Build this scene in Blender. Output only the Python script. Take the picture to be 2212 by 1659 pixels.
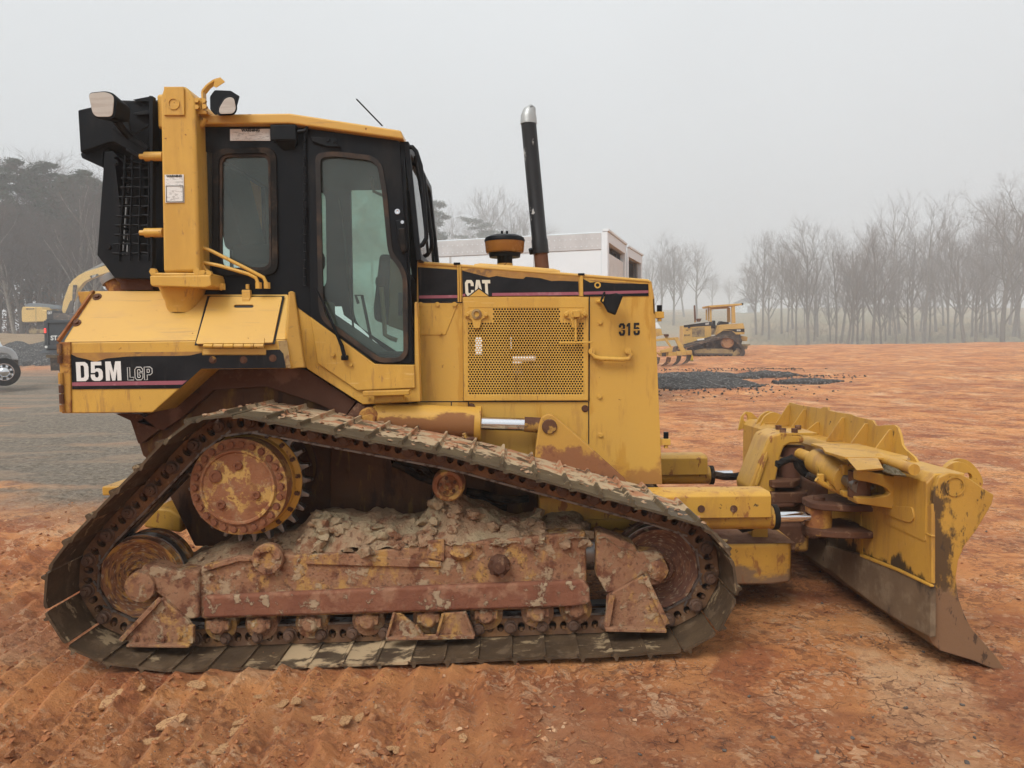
import bpy, bmesh, math, random
import numpy as np
from mathutils import Vector, Matrix
from mathutils.geometry import tessellate_polygon

for o in list(bpy.data.objects): bpy.data.objects.remove(o)
scene = bpy.context.scene
col = scene.collection

# ------------------------------------------------------------------ camera
CAM = Vector((0.0, -3.82, 1.62)); PITCH = math.radians(3.08); ROLL = math.radians(0.6); FPX = 1662.1
c_f = Vector((0, math.cos(PITCH), -math.sin(PITCH)))
_u0 = Vector((0, math.sin(PITCH), math.cos(PITCH))); _x = Vector((1, 0, 0))
c_r = math.cos(ROLL) * _x - math.sin(ROLL) * _u0
c_u = math.cos(ROLL) * _u0 + math.sin(ROLL) * _x
cam_d = bpy.data.cameras.new('camera'); cam = bpy.data.objects.new('camera', cam_d); col.objects.link(cam)
cam_d.sensor_width = 36; cam_d.lens = FPX / 2212 * 36; cam_d.clip_end = 3000; cam_d.clip_start = 0.05
M3 = Matrix((c_r, c_u, -c_f)).transposed()
cam.matrix_world = Matrix.Translation(CAM) @ M3.to_4x4()
scene.camera = cam

# ------------------------------------------------------------------ sky, sun, exposure
SUN_EL, SUN_AZ = math.radians(50), math.radians(215)     # soft light from behind the camera, high up
world = bpy.data.worlds.new('World'); scene.world = world; world.use_nodes = True
wn, wl = world.node_tree.nodes, world.node_tree.links
for n in list(wn): wn.remove(n)
sky = wn.new('ShaderNodeTexSky'); sky.sky_type = 'NISHITA'; sky.sun_disc = False
sky.sun_elevation = SUN_EL; sky.sun_rotation = SUN_AZ; sky.dust_density = 6; sky.air_density = 1.5; sky.ozone_density = 0.5
hsv = wn.new('ShaderNodeHueSaturation'); hsv.inputs['Saturation'].default_value = 0.06
mixw = wn.new('ShaderNodeMix'); mixw.data_type = 'RGBA'; mixw.inputs['Factor'].default_value = 0.88
# the grey fog deck, brighter towards the zenith as an overcast sky is
wt_ = wn.new('ShaderNodeTexCoord'); ws_ = wn.new('ShaderNodeSeparateXYZ'); wr_ = wn.new('ShaderNodeMapRange'); wc_ = wn.new('ShaderNodeVectorMath'); wc_.operation = 'SCALE'
wl.new(wt_.outputs['Generated'], ws_.inputs[0]); wl.new(ws_.outputs['Z'], wr_.inputs['Value']); wr_.inputs['To Min'].default_value = 1.0; wr_.inputs['To Max'].default_value = 1.65
wc_.inputs[0].default_value = (4.25, 4.45, 4.56); wl.new(wr_.outputs[0], wc_.inputs['Scale']); wz_ = wn.new('ShaderNodeTexNoise'); wz_.inputs['Scale'].default_value = 1.6; wz_.inputs['Detail'].default_value = 4; wl.new(wt_.outputs['Generated'], wz_.inputs['Vector'])
wq_ = wn.new('ShaderNodeMapRange'); wq_.inputs['From Min'].default_value = .3; wq_.inputs['From Max'].default_value = .7; wq_.inputs['To Min'].default_value = .955; wq_.inputs['To Max'].default_value = 1.045; wl.new(wz_.outputs['Fac'], wq_.inputs['Value'])
wp_ = wn.new('ShaderNodeVectorMath'); wp_.operation = 'SCALE'; wl.new(wc_.outputs[0], wp_.inputs[0]); wl.new(wq_.outputs[0], wp_.inputs['Scale']); wl.new(wp_.outputs[0], mixw.inputs['B'])
bg = wn.new('ShaderNodeBackground'); bg.inputs['Strength'].default_value = 0.10
wo = wn.new('ShaderNodeOutputWorld')
wl.new(sky.outputs['Color'], hsv.inputs['Color']); wl.new(hsv.outputs['Color'], mixw.inputs['A'])
wl.new(mixw.outputs['Result'], bg.inputs['Color']); wl.new(bg.outputs['Background'], wo.inputs['Surface'])
sun_d = bpy.data.lights.new('sun', 'SUN'); sun_d.energy = 1.5; sun_d.angle = math.radians(30); sun_d.color = (1, 0.985, 0.955)
sun = bpy.data.objects.new('sun', sun_d); col.objects.link(sun)
_sd = Vector((math.cos(SUN_EL) * math.sin(SUN_AZ), math.cos(SUN_EL) * math.cos(SUN_AZ), math.sin(SUN_EL)))
sun.rotation_euler = _sd.to_track_quat('Z', 'Y').to_euler()
vs = scene.view_settings; vs.view_transform = 'Standard'; vs.look = 'None'; vs.gamma = 1; vs.exposure = 0.6; vs.use_curve_mapping = False
scene.render.engine = 'CYCLES'
cy = scene.cycles
cy.max_bounces = 5; cy.diffuse_bounces = 2; cy.glossy_bounces = 2; cy.transmission_bounces = 3; cy.transparent_max_bounces = 10
cy.volume_bounces = 1; cy.use_adaptive_sampling = True; cy.adaptive_threshold = .025; cy.use_denoising = True; cy.sample_clamp_indirect = 6; cy.caustics_reflective = False; cy.caustics_refractive = False

# ------------------------------------------------------------------ measuring helpers: photo position + real distance -> point
FR = {'X': (0, 0, 1), 'A': (109.7, 137.2, .33068), 'B': (603.5, 219.4, .3967), 'C': (109.7, 576.0, .27282), 'D': (850.3, 438.9, .39682),
      'E': (54.9, 822.9, .39682), 'F': (658.3, 822.9, .39696), 'G': (1097.2, 850.3, .38018), 'H': (1398.9, 822.9, .41333),
      'I': (1590.9, 850.3, .19836), 'J': (932.6, 548.6, .19836), 'K': (0, 548.6, .18516), 'L': (877.8, 384, .27282),
      'M': (1371.5, 411.4, .37996), 'N': (1398.9, 603.5, .16532)}
def ray(fr, x, y):
    ox, oy, k = FR[fr]; px, py = ox + x * k, oy + y * k
    return c_f + c_r * ((px - 1106) / FPX) + c_u * (-(py - 829.5) / FPX)
def P(fr, x, y, Y=None, pl=None):
    """point on the plane y = Y (or on plane pl = (point, normal))"""
    d = ray(fr, x, y)
    if pl is None: t = (Y - CAM.y) / d.y
    else: t = (pl[0] - CAM).dot(pl[1]) / d.dot(pl[1])
    return CAM + d * t
def PX(fr, x, y, X): return P(fr, x, y, pl=(Vector((X, 0, 0)), Vector((1, 0, 0))))
def PZ(fr, x, y, Z): return P(fr, x, y, pl=(Vector((0, 0, Z)), Vector((0, 0, 1))))
def PS(fr, pts, Y=None, pl=None): return [P(fr, a, b, Y, pl) for a, b in pts]
V = Vector
YC = 1.38                                                # the bulldozer's centre plane
def mir(p): return V((p.x, 2 * YC - p.y, p.z))

# ------------------------------------------------------------------ mesh helpers
def fillet(pts, r, n=4):
    """round the corners of a closed loop of Vectors"""
    out = []; N = len(pts)
    for i in range(N):
        p, a, b = pts[i], pts[i - 1], pts[(i + 1) % N]
        rr = r[i] if isinstance(r, (list, tuple)) else r
        da, db = a - p, b - p
        l = min(rr, da.length * .49, db.length * .49)
        if l < 1e-5: out.append(p); continue
        s, e = p + da.normalized() * l, p + db.normalized() * l
        for k in range(n + 1):
            t = k / n; out.append(s * (1 - t) ** 2 + p * 2 * t * (1 - t) + e * t * t)
    return out
class MB:
    def __init__(s): s.v = []; s.f = []
    def add(s, vs, fs):
        o = len(s.v); s.v += [V(q) for q in vs]; s.f += [tuple(o + i for i in q) for q in fs]; return s
    def box(s, a, b):
        x0, y0, z0 = a; x1, y1, z1 = b
        return s.add([(x0, y0, z0), (x1, y0, z0), (x1, y1, z0), (x0, y1, z0), (x0, y0, z1), (x1, y0, z1), (x1, y1, z1), (x0, y1, z1)],
                     [(0, 3, 2, 1), (4, 5, 6, 7), (0, 1, 5, 4), (1, 2, 6, 5), (2, 3, 7, 6), (3, 0, 4, 7)])
    def obox(s, c, size, rot=None):
        m = rot or Matrix.Identity(3); hx, hy, hz = size[0] / 2, size[1] / 2, size[2] / 2; o = len(s.v)
        t = MB().box((-hx, -hy, -hz), (hx, hy, hz)); return s.add([V(c) + m @ q for q in t.v], t.f)
    def beam(s, p0, p1, w, h, up=V((0, 0, 1))):
        p0, p1 = V(p0), V(p1); d = (p1 - p0).normalized(); sd = d.cross(up)
        sd = sd.normalized() if sd.length > 1e-4 else V((1, 0, 0)); u = sd.cross(d)
        q = []
        for p in (p0, p1):
            q += [p - sd * w / 2 - u * h / 2, p + sd * w / 2 - u * h / 2, p + sd * w / 2 + u * h / 2, p - sd * w / 2 + u * h / 2]
        return s.add(q, [(3, 2, 1, 0), (4, 5, 6, 7), (0, 1, 5, 4), (1, 2, 6, 5), (2, 3, 7, 6), (3, 0, 4, 7)])
    def tube(s, pts, r, n=8, closed=False, caps=True):
        pts = [V(p) for p in pts]; N = len(pts); rs = r if isinstance(r, (list, tuple)) else [r] * N
        o = len(s.v); prev = None
        for i, p in enumerate(pts):
            if closed: t = pts[(i + 1) % N] - pts[i - 1]
            else: t = pts[min(i + 1, N - 1)] - pts[max(i - 1, 0)]
            t = t.normalized() if t.length > 1e-9 else V((0, 0, 1))
            if prev is None:
                a = t.cross(V((0, 0, 1)));
                if a.length < .1: a = t.cross(V((0, 1, 0)))
            else:
                a = prev - t * prev.dot(t)
                if a.length < 1e-6: a = t.cross(V((0, 1, 0)))
            a.normalize(); prev = a; b = t.cross(a)
            for k in range(n):
                w = 2 * math.pi * k / n; s.v.append(p + (a * math.cos(w) + b * math.sin(w)) * rs[i])
        for i in range(N if closed else N - 1):
            j = (i + 1) % N
            for k in range(n):
                k2 = (k + 1) % n; s.f.append((o + i * n + k, o + i * n + k2, o + j * n + k2, o + j * n + k))
        if caps and not closed:
            s.f.append(tuple(o + k for k in range(n))[::-1]); s.f.append(tuple(o + (N - 1) * n + k for k in range(n)))
        return s
    def cyl(s, p0, p1, r0, r1=None, n=20): return s.tube([p0, p1], [r0, r0 if r1 is None else r1], n)
    def lathe(s, o, ax, prof, n=28):
        o, ax = V(o), V(ax).normalized(); a = ax.cross(V((0, 0, 1)))
        if a.length < .1: a = ax.cross(V((1, 0, 0)))
        a.normalize(); b = ax.cross(a); base = len(s.v); m = len(prof)
        for r, h in prof:
            for k in range(n):
                w = 2 * math.pi * k / n; s.v.append(o + ax * h + (a * math.cos(w) + b * math.sin(w)) * max(r, 1e-4))
        for i in range(m - 1):
            for k in range(n):
                k2 = (k + 1) % n; s.f.append((base + i * n + k, base + i * n + k2, base + (i + 1) * n + k2, base + (i + 1) * n + k))
        return s
    def prism(s, loops, vec):
        loops = [[V(p) for p in l] for l in loops]; vec = V(vec)
        flat = [p for l in loops for p in l]; n = len(flat); o = len(s.v)
        s.v += flat; s.v += [p + vec for p in flat]
        if len(loops) == 1:
            s.f.append(tuple(range(o, o + n))); s.f.append(tuple(range(o + 2 * n - 1, o + n - 1, -1))); tris = []
        else: tris = tessellate_polygon(loops)
        for t in tris:
            a, b, c = t; nr = (flat[b] - flat[a]).cross(flat[c] - flat[a])
            if nr.dot(vec) > 0: a, c = c, a
            s.f.append((o + a, o + b, o + c)); s.f.append((o + n + c, o + n + b, o + n + a))
        k = 0
        for l in loops:
            m = len(l)
            for i in range(m):
                j = (i + 1) % m; s.f.append((o + k + i, o + k + j, o + n + k + j, o + n + k + i))
            k += m
        return s
    def hull(s, pts):
        bm = bmesh.new()
        for p in pts: bm.verts.new(p)
        bmesh.ops.convex_hull(bm, input=bm.verts[:])
        dead = [v for v in bm.verts if not v.link_faces]
        for v in dead: bm.verts.remove(v)
        bm.verts.index_update(); o = len(s.v)
        s.v += [v.co.copy() for v in bm.verts]; s.f += [tuple(o + v.index for v in f.verts) for f in bm.faces]
        bm.free(); return s
    def hexbolt(s, p, ax, r, h, washer=0):
        p, ax = V(p), V(ax).normalized()
        if washer: s.cyl(p, p + ax * h * .25, washer, n=16)
        s.tube([p, p + ax * h], r, 6); return s
    def mesh(s, name, m, smooth=True, ang=35, normals=True):
        me = bpy.data.meshes.new(name); me.from_pydata([tuple(q) for q in s.v], [], s.f)
        if normals:
            bm = bmesh.new(); bm.from_mesh(me); bmesh.ops.recalc_face_normals(bm, faces=bm.faces[:]); bm.to_mesh(me); bm.free()
        if smooth:
            me.polygons.foreach_set('use_smooth', [True] * len(me.polygons)); me.set_sharp_from_angle(angle=math.radians(ang))
        if m: me.materials.append(m)
        return me
    def build(s, name, m, parent=None, bevel=0, **kw):
        return link(name, s.mesh(name, m, **kw), parent, bevel)
def link(name, me, parent=None, bevel=0, mw=None):
    o = bpy.data.objects.new(name, me); col.objects.link(o)
    if parent:
        o.parent = parent
        if parent.parent is None: o.matrix_parent_inverse = parent.matrix_basis.inverted()
    if mw is not None: o.matrix_basis = mw
    if bevel:
        b = o.modifiers.new('bevel', 'BEVEL'); b.width = bevel; b.segments = 2; b.limit_method = 'ANGLE'; b.angle_limit = .6
        b.harden_normals = True
    return o
def empty(name, loc, parent=None):
    o = bpy.data.objects.new(name, None); col.objects.link(o); o.empty_display_size = .2
    if parent: o.parent = parent; o.matrix_parent_inverse = parent.matrix_basis.inverted() if parent.parent is None else Matrix()
    else: o.location = loc
    return o
def tag(o, label=None, cat=None, group=None, kind=None):
    if label: o['label'] = label
    if cat: o['category'] = cat
    if group: o['group'] = group
    if kind: o['kind'] = kind
    return o
NY = V((0, 1, 0))
def plate(name, fr, loops, Y, th, m, parent, bevel=.004, rnd=0, pl=None):
    """a sheet or solid cut to a measured outline; loops are photo points on plane y = Y, th runs away from the camera"""
    if not isinstance(loops[0], list): loops = [loops]
    L3 = [PS(fr, l, Y, pl) for l in loops]
    if rnd: L3 = [fillet(l, rnd) for l in L3]
    vec = NY * th if pl is None else pl[1].normalized() * th
    return MB().prism(L3, vec).build(name, m, parent, bevel)

# ------------------------------------------------------------------ materials
def mat(name, base, rough=.5, metal=0, layers=(), bump=None, spec=.3, rnd=False, coat=0, base2=None, bs=3.0):
    m = bpy.data.materials.new(name); m.use_nodes = True; nt = m.node_tree; N, Lk = nt.nodes, nt.links
    bsdf = N['Principled BSDF']; bsdf.inputs['Metallic'].default_value = metal
    bsdf.inputs['Specular IOR Level'].default_value = spec
    if coat: bsdf.inputs['Coat Weight'].default_value = coat; bsdf.inputs['Coat Roughness'].default_value = .15
    tc = N.new('ShaderNodeTexCoord'); vec = tc.outputs['Object']
    if rnd:
        oi = N.new('ShaderNodeObjectInfo'); vm = N.new('ShaderNodeVectorMath'); vm.operation = 'MULTIPLY_ADD'
        cx = N.new('ShaderNodeCombineXYZ')
        for k in range(3): Lk.new(oi.outputs['Random'], cx.inputs[k])
        Lk.new(cx.outputs[0], vm.inputs[0]); vm.inputs[1].default_value = (37, 53, 71); Lk.new(vec, vm.inputs[2]); vec = vm.outputs[0]
    sep = N.new('ShaderNodeSeparateXYZ'); Lk.new(tc.outputs['Object'], sep.inputs[0])
    def noise(scale, detail=6, st=(1, 1, 1), dist=0, ro=.6):
        mp = N.new('ShaderNodeMapping'); mp.inputs['Scale'].default_value = st; Lk.new(vec, mp.inputs['Vector'])
        n = N.new('ShaderNodeTexNoise'); n.inputs['Scale'].default_value = scale; n.inputs['Detail'].default_value = detail
        n.inputs['Distortion'].default_value = dist; n.inputs['Roughness'].default_value = ro
        Lk.new(mp.outputs[0], n.inputs['Vector']); return n.outputs['Fac']
    def rng(src, a, b, c=0, d=1):
        r = N.new('ShaderNodeMapRange'); r.interpolation_type = 'SMOOTHSTEP'
        for k, q in zip(('From Min', 'From Max', 'To Min', 'To Max'), (a, b, c, d)): r.inputs[k].default_value = q
        Lk.new(src, r.inputs['Value']); return r.outputs[0]
    def mth(op, a, b):
        q = N.new('ShaderNodeMath'); q.operation = op
        for k, z in enumerate((a, b)):
            if isinstance(z, (int, float)): q.inputs[k].default_value = z
            else: Lk.new(z, q.inputs[k])
        return q.outputs[0]
    def mixc(f, a, b):
        q = N.new('ShaderNodeMix'); q.data_type = 'RGBA'
        if isinstance(f, (int, float)): q.inputs['Factor'].default_value = f
        else: Lk.new(f, q.inputs['Factor'])
        for k, z in (('A', a), ('B', b)):
            if isinstance(z, tuple): q.inputs[k].default_value = (*z, 1)
            else: Lk.new(z, q.inputs[k])
        return q.outputs['Result']
    b2 = base2 or tuple(c * .86 for c in base)
    c = mixc(rng(noise(bs, 5), .3, .7), base, b2)
    r = mth('ADD', rough - .08, mth('MULTIPLY', noise(bs * 4, 4), .16))
    height = None
    for ly in layers:
        f = noise(ly.get('s', 6), ly.get('d', 5), ly.get('st', (1, 1, 1)), ly.get('dist', 0), ly.get('ro', .65))
        for ax, key in ((0, 'x'), (1, 'y'), (2, 'z')):
            if key in ly:
                q = ly[key]; f = mth('ADD', f, rng(sep.outputs[ax], q[0], q[1], q[2] if len(q) > 2 else .3, q[3] if len(q) > 3 else -.4))
        w = ly.get('w', .03); mk = rng(f, ly['t'] - w, ly['t'] + w, 0, ly.get('a', 1))
        c = mixc(mk, c, ly['c'])
        if 'r' in ly:
            q = N.new('ShaderNodeMix'); q.data_type = 'FLOAT'; Lk.new(mk, q.inputs[0]); Lk.new(r, q.inputs[2]); q.inputs[3].default_value = ly['r']; r = q.outputs[0]
        if 'h' in ly:
            hh = mth('MULTIPLY', mk, ly['h']); height = hh if height is None else mth('ADD', height, hh)
    Lk.new(c, bsdf.inputs['Base Color']); Lk.new(r, bsdf.inputs['Roughness'])
    if bump or height is not None:
        hs = height
        if bump:
            nb = mth('MULTIPLY', noise(bump[0], 5, ro=.7), bump[1]); hs = nb if hs is None else mth('ADD', hs, nb)
        b = N.new('ShaderNodeBump'); b.inputs['Distance'].default_value = 1.0; b.inputs['Strength'].default_value = 1
        Lk.new(hs, b.inputs['Height']); Lk.new(b.outputs[0], bsdf.inputs['Normal'])
    return m
Yl = (.64, .37, .07); RUST = (.16, .05, .02); RUST2 = (.24, .085, .03); MUD = (.30, .17, .09); TAN = (.36, .26, .15)
DK = (.012, .012, .013)
yellow = mat('yellow_paint', Yl, .42, base2=(.58, .33, .065), bs=1.6, bump=(30, .0006), layers=[
    dict(c=(.50, .27, .05), s=5, t=.55, w=.08, st=(1, 1, .25), a=.55, r=.55),
    dict(c=(.36, .19, .06), s=9, t=.62, w=.05, st=(2.5, 2.5, .4), d=8, a=.6),
    dict(c=(.26, .12, .05), s=22, t=.66, w=.04, st=(1.5, 1.5, .5), d=6, a=.6),
    dict(c=(.72, .50, .20), s=60, t=.665, w=.012, d=3, st=(.05, 1, 1), a=.4),
    dict(c=RUST, s=22, t=.70, w=.012, d=4, a=.9, r=.8)])
yellow_top = mat('yellow_sheet_metal', (.64, .38, .085), .40, base2=(.60, .35, .085), bs=2, bump=(25, .0006), layers=[
    dict(c=(.54, .32, .10), s=6, t=.58, w=.1, st=(.4, 1, 1), a=.6, r=.5),
    dict(c=(.36, .2, .07), s=30, t=.70, w=.03, st=(.4, 1, 1), d=5, a=.5),
    dict(c=(.40, .24, .09), s=60, t=.655, w=.012, d=3, st=(.05, 1, 1), a=.45),
    dict(c=RUST, s=24, t=.70, w=.012, d=4, a=.9, r=.8)])
yellow_worn = mat('worn_yellow_paint', (.56, .31, .05), .42, base2=(.50, .27, .045), bs=2.5, bump=(22, .0012), layers=[
    dict(c=(.40, .20, .05), s=7, t=.57, w=.1, st=(1.6, 1.6, .4), a=.7),
    dict(c=RUST2, s=13, t=.63, w=.03, st=(1.3, 1.3, .6), a=.85, r=.75),
    dict(c=(.03, .022, .018), s=17, t=.68, w=.02, a=.9, r=.6)])
yellow_hood = mat('hood_yellow_paint', (.60, .345, .068), .42, base2=(.57, .325, .065), bs=1.6, bump=(30, .0006), layers=[
    dict(c=(.50, .25, .035), s=3, t=.56, w=.025, d=7, st=(2, 2, .30), a=.75),
    dict(c=(.38, .19, .05), s=8, t=.60, w=.08, st=(1.5, 1.5, .3), a=.5),
    dict(c=(.34, .14, .04), s=7, t=.60, w=.08, d=8, z=(.74, 1.06, .20, -.25), x=(.25, .8, -.3, .03), a=.8, r=.8),
    dict(c=RUST, s=24, t=.735, w=.012, d=4, a=.9, r=.8)])
yellow_rusty = mat('rusty_yellow_paint', (.50, .27, .05), .55, base2=(.42, .21, .045), bs=3, bump=(30, .002), layers=[
    dict(c=RUST2, s=5, t=.50, w=.05, st=(1, 1, .7), a=.9, r=.85),
    dict(c=RUST, s=12, t=.56, w=.05, a=.8, r=.85)])
rust_frame = mat('rusted_frame_steel', (.27, .125, .066), .88, base2=(.34, .18, .10), bs=5, bump=(45, .010), layers=[
    dict(c=(.48, .27, .08), s=7, t=.555, w=.06, d=8, st=(1.2, 1.2, .8), a=.9),
    dict(c=(.15, .055, .03), s=11, t=.56, w=.05, d=8, a=.85),
    dict(c=(.10, .045, .028), s=34, t=.60, w=.05, d=5, a=.7, h=-.002),
    dict(c=(.34, .19, .10), s=18, t=.58, w=.05, st=(1, 1, .6), a=.65, h=.001),
    dict(c=(.43, .31, .19), s=12, t=.575, w=.035, d=8, a=.85, h=.004)])
rust_beam = mat('red_rusted_beam', (.25, .10, .055), .88, base2=(.19, .07, .04), bs=5, bump=(45, .008), layers=[
    dict(c=(.33, .17, .10), s=9, t=.56, w=.06, d=8, a=.8), dict(c=(.12, .045, .028), s=14, t=.58, w=.05, d=8, a=.8), dict(c=(.44, .32, .2), s=14, t=.59, w=.03, d=8, a=.85, h=.004)])
rust_hub = mat('rusted_hub', (.34, .155, .075), .85, base2=(.24, .09, .04), bs=5, bump=(50, .008), layers=[
    dict(c=(.54, .33, .10), s=6, t=.53, w=.025, d=8, a=.95),
    dict(c=(.2, .065, .03), s=12, t=.60, w=.03, a=.8),
    dict(c=(.38, .25, .14), s=16, t=.60, w=.05, a=.7, h=.002)])
idler_m = mat('idler_steel', (.17, .07, .035), .6, base2=(.11, .045, .025), bs=6, bump=(30, .003), layers=[
    dict(c=(.36, .19, .04), s=5, t=.56, w=.05, st=(1, 1, 1), dist=1.5, a=.8),
    dict(c=(.22, .16, .1), s=12, t=.63, w=.03, a=.7)])
def ring_material(dull=False):
    m = mat('ring_rusted_wheel', (.17, .07, .04) if dull else (.28, .12, .048), .65, base2=(.11, .045, .028) if dull else (.19, .075, .033), bs=6, bump=(30, .003)); N, Lk = m.node_tree.nodes, m.node_tree.links
    bs = N['Principled BSDF']; src = bs.inputs['Base Color'].links[0].from_socket; tc = N.new('ShaderNodeTexCoord'); sp = N.new('ShaderNodeSeparateXYZ'); Lk.new(tc.outputs['Object'], sp.inputs[0])
    ln = N.new('ShaderNodeVectorMath'); ln.operation = 'LENGTH'; cb = N.new('ShaderNodeCombineXYZ'); Lk.new(sp.outputs[0], cb.inputs[0]); Lk.new(sp.outputs[2], cb.inputs[2]); Lk.new(cb.outputs[0], ln.inputs[0])
    at = N.new('ShaderNodeMath'); at.operation = 'ARCTAN2'; Lk.new(sp.outputs[0], at.inputs[0]); Lk.new(sp.outputs[2], at.inputs[1])
    c2 = N.new('ShaderNodeCombineXYZ'); q = N.new('ShaderNodeMath'); q.operation = 'MULTIPLY'; q.inputs[1].default_value = 26; Lk.new(ln.outputs['Value'], q.inputs[0]); Lk.new(q.outputs[0], c2.inputs[0]); Lk.new(at.outputs[0], c2.inputs[1])
    for sc, lo, hi, cc, sd in ((1.6, .50, .62, (.22, .10, .05) if dull else (.42, .21, .045), 0), (2.6, .50, .62, (.10, .04, .024), 7), (5, .57, .66, (.34, .25, .16), 3)):
        nz = N.new('ShaderNodeTexNoise'); nz.inputs['Scale'].default_value = sc; nz.inputs['Detail'].default_value = 6; ad = N.new('ShaderNodeVectorMath'); ad.inputs[1].default_value = (sd, sd * 2, 0); Lk.new(c2.outputs[0], ad.inputs[0]); Lk.new(ad.outputs[0], nz.inputs['Vector'])
        r = N.new('ShaderNodeMapRange'); r.inputs['From Min'].default_value = lo; r.inputs['From Max'].default_value = hi; Lk.new(nz.outputs['Fac'], r.inputs[0])
        mx = N.new('ShaderNodeMix'); mx.data_type = 'RGBA'; Lk.new(r.outputs[0], mx.inputs['Factor']); Lk.new(src, mx.inputs['A']); mx.inputs['B'].default_value = (*cc, 1); src = mx.outputs['Result']
    Lk.new(src, bs.inputs['Base Color']); return m
ring_m = ring_material(); ring_m2 = ring_material(True)
rust_bolt = mat('rusted_bolt', (.24, .095, .045), .85, base2=(.17, .06, .03), bs=12, bump=(60, .004))
bracket_m = mat('rust_stained_bracket', (.53, .29, .055), .5, base2=(.47, .25, .05), bs=3, bump=(30, .0015), layers=[
    dict(c=(.25, .10, .045), s=8, t=.55, w=.06, d=8, z=(.85, 1.12, .3, -.16), a=.95, r=.85),
    dict(c=(.20, .075, .035), s=16, t=.62, w=.05, a=.8, r=.85)])
liftcyl_m = mat('rust_stained_cylinder', (.56, .31, .055), .45, base2=(.50, .27, .05), bs=3, bump=(30, .0015), layers=[
    dict(c=(.22, .09, .035), s=9, t=.55, w=.05, d=8, st=(.6, 1, 1), z=(1.12, 1.27, .2, -.14), a=.95, r=.85)])
dark_rust = mat('dark_rusty_hull', (.085, .038, .020), .8, base2=(.13, .060, .028), bs=3, bump=(25, .003), layers=[
    dict(c=(.22, .12, .03), s=5, t=.58, w=.05, st=(1.6, 1.6, .4), a=.8),
    dict(c=(.045, .022, .014), s=6, t=.57, w=.06, st=(1.6, 1.6, .4), a=.8)])
arch_m = mat('wheel_arch_steel', (.13, .055, .03), .75, base2=(.09, .036, .02), bs=2, bump=(18, .003), layers=[
    dict(c=(.22, .11, .07), s=4, t=.60, w=.06, a=.7), dict(c=(.03, .02, .015), s=6, t=.62, w=.05, a=.8)])
shoe_m = mat('track_shoe_steel', (.098, .062, .034), .72, base2=(.06, .038, .022), bs=8, rnd=True, bump=(35, .003), spec=.18, layers=[
    dict(c=(.15, .10, .06), s=9, t=.58, w=.06, a=.7),
    dict(c=(.36, .26, .15), s=9, t=.60, w=.03, d=8, st=(.6, 1, 1), a=.85, r=.9, h=.002)])
shoe_top_m = mat('muddy_track_shoe_steel', (.105, .078, .044), .65, spec=.25, base2=(.07, .05, .03), bs=8, rnd=True, bump=(35, .002), layers=[
    dict(c=(.46, .34, .21), s=6, t=.53, w=.025, d=8, y=(.06, .34, -.16, .08), a=.95, r=.95, h=.004),
    dict(c=(.40, .18, .09), s=9, t=.58, w=.03, y=(.1, .4, -.12, .05), a=.9, r=.95, h=.004)])
shoe_pale_m = mat('dried_mud_track_shoe', (.10, .07, .042), .7, spec=.2, base2=(.065, .042, .026), bs=8, rnd=True, bump=(35, .002), layers=[
    dict(c=(.50, .36, .21), s=6, t=.49, w=.04, d=8, st=(.6, 1, 1), a=.9, r=.95, h=.002)])
pin_m = mat('track_pin_steel', (.10, .055, .036), .6, base2=(.15, .085, .055), bs=12, rnd=True, bump=(60, .003))
link_m = mat('track_link_steel', (.19, .10, .048), .75, base2=(.12, .06, .034), bs=9, rnd=True, bump=(50, .003), layers=[
    dict(c=(.26, .13, .055), s=8, t=.57, w=.05, a=.8), dict(c=(.30, .2, .12), s=12, t=.64, w=.03, a=.8)])
rail_m = mat('polished_rail_steel', (.22, .21, .2), .35, .8, bump=(60, .001), layers=[dict(c=(.1, .05, .03), s=12, t=.6, w=.06, r=.8)])
chrome = mat('chromed_rod', (.75, .76, .78), .12, 1.0, layers=[dict(c=(.4, .36, .32), s=10, t=.66, w=.05, r=.4)])
black = mat('black_paint', (.004, .0055, .0075), .45, spec=.14, base2=(.007, .0085, .0105), bs=2, bump=(40, .0004), layers=[
    dict(c=(.024, .023, .021), s=4, t=.60, w=.1, st=(1.5, 1.5, .4), a=.6, r=.6)])
black_flat = mat('black_decal', (.005, .006, .008), .5, spec=.14, base2=(.017, .018, .02), bs=4, layers=[dict(c=(.05, .045, .04), s=9, t=.66, w=.06, st=(3, 3, .3), a=.6)])
black_stack = mat('black_exhaust_paint', (.014, .014, .015), .4, bump=(20, .001), layers=[
    dict(c=(.45, .44, .42), s=12, t=.635, w=.012, st=(1, 1, .55), d=5, a=.9, r=.5)])
rubber = mat('black_rubber', (.010, .0095, .009), .75, spec=.15, layers=[dict(c=(.09, .06, .04), s=6, t=.6, w=.1, a=.6)])
gasket_m = mat('weathered_window_gasket', (.022, .019, .017), .7, layers=[dict(c=(.10, .055, .03), s=5, t=.56, w=.12, a=.7)])
brown_rust = mat('brown_rusted_casting', (.12, .052, .026), .8, base2=(.08, .034, .02), bs=5, bump=(40, .004), layers=[
    dict(c=(.42, .23, .05), s=6, t=.62, w=.03, a=.85), dict(c=(.28, .16, .09), s=14, t=.62, w=.04, a=.6)])
dirt_m = mat('caked_dirt', (.36, .21, .12), .95, base2=(.40, .28, .17), bs=5, bump=(22, .035), layers=[
    dict(c=(.43, .33, .20), s=4, t=.53, w=.06, a=.9), dict(c=(.24, .10, .05), s=9, t=.57, w=.05, d=8, a=.85), dict(c=(.14, .06, .035), s=26, t=.62, w=.04, a=.7)])
white_paint = mat('white_paint', (.72, .78, .81), .5, base2=(.70, .76, .79), layers=[dict(c=(.66, .65, .63), s=3, t=.66, w=.06, st=(1, 1, .3), a=.4)])
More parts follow.
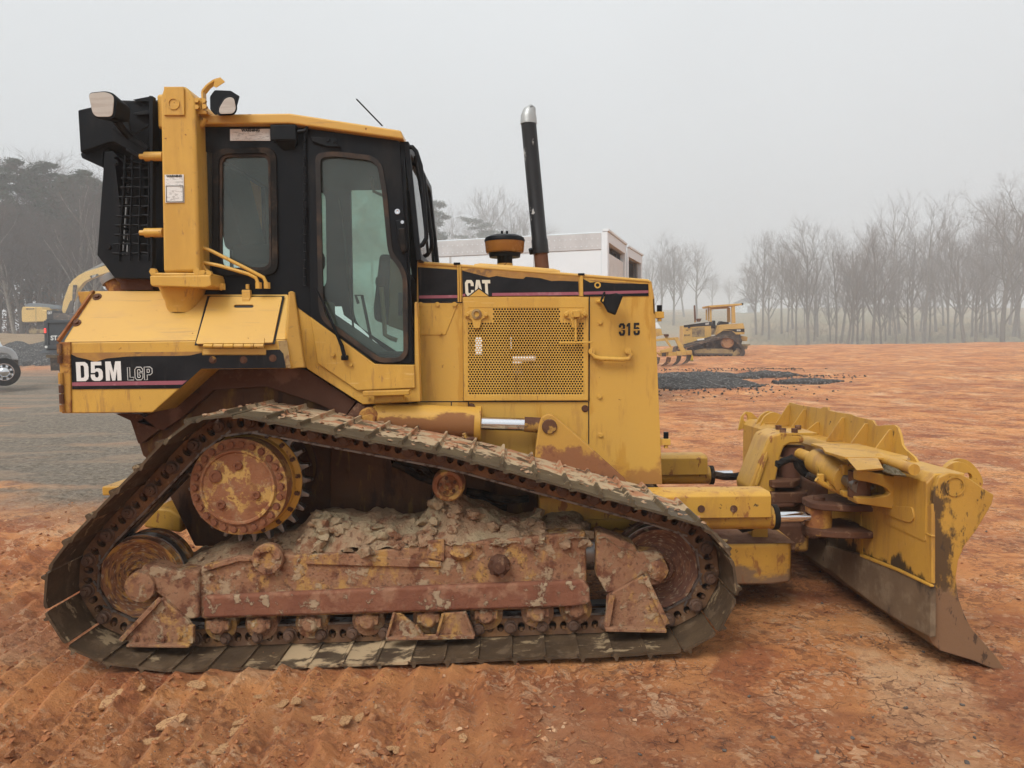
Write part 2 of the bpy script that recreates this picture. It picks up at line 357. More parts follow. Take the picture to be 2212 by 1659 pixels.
letter_white = mat('white_lettering', (.80, .79, .75), .5)
letter_cream = mat('cream_lettering', (.78, .73, .58), .5)
letter_black = mat('black_lettering', (.015, .015, .016), .5)
pink = mat('faded_red_stripe', (.33, .10, .13), .5, layers=[dict(c=(.42, .2, .22), s=12, t=.6, w=.06, a=.6)])
bare_metal = mat('bare_metal_patch', (.36, .24, .10), .5, layers=[dict(c=(.20, .11, .05), s=14, t=.55, w=.06)])
torn_m = mat('torn_decal_backing', (.44, .23, .05), .6, base2=(.30, .15, .05), bs=8, layers=[dict(c=(.16, .09, .05), s=9, t=.58, w=.05, a=.8)])
lamp_glass = mat('lamp_lens', (.55, .51, .45), .15, layers=[dict(c=(.42, .37, .32), s=3, t=.5, w=.1, st=(1, 1, 20), a=.8)], bump=(6, .004))
def glass(name, tint, film, ffac, rough=.03, mist=False):
    m = bpy.data.materials.new(name); m.use_nodes = True; N, Lk = m.node_tree.nodes, m.node_tree.links
    for n in list(N): N.remove(n)
    out = N.new('ShaderNodeOutputMaterial'); tr = N.new('ShaderNodeBsdfTransparent'); tr.inputs[0].default_value = (*tint, 1)
    gl = N.new('ShaderNodeBsdfGlossy'); gl.inputs['Roughness'].default_value = rough
    df = N.new('ShaderNodeBsdfTranslucent' if mist else 'ShaderNodeBsdfDiffuse'); df.inputs[0].default_value = (*film, 1)
    fr = N.new('ShaderNodeFresnel'); fr.inputs[0].default_value = 1.5
    tc = N.new('ShaderNodeTexCoord'); nz = N.new('ShaderNodeTexNoise'); nz.inputs['Scale'].default_value = 3.5; nz.inputs['Detail'].default_value = 7
    mr = N.new('ShaderNodeMapRange'); mr.inputs['From Min'].default_value = .35; mr.inputs['From Max'].default_value = .7
    mr.inputs['To Min'].default_value = ffac * .6; mr.inputs['To Max'].default_value = min(1, ffac * 1.6)
    Lk.new(tc.outputs['Object'], nz.inputs['Vector']); Lk.new(nz.outputs['Fac'], mr.inputs[0])
    a = N.new('ShaderNodeMixShader'); Lk.new(mr.outputs[0], a.inputs[0]); Lk.new(tr.outputs[0], a.inputs[1]); Lk.new(df.outputs[0], a.inputs[2])
    b = N.new('ShaderNodeMixShader'); Lk.new(fr.outputs[0], b.inputs[0]); Lk.new(a.outputs[0], b.inputs[1]); Lk.new(gl.outputs[0], b.inputs[2])
    Lk.new(b.outputs[0], out.inputs[0]); return m
cab_glass = glass('dusty_green_glass', (.80, .92, .87), (.30, .33, .31), .10)
far_glass = glass('misted_green_glass', (.78, .93, .88), (.93, 1.0, .97), .60, mist=True)
dark_glass = glass('dark_tinted_glass', (.35, .42, .40), (.2, .22, .22), .16)

# ------------------------------------------------------------------ lettering, drawn as flat shapes
GL = {
 'C': [[(.22, 0), (.78, 0), (1, .18), (1, .38), (.66, .38), (.66, .24), (.6, .19), (.4, .19), (.34, .24), (.34, .76), (.4, .81), (.6, .81), (.66, .76), (.66, .62), (1, .62), (1, .82), (.78, 1), (.22, 1), (0, .82), (0, .18)]],
 'A': [[(0, 0), (.31, 1), (.69, 1), (1, 0), (.68, 0), (.62, .2), (.38, .2), (.32, 0)], [(.43, .4), (.57, .4), (.5, .74)]],
 'T': [[(.33, 0), (.67, 0), (.67, .79), (1, .79), (1, 1), (0, 1), (0, .79), (.33, .79)]],
 'D': [[(0, 0), (.72, 0), (.93, .1), (1, .26), (1, .74), (.93, .9), (.72, 1), (0, 1)], [(.36, .18), (.36, .82), (.57, .82), (.65, .74), (.65, .26), (.57, .18)]],
 '5': [[(0, .2), (.1, .06), (.28, 0), (.72, 0), (.92, .07), (1, .2), (1, .46), (.9, .6), (.7, .66), (.5, .66), (.36, .6), (.36, .81), (.92, .81), (.92, 1), (.06, 1), (.03, .42), (.34, .42), (.42, .49), (.58, .49), (.66, .42), (.66, .26), (.58, .18), (.42, .18), (.34, .26), (.34, .34), (0, .34)]],
 'M': [[(0, 0), (.26, 0), (.26, .62), (.4, 0), (.6, 0), (.74, .62), (.74, 0), (1, 0), (1, 1), (.65, 1), (.5, .42), (.35, 1), (0, 1)]],
 'L': [[(0, 0), (.9, 0), (.9, .22), (.36, .22), (.36, 1), (0, 1)]],
 'G': [[(.22, 0), (.78, 0), (1, .18), (1, .55), (.52, .55), (.52, .38), (.66, .38), (.66, .24), (.6, .19), (.4, .19), (.34, .24), (.34, .76), (.4, .81), (.6, .81), (.66, .76), (.66, .66), (1, .66), (1, .82), (.78, 1), (.22, 1), (0, .82), (0, .18)]],
 'P': [[(0, 0), (.36, 0), (.36, .38), (.75, .38), (1, .52), (1, .86), (.75, 1), (0, 1)], [(.36, .57), (.36, .82), (.6, .82), (.66, .76), (.66, .63), (.6, .57)]],
 '3': [[(0, .2), (.22, 0), (.78, 0), (1, .18), (1, .42), (.86, .5), (1, .6), (1, .82), (.78, 1), (.22, 1), (0, .82), (0, .66), (.34, .66), (.34, .76), (.42, .82), (.58, .82), (.66, .76), (.66, .64), (.6, .58), (.4, .58), (.4, .42), (.6, .42), (.66, .36), (.66, .26), (.58, .18), (.42, .18), (.34, .26), (.34, .34), (0, .34)]],
 '1': [[(.32, 0), (.72, 0), (.72, 1), (.36, 1), (.05, .86), (.05, .68), (.32, .74)]],
 'S': [[(0, .2), (.22, 0), (.78, 0), (1, .2), (1, .45), (.8, .58), (.4, .62), (.34, .68), (.34, .76), (.42, .82), (.58, .82), (.66, .76), (.66, .68), (1, .68), (1, .8), (.78, 1), (.22, 1), (0, .8), (0, .58), (.2, .45), (.6, .4), (.66, .34), (.66, .25), (.58, .18), (.42, .18), (.34, .25), (.34, .33), (0, .33)]],
 '4': [[(.5, 0), (.82, 0), (.82, .2), (1, .2), (1, .38), (.82, .38), (.82, 1), (.45, 1), (0, .4), (0, .2), (.5, .2)], [(.5, .38), (.25, .38), (.5, .72)]],
 'I': [[(.3, 0), (.7, 0), (.7, 1), (.3, 1)]]}
def word(name, chars, quad, m, parent, th=.0012, outline=0):
    """chars: (glyph, u0, u1) inside quad = lower-left, lower-right, upper-left points"""
    ll, lr, ul = quad; ex, ez = lr - ll, ul - ll; b = MB(); nrm = ex.cross(ez).normalized()
    for g, u0, u1 in chars:
        L3 = [[ll + ex * (u0 + (u1 - u0) * a) + ez * c for a, c in l] for l in GL[g]]
        if outline:
            for l in L3: b.tube(l, outline, 4, closed=True)
        else: b.prism(L3, -nrm * th)
    return b.build(name, m, parent, smooth=False)
def print_text(name, body, loc, size, m, parent, rot=(math.pi / 2, 0, 0)):
    c = bpy.data.curves.new(name, 'FONT'); c.body = body; c.size = size; c.extrude = .0008; c.align_x = 'CENTER'; c.offset = size * .03
    t = bpy.data.objects.new('tmp', c); col.objects.link(t); bpy.context.view_layer.update()
    me = bpy.data.meshes.new_from_object(t.evaluated_get(bpy.context.evaluated_depsgraph_get())); bpy.data.objects.remove(t)
    me.name = name; me.materials.clear(); me.materials.append(m)
    return link(name, me, parent, 0, Matrix.Translation(loc) @ Matrix.Rotation(rot[0], 4, 'X'))
# ------------------------------------------------------------------ terrain
def _hash(ix, iy, seed):
    h = (ix.astype(np.int64) * 374761393 + iy.astype(np.int64) * 668265263 + seed * 1274126177) & 0x7fffffff
    h = ((h ^ (h >> 13)) * 1103515245 + 12345) & 0x7fffffff
    h = ((h ^ (h >> 15)) * 69069 + 907) & 0x7fffffff
    return (h ^ (h >> 11)) % 100003 / 100003.0
def vn(x, y, seed=0):
    xi, yi = np.floor(x), np.floor(y); fx, fy = x - xi, y - yi
    fx = fx * fx * (3 - 2 * fx); fy = fy * fy * (3 - 2 * fy)
    a, b = _hash(xi, yi, seed), _hash(xi + 1, yi, seed); c, d = _hash(xi, yi + 1, seed), _hash(xi + 1, yi + 1, seed)
    return (a * (1 - fx) + b * fx) * (1 - fy) + (c * (1 - fx) + d * fx) * fy
def fbm(x, y, s, o=5, seed=0, g=.5):
    t = 0; a = 1; n = 0
    for k in range(o): t = t + a * vn(x * s, y * s, seed + k * 17); n += a; a *= g; s *= 2.03
    return t / n
def sstep(a, b, x):
    t = np.clip((x - a) / (b - a), 0, 1); return t * t * (3 - 2 * t)
def H0(x, y):
    """broad lie of the land"""
    x = np.asarray(x, float); y = np.asarray(y, float); d = y + 3.82
    r = np.interp(d, [0, 9, 20, 43, 56, 62, 70, 100, 140, 190, 260, 360, 520, 900], [0, 0, .2, .74, 1.08, 1.2, 1.15, 0, -2, 1, 8, 15, 22, 30])
    l = np.interp(d, [0, 27, 38, 58, 72, 95, 160, 300, 900], [0, .0, .35, 1.9, 2.9, 3.1, 5, 8, 12])
    w = sstep(-16, -4, x + (d - 40) * .05)
    z = l * (1 - w) + r * w
    near = np.exp(-np.clip(d - 3, 0, None) / 6)
    z = z + near * np.interp(x, [-6, -2.2, .8, 2.3, 6], [-.02, -.060, -.006, -.034, -.02])
    far = sstep(66, 120, d) * w
    z = z + far * 5 * (fbm(x, y, .011, 3, 5) - .5)
    return z
def worley(x, y, s, seed=0, jit=.9):
    """nearest-cell value and edge distance: crusty plates of soil"""
    x = x * s; y = y * s; xi, yi = np.floor(x), np.floor(y); d1 = np.full(x.shape, 9.); d2 = np.full(x.shape, 9.); val = np.zeros(x.shape)
    for i in (-1, 0, 1):
        for j in (-1, 0, 1):
            cx, cy_ = xi + i, yi + j; px = cx + .5 + (_hash(cx, cy_, seed) - .5) * jit; py = cy_ + .5 + (_hash(cx, cy_, seed + 5) - .5) * jit
            d = np.hypot(x - px, y - py); v = _hash(cx, cy_, seed + 11); n = d < d1
            d2 = np.where(n, d1, np.minimum(d2, d)); val = np.where(n, v, val); d1 = np.where(n, d, d1)
    return val, d2 - d1
def H(x, y):
    x = np.asarray(x, float); y = np.asarray(y, float); d = y + 3.82
    z = H0(x, y)
    a = np.clip(d / 40, 0, 1)
    z = z + (fbm(x, y, .35, 4, 3) - .5) * (.05 + .25 * a) * sstep(-.3, -1.4, np.where((x > -2.6) & (x < 2.6) & (y < 3.4) & (y > -.9), 0, -9.))
    z = z + (fbm(x, y, 2.2, 5, 9, .55) - .5) * .035
    # grouser prints, pressed across the direction of travel
    zone = sstep(.9, -.6, x + (fbm(x, y, .8, 3, 21) - .5) * 1.6) * sstep(7, 3.5, y) * (1 - sstep(-2.3, -2.0, x) * sstep(-.04, .05, y) * sstep(4.5, 3.6, y))
    u = (x + .22 * (fbm(x, y, .9, 3, 31) - .5) + .10 * y * sstep(-1.5, -3, x)) / .171
    ph = u - np.floor(u)
    prof = np.where(ph < .35, ph / .35, 1 - (ph - .35) / .65)
    z = z + zone * (prof - .5) * .062 * (.55 + .9 * fbm(x * .4 + 9, y * .25, 2.5, 3, 41))
    blocks = fbm(x, y, 9, 3, 51, .6)
    z = z + zone * np.clip(blocks - .52, 0, 1) * .10 * sstep(.42, .62, fbm(x, y, 1.8, 3, 61))
    z = z + (fbm(x, y, 14, 4, 71, .65) - .5) * .020 * np.clip(6 / d, 0, 1)
    cr = sstep(.40, .60, fbm(x, y, 1.6, 4, 101)) * sstep(1.1, -.2, x + (fbm(x, y, 1.2, 3, 103) - .5) * 1.2) * np.clip(7 / d, 0, 1)
    wx, wy = x + .03 * (fbm(x, y, 14, 3, 105) - .5), y * 1.25 + .03 * (fbm(x, y, 14, 3, 107) - .5)
    for s_, am, sd in ((11, .018, 111), (24, .012, 121), (46, .007, 131)):
        v_, e_ = worley(wx, wy, s_, sd); z = z + cr * am * (v_ ** 2.2) * sstep(.0, .22, e_)
    # the ridge of loose soil along the tracks
    z = z + .03 * np.exp(-((y + .12) / .09) ** 2) * sstep(1.0, .2, x) * sstep(-2.4, -1.9, x) * fbm(x, y, 4, 3, 81)
    return z
def axis(lo, hi, c0, c1, fine, grow):
    out = [c0 + i * fine for i in range(int((c1 - c0) / fine) + 1)]
    s = fine; q = out[-1]
    while q < hi: s = min(s * grow, 22); q += s; out.append(q)
    s = fine; q = out[0]; left = []
    while q > lo: s = min(s * grow, 22); q -= s; left.append(q)
    return np.array(left[::-1] + out)
gx = axis(-420, 420, -2.7, 2.7, .0095, 1.035)
gy = [-1.15]
while gy[-1] < 900:
    d = gy[-1] + 3.82; gy.append(gy[-1] + min(max(.0085, d * d * .00095), 12 if d < 400 else 40))
left = []; q = gy[0]; s = .012
while q > -60: s *= 1.12; q -= s; left.append(q)
gy = np.array(left[::-1] + gy)
GX, GY = np.meshgrid(gx, gy); GZ = H(GX, GY)
nx, ny = len(gx), len(gy)
gm = bpy.data.meshes.new('ground'); gm.vertices.add(nx * ny)
gm.vertices.foreach_set('co', np.stack([GX, GY, GZ], -1).astype(np.float32).ravel())
ii, jj = np.meshgrid(np.arange(nx - 1), np.arange(ny - 1)); a = (jj * nx + ii).ravel()
quads = np.stack([a, a + 1, a + 1 + nx, a + nx], 1).astype(np.int32)
gm.loops.add(quads.size); gm.polygons.add(len(quads)); gm.loops.foreach_set('vertex_index', quads.ravel())
gm.polygons.foreach_set('loop_start', np.arange(0, quads.size, 4, dtype=np.int32)); gm.polygons.foreach_set('use_smooth', np.ones(len(quads), bool))
gm.update(); gm.validate()
GD = GY + 3.82
gravel = sstep(5.8, 8.5, GD + (fbm(GX, GY, .5, 3, 91) - .5) * 3) * sstep(46, 34, GD) * sstep(-1.0, -3.5, GX + (fbm(GX, GY, .3, 3, 93) - .5) * 3)
gravel *= sstep(.27, .46, fbm(GX * .35, GY, .8, 4, 95) + .16 * sstep(10, 16, GD))
grass = sstep(62, 68, GD + (fbm(GX, GY, .2, 3, 97) - .5) * 6) * sstep(-12, -5, GX + (GD - 40) * .05)
cut = sstep(40, 48, GD) * sstep(-5, -12, GX)
za = gm.color_attributes.new('zone', 'FLOAT_COLOR', 'POINT')
za.data.foreach_set('color', np.stack([gravel, grass, cut, np.ones_like(cut)], -1).astype(np.float32).ravel())
def ground_material():
    m = bpy.data.materials.new('red_clay_ground'); m.use_nodes = True; nt = m.node_tree; N, Lk = nt.nodes, nt.links
    bs = N['Principled BSDF']; tc = N.new('ShaderNodeTexCoord'); vec = tc.outputs['Object']
    at = N.new('ShaderNodeVertexColor'); at.layer_name = 'zone'; sp = N.new('ShaderNodeSeparateColor'); Lk.new(at.outputs[0], sp.inputs[0])
    xyz = N.new('ShaderNodeSeparateXYZ'); Lk.new(vec, xyz.inputs[0])
    def nz(s, d=5, st=(1, 1, 1), ro=.6, dist=0):
        mp = N.new('ShaderNodeMapping'); mp.inputs['Scale'].default_value = st; Lk.new(vec, mp.inputs[0])
        n = N.new('ShaderNodeTexNoise'); n.inputs['Scale'].default_value = s; n.inputs['Detail'].default_value = d; n.inputs['Roughness'].default_value = ro
        n.inputs['Distortion'].default_value = dist; Lk.new(mp.outputs[0], n.inputs['Vector']); return n.outputs['Fac']
    def rg(v, a, b, c=0, d=1):
        r = N.new('ShaderNodeMapRange'); r.interpolation_type = 'SMOOTHSTEP'
        for k, q in zip(('From Min', 'From Max', 'To Min', 'To Max'), (a, b, c, d)): r.inputs[k].default_value = q
        Lk.new(v, r.inputs['Value']); return r.outputs[0]
    def mx(f, a, b):
        q = N.new('ShaderNodeMix'); q.data_type = 'RGBA'; Lk.new(f, q.inputs['Factor'])
        for k, z in (('A', a), ('B', b)):
            if isinstance(z, tuple): q.inputs[k].default_value = (*z, 1)
            else: Lk.new(z, q.inputs[k])
        return q.outputs['Result']
    def mt(op, a, b):
        q = N.new('ShaderNodeMath'); q.operation = op
        for k, z in enumerate((a, b)):
            if isinstance(z, (int, float)): q.inputs[k].default_value = z
            else: Lk.new(z, q.inputs[k])
        return q.outputs[0]
    c = mx(rg(nz(1.1, 8), .36, .64), (.68, .305, .11), (.54, .205, .07))
    c = mx(rg(nz(1.7, 8, (.8, .8, 1), dist=.6), .52, .62, 0, .75), c, (.31, .09, .034))
    c = mx(rg(nz(.8, 8, (1, .6, 1), .7, .4), .54, .62, 0, .8), c, (.70, .41, .215))
    c = mx(rg(nz(.55, 7, (1, 1.3, 1), .65, .5), .49, .60, 0, .62), c, (.30, .085, .034))
    c = mx(rg(nz(4.5, 9, ro=.75), .56, .67, 0, .6), c, (.25, .08, .033))
    c = mx(rg(nz(11, 8, ro=.75), .56, .66, 0, .6), c, (.68, .43, .24))
    c = mx(rg(nz(.16, 6, (.35, 1.4, 1), .65), .50, .62, 0, .55), c, (.34, .13, .055))
    c = mx(rg(nz(70, 4, ro=.8), .58, .72, 0, .55), c, (.11, .05, .03))
    vo = N.new('ShaderNodeTexVoronoi'); vo.inputs['Scale'].default_value = 46; Lk.new(vec, vo.inputs['Vector'])
    peb = mt('MULTIPLY', rg(vo.outputs['Distance'], .14, .24, 1, 0), rg(nz(6, 3), .52, .62))
    c = mx(peb, c, mx(rg(nz(33, 1), .4, .6), (.12, .09, .075), (.5, .42, .32)))
    for sc_, lo_, hi_, am_ in ((21, (.17, .055, .024), (.72, .44, .25), .5), (55, (.15, .05, .024), (.70, .45, .27), .45)):
        vq = N.new('ShaderNodeTexVoronoi'); vq.inputs['Scale'].default_value = sc_; vd = N.new('ShaderNodeVectorMath'); vd.operation = 'MULTIPLY_ADD'; vd.inputs[1].default_value = (.05, .05, .05)
        nq = N.new('ShaderNodeTexNoise'); nq.inputs['Scale'].default_value = 18; Lk.new(vec, nq.inputs['Vector']); Lk.new(nq.outputs['Color'], vd.inputs[0]); Lk.new(vec, vd.inputs[2]); Lk.new(vd.outputs[0], vq.inputs['Vector'])
        sv = N.new('ShaderNodeSeparateColor'); Lk.new(vq.outputs['Color'], sv.inputs[0])
        c = mx(mt('MULTIPLY', rg(sv.outputs[0], .72, .80, 0, am_), rg(nz(2.4, 4), .42, .58)), c, lo_); c = mx(mt('MULTIPLY', rg(sv.outputs[1], .80, .86, 0, am_), rg(nz(2.1, 4), .46, .6)), c, hi_)
    # drying cracks
    dv = N.new('ShaderNodeVectorMath'); dv.operation = 'ADD'; nv = N.new('ShaderNodeTexNoise'); nv.inputs['Scale'].default_value = 5; nv.inputs['Detail'].default_value = 5; Lk.new(vec, nv.inputs['Vector'])
    sc = N.new('ShaderNodeVectorMath'); sc.operation = 'SCALE'; sc.inputs['Scale'].default_value = .32; Lk.new(nv.outputs['Color'], sc.inputs[0])
    Lk.new(vec, dv.inputs[0]); Lk.new(sc.outputs[0], dv.inputs[1])
    ck = None
    for s_, w_, sd in ((3.4, .012, 2.1), (8.5, .020, 3.3)):
        v2 = N.new('ShaderNodeTexVoronoi'); v2.feature = 'DISTANCE_TO_EDGE'; v2.inputs['Scale'].default_value = s_; Lk.new(dv.outputs[0], v2.inputs['Vector'])
        e = mt('MULTIPLY', rg(v2.outputs['Distance'], w_ * .35, w_, 1, 0), rg(nz(sd, 5), .50, .58))
        ck = e if ck is None else mt('MAXIMUM', ck, e)
    ck = mt('MULTIPLY', ck, rg(xyz.outputs['X'], -.3, .7))
    c = mx(mt('MULTIPLY', ck, .75), c, (.12, .05, .03))
    gcol = mx(rg(nz(13, 7, ro=.85), .36, .66), (.085, .068, .050), (.29, .24, .18))
    gcol = mx(rg(nz(.7, 6, (.4, 1.6, 1)), .5, .6, 0, .6), gcol, (.30, .21, .14))
    c = mx(sp.outputs[0], c, gcol)
    c = mx(sp.outputs[2], c, mx(rg(nz(.25, 6), .4, .6), (.30, .215, .13), (.24, .16, .095)))
    fc = mx(rg(nz(.03, 4, (.6, 1.5, 1)), .42, .58), (.27, .205, .11), (.21, .185, .10))
    fc = mx(rg(nz(.021, 3, (.5, 2, 1)), .58, .64, 0, .7), fc, (.33, .19, .11))
    c = mx(sp.outputs[1], c, fc)
    Lk.new(c, bs.inputs['Base Color'])
    Lk.new(rg(nz(5, 5), .3, .7, .72, .95), bs.inputs['Roughness']); bs.inputs['Specular IOR Level'].default_value = .3
    hgt = mt('ADD', mt('MULTIPLY', nz(38, 6, ro=.75), .022), mt('MULTIPLY', nz(120, 4, ro=.8), .007))
    hgt = mt('ADD', hgt, mt('MULTIPLY', ck, -.012)); hgt = mt('ADD', hgt, mt('MULTIPLY', peb, .006))
    b = N.new('ShaderNodeBump'); b.inputs['Strength'].default_value = 1; b.inputs['Distance'].default_value = 1
    Lk.new(hgt, b.inputs['Height']); Lk.new(b.outputs[0], bs.inputs['Normal'])
    return m
ground_m = ground_material(); gm.materials.append(ground_m)
ground = tag(link('ground', gm), 'red clay ground with drying cracks and grouser prints', kind='structure')
def gz(x, y): return float(H(np.array([x]), np.array([y]))[0])

# loose clods and flakes lying on the clay
rg_ = random.Random(5)
clod_m = mat('clay_clod', (.40, .165, .065), .95, base2=(.28, .10, .042), bs=9, bump=(60, .004), rnd=True, layers=[dict(c=(.60, .40, .24), s=6, t=.61, w=.06, a=.8), dict(c=(.18, .065, .035), s=7, t=.58, w=.06, a=.8)])
flake_m = mat('dried_clay_flake', (.66, .40, .20), .95, base2=(.54, .28, .12), bs=6, bump=(50, .006), rnd=True, layers=[dict(c=(.30, .12, .06), s=6, t=.57, w=.05, a=.8)])
stone_m = mat('small_dark_stone', (.09, .08, .075), .8, base2=(.2, .16, .13), bs=9, rnd=True, bump=(60, .003))
def clod_pts(r, flat=.6, n=11, rr=rg_):
    pts = []
    for _ in range(n):
        v = V((rr.gauss(0, 1), rr.gauss(0, 1), rr.gauss(0, 1))).normalized(); k = r * rr.uniform(.7, 1.1)
        pts.append(V((v.x * k, v.y * k, v.z * k * flat)))
    return pts
def spot():
    while True:
        d = 2.7 + 5.5 * rg_.random() ** 1.8; y = d - 3.82; x = rg_.uniform(-.72, .72) * d
        if -2.4 < x < .95 and -.02 < y < 3: continue
        w = .95 if x < .3 else .22
        if rg_.random() < w: return x, y
b = MB(); SPT = [spot() for k in range(5200)]; SZ = H(np.array([q[0] for q in SPT]), np.array([q[1] for q in SPT]))
CL = []
for k in range(24):
    t_ = MB().hull(clod_pts(1, .65, 9)); CL.append((t_.v, t_.f))
for (x, y), z in zip(SPT, SZ):
    r = .003 + .017 * rg_.random() ** 3.2; c = V((x, y, float(z) + r * .15)); vs_, fs_ = rg_.choice(CL); a_ = rg_.uniform(0, 6.28); ca, sa = math.cos(a_) * r, math.sin(a_) * r
    b.add([c + V((p.x * ca - p.y * sa, p.x * sa + p.y * ca, p.z * r)) for p in vs_], fs_)
tag(b.build('loose_clods', clod_m, ground, ang=25), kind='stuff')
flake_meshes = []
for k in range(6):
    pr = []; n = rg_.randint(7, 10)
    for q in range(n):
        w = 2 * math.pi * q / n; r = rg_.uniform(.55, 1.1); pr.append(V((math.cos(w) * r, math.sin(w) * r * .62, 0)))
    flake_meshes.append(MB().prism([pr], V((0, 0, .11))).mesh('clay_flake', flake_m, ang=20))
chunk_meshes = [MB().hull(clod_pts(1, .6, 13)).mesh('clay_clod', clod_m, ang=20) for k in range(6)]
stone_meshes = [MB().hull(clod_pts(1, .7, 14)).mesh('stone', stone_m, ang=50) for k in range(4)]
def lay(name, me, x, y, s, tilt=.25, lift=.0):
    m4 = Matrix.Translation((x, y, gz(x, y) + lift)) @ Matrix.Rotation(rg_.uniform(0, 6.28), 4, 'Z') @ Matrix.Rotation(rg_.gauss(0, tilt), 4, 'X') @ Matrix.Rotation(rg_.gauss(0, tilt), 4, 'Y') @ Matrix.Diagonal((s, s, s, 1))
    return link(name, me, ground, 0, m4)
for (fx, fy, s) in [(250, 1492, .075), (300, 1477, .05), (425, 1478, .05), (505, 1548, .04), (520, 1538, .035), (610, 1500, .04), (640, 1515, .045), (700, 1540, .05), (745, 1545, .05),
                    (480, 1600, .055), (370, 1545, .06), (560, 1490, .035), (335, 1590, .05), (600, 1570, .035), (780, 1530, .035), (840, 1600, .04), (900, 1560, .03), (1000, 1590, .035)]:
    p = PZ('X', fx, fy, 0.0); lay('clay_flake', rg_.choice(flake_meshes), p.x, p.y, s * 1.15, .12, .006)
for k in range(90):
    x, y = spot()
    if x > .8: continue
    lay('clay_clod' if k % 3 else 'clay_flake', rg_.choice(chunk_meshes if k % 3 else flake_meshes), x, y, rg_.uniform(.014, .034), .3, .004)
for k in range(46):
    d = 2.8 + 4 * rg_.random() ** 1.5; x = rg_.uniform(.05, .68) * d; lay('stone', rg_.choice(stone_meshes), x, d - 3.82, rg_.uniform(.006, .014), .4, .003)
# dry straw bits
sb = MB()
for k in range(70):
    x, y = spot(); a_ = rg_.uniform(0, 6.28); l = rg_.uniform(.01, .04); z = gz(x, y) + .006
    sb.tube([V((x, y, z)), V((x + math.cos(a_) * l, y + math.sin(a_) * l, z + .004))], .0011, 3)
tag(sb.build('straw_bits', mat('dry_straw', (.48, .36, .16), .8), ground), kind='stuff')

# ------------------------------------------------------------------ haze
hz = bpy.data.materials.new('fog'); hz.use_nodes = True; hn = hz.node_tree.nodes; hl = hz.node_tree.links
for n in list(hn): hn.remove(n)
ho = hn.new('ShaderNodeOutputMaterial'); hv = hn.new('ShaderNodeVolumePrincipled'); hv.inputs['Color'].default_value = (.97, .98, 1, 1)
hv.inputs['Density'].default_value = .0025; hv.inputs['Anisotropy'].default_value = .2; hl.new(hv.outputs[0], ho.inputs['Volume'])
tag(MB().box((-520, -75, -9), (520, 920, 44)).build('haze', hz, smooth=False), 'pale fog hanging over the yard and trees', kind='stuff')

# ------------------------------------------------------------------ trees
bark = mat('grey_bark', (.115, .092, .075), .9, base2=(.16, .135, .115), bs=2, bump=(9, .02), rnd=True)
bark_pale = mat('pale_bark', (.30, .27, .23), .9, base2=(.2, .17, .14), bs=2, bump=(9, .02), rnd=True)
twig_m = mat('bare_twigs', (.115, .088, .072), .9, rnd=True)
pine_bark = mat('pine_bark', (.10, .068, .05), .95, bump=(12, .02))
needle = mat('pine_needles', (.035, .055, .03), .7, base2=(.055, .075, .04), bs=.6, rnd=True)
dead_leaf = mat('withered_leaves', (.19, .115, .07), .85, base2=(.12, .075, .05), bs=.8, rnd=True)
def bare_tree(seed, h=20, spread=.42, fork=.35, dense=1.0):
    r = random.Random(seed); tr, tw = MB(), MB()
    def grow(p, d, l, rad, lev):
        n = 5 if lev < 2 else 3; pts = [p.copy()]; rs = [rad]; q = p.copy(); dd = d.copy()
        tip = .30 if lev else .35
        for k in range(n):
            dd = (dd + V((r.gauss(0, 1), r.gauss(0, 1), r.gauss(0, .6))) * (.05 if lev == 0 else .13) + V((0, 0, .07 if lev else 0))).normalized()
            q = q + dd * l / n; pts.append(q.copy()); rs.append(rad * (1 - (1 - tip) * (k + 1) / n))
        (tr if lev < 2 else tw).tube(pts, rs, 6 if lev == 0 else (4 if lev < 2 else 3), caps=False)
        if lev >= 4: return
        kids = [int(13 * dense), 6, 6, 5][lev]
        for c in range(kids):
            t = r.uniform(fork, .98) if lev == 0 else r.uniform(.2, 1)
            i = min(int(t * n), n - 1); o = pts[i].lerp(pts[i + 1], t * n - i)
            ax = (pts[i + 1] - pts[i]).normalized(); side = ax.cross(V((r.gauss(0, 1), r.gauss(0, 1), r.gauss(0, 1)))).normalized()
            an = r.uniform(.35, .8) * (spread / .42); nd = (ax * math.cos(an) + side * math.sin(an)).normalized()
            cl = l * (r.uniform(.36, .55) * (1.15 - .45 * t) if lev == 0 else r.uniform(.38, .62))
            grow(o, nd, cl, max(rad * (.42 if lev == 0 else .5) * (1 - .45 * t), .009), lev + 1)
    grow(V((0, 0, -.4)), V((0, 0, 1)), h, h * .019, 0)
    return tr, tw
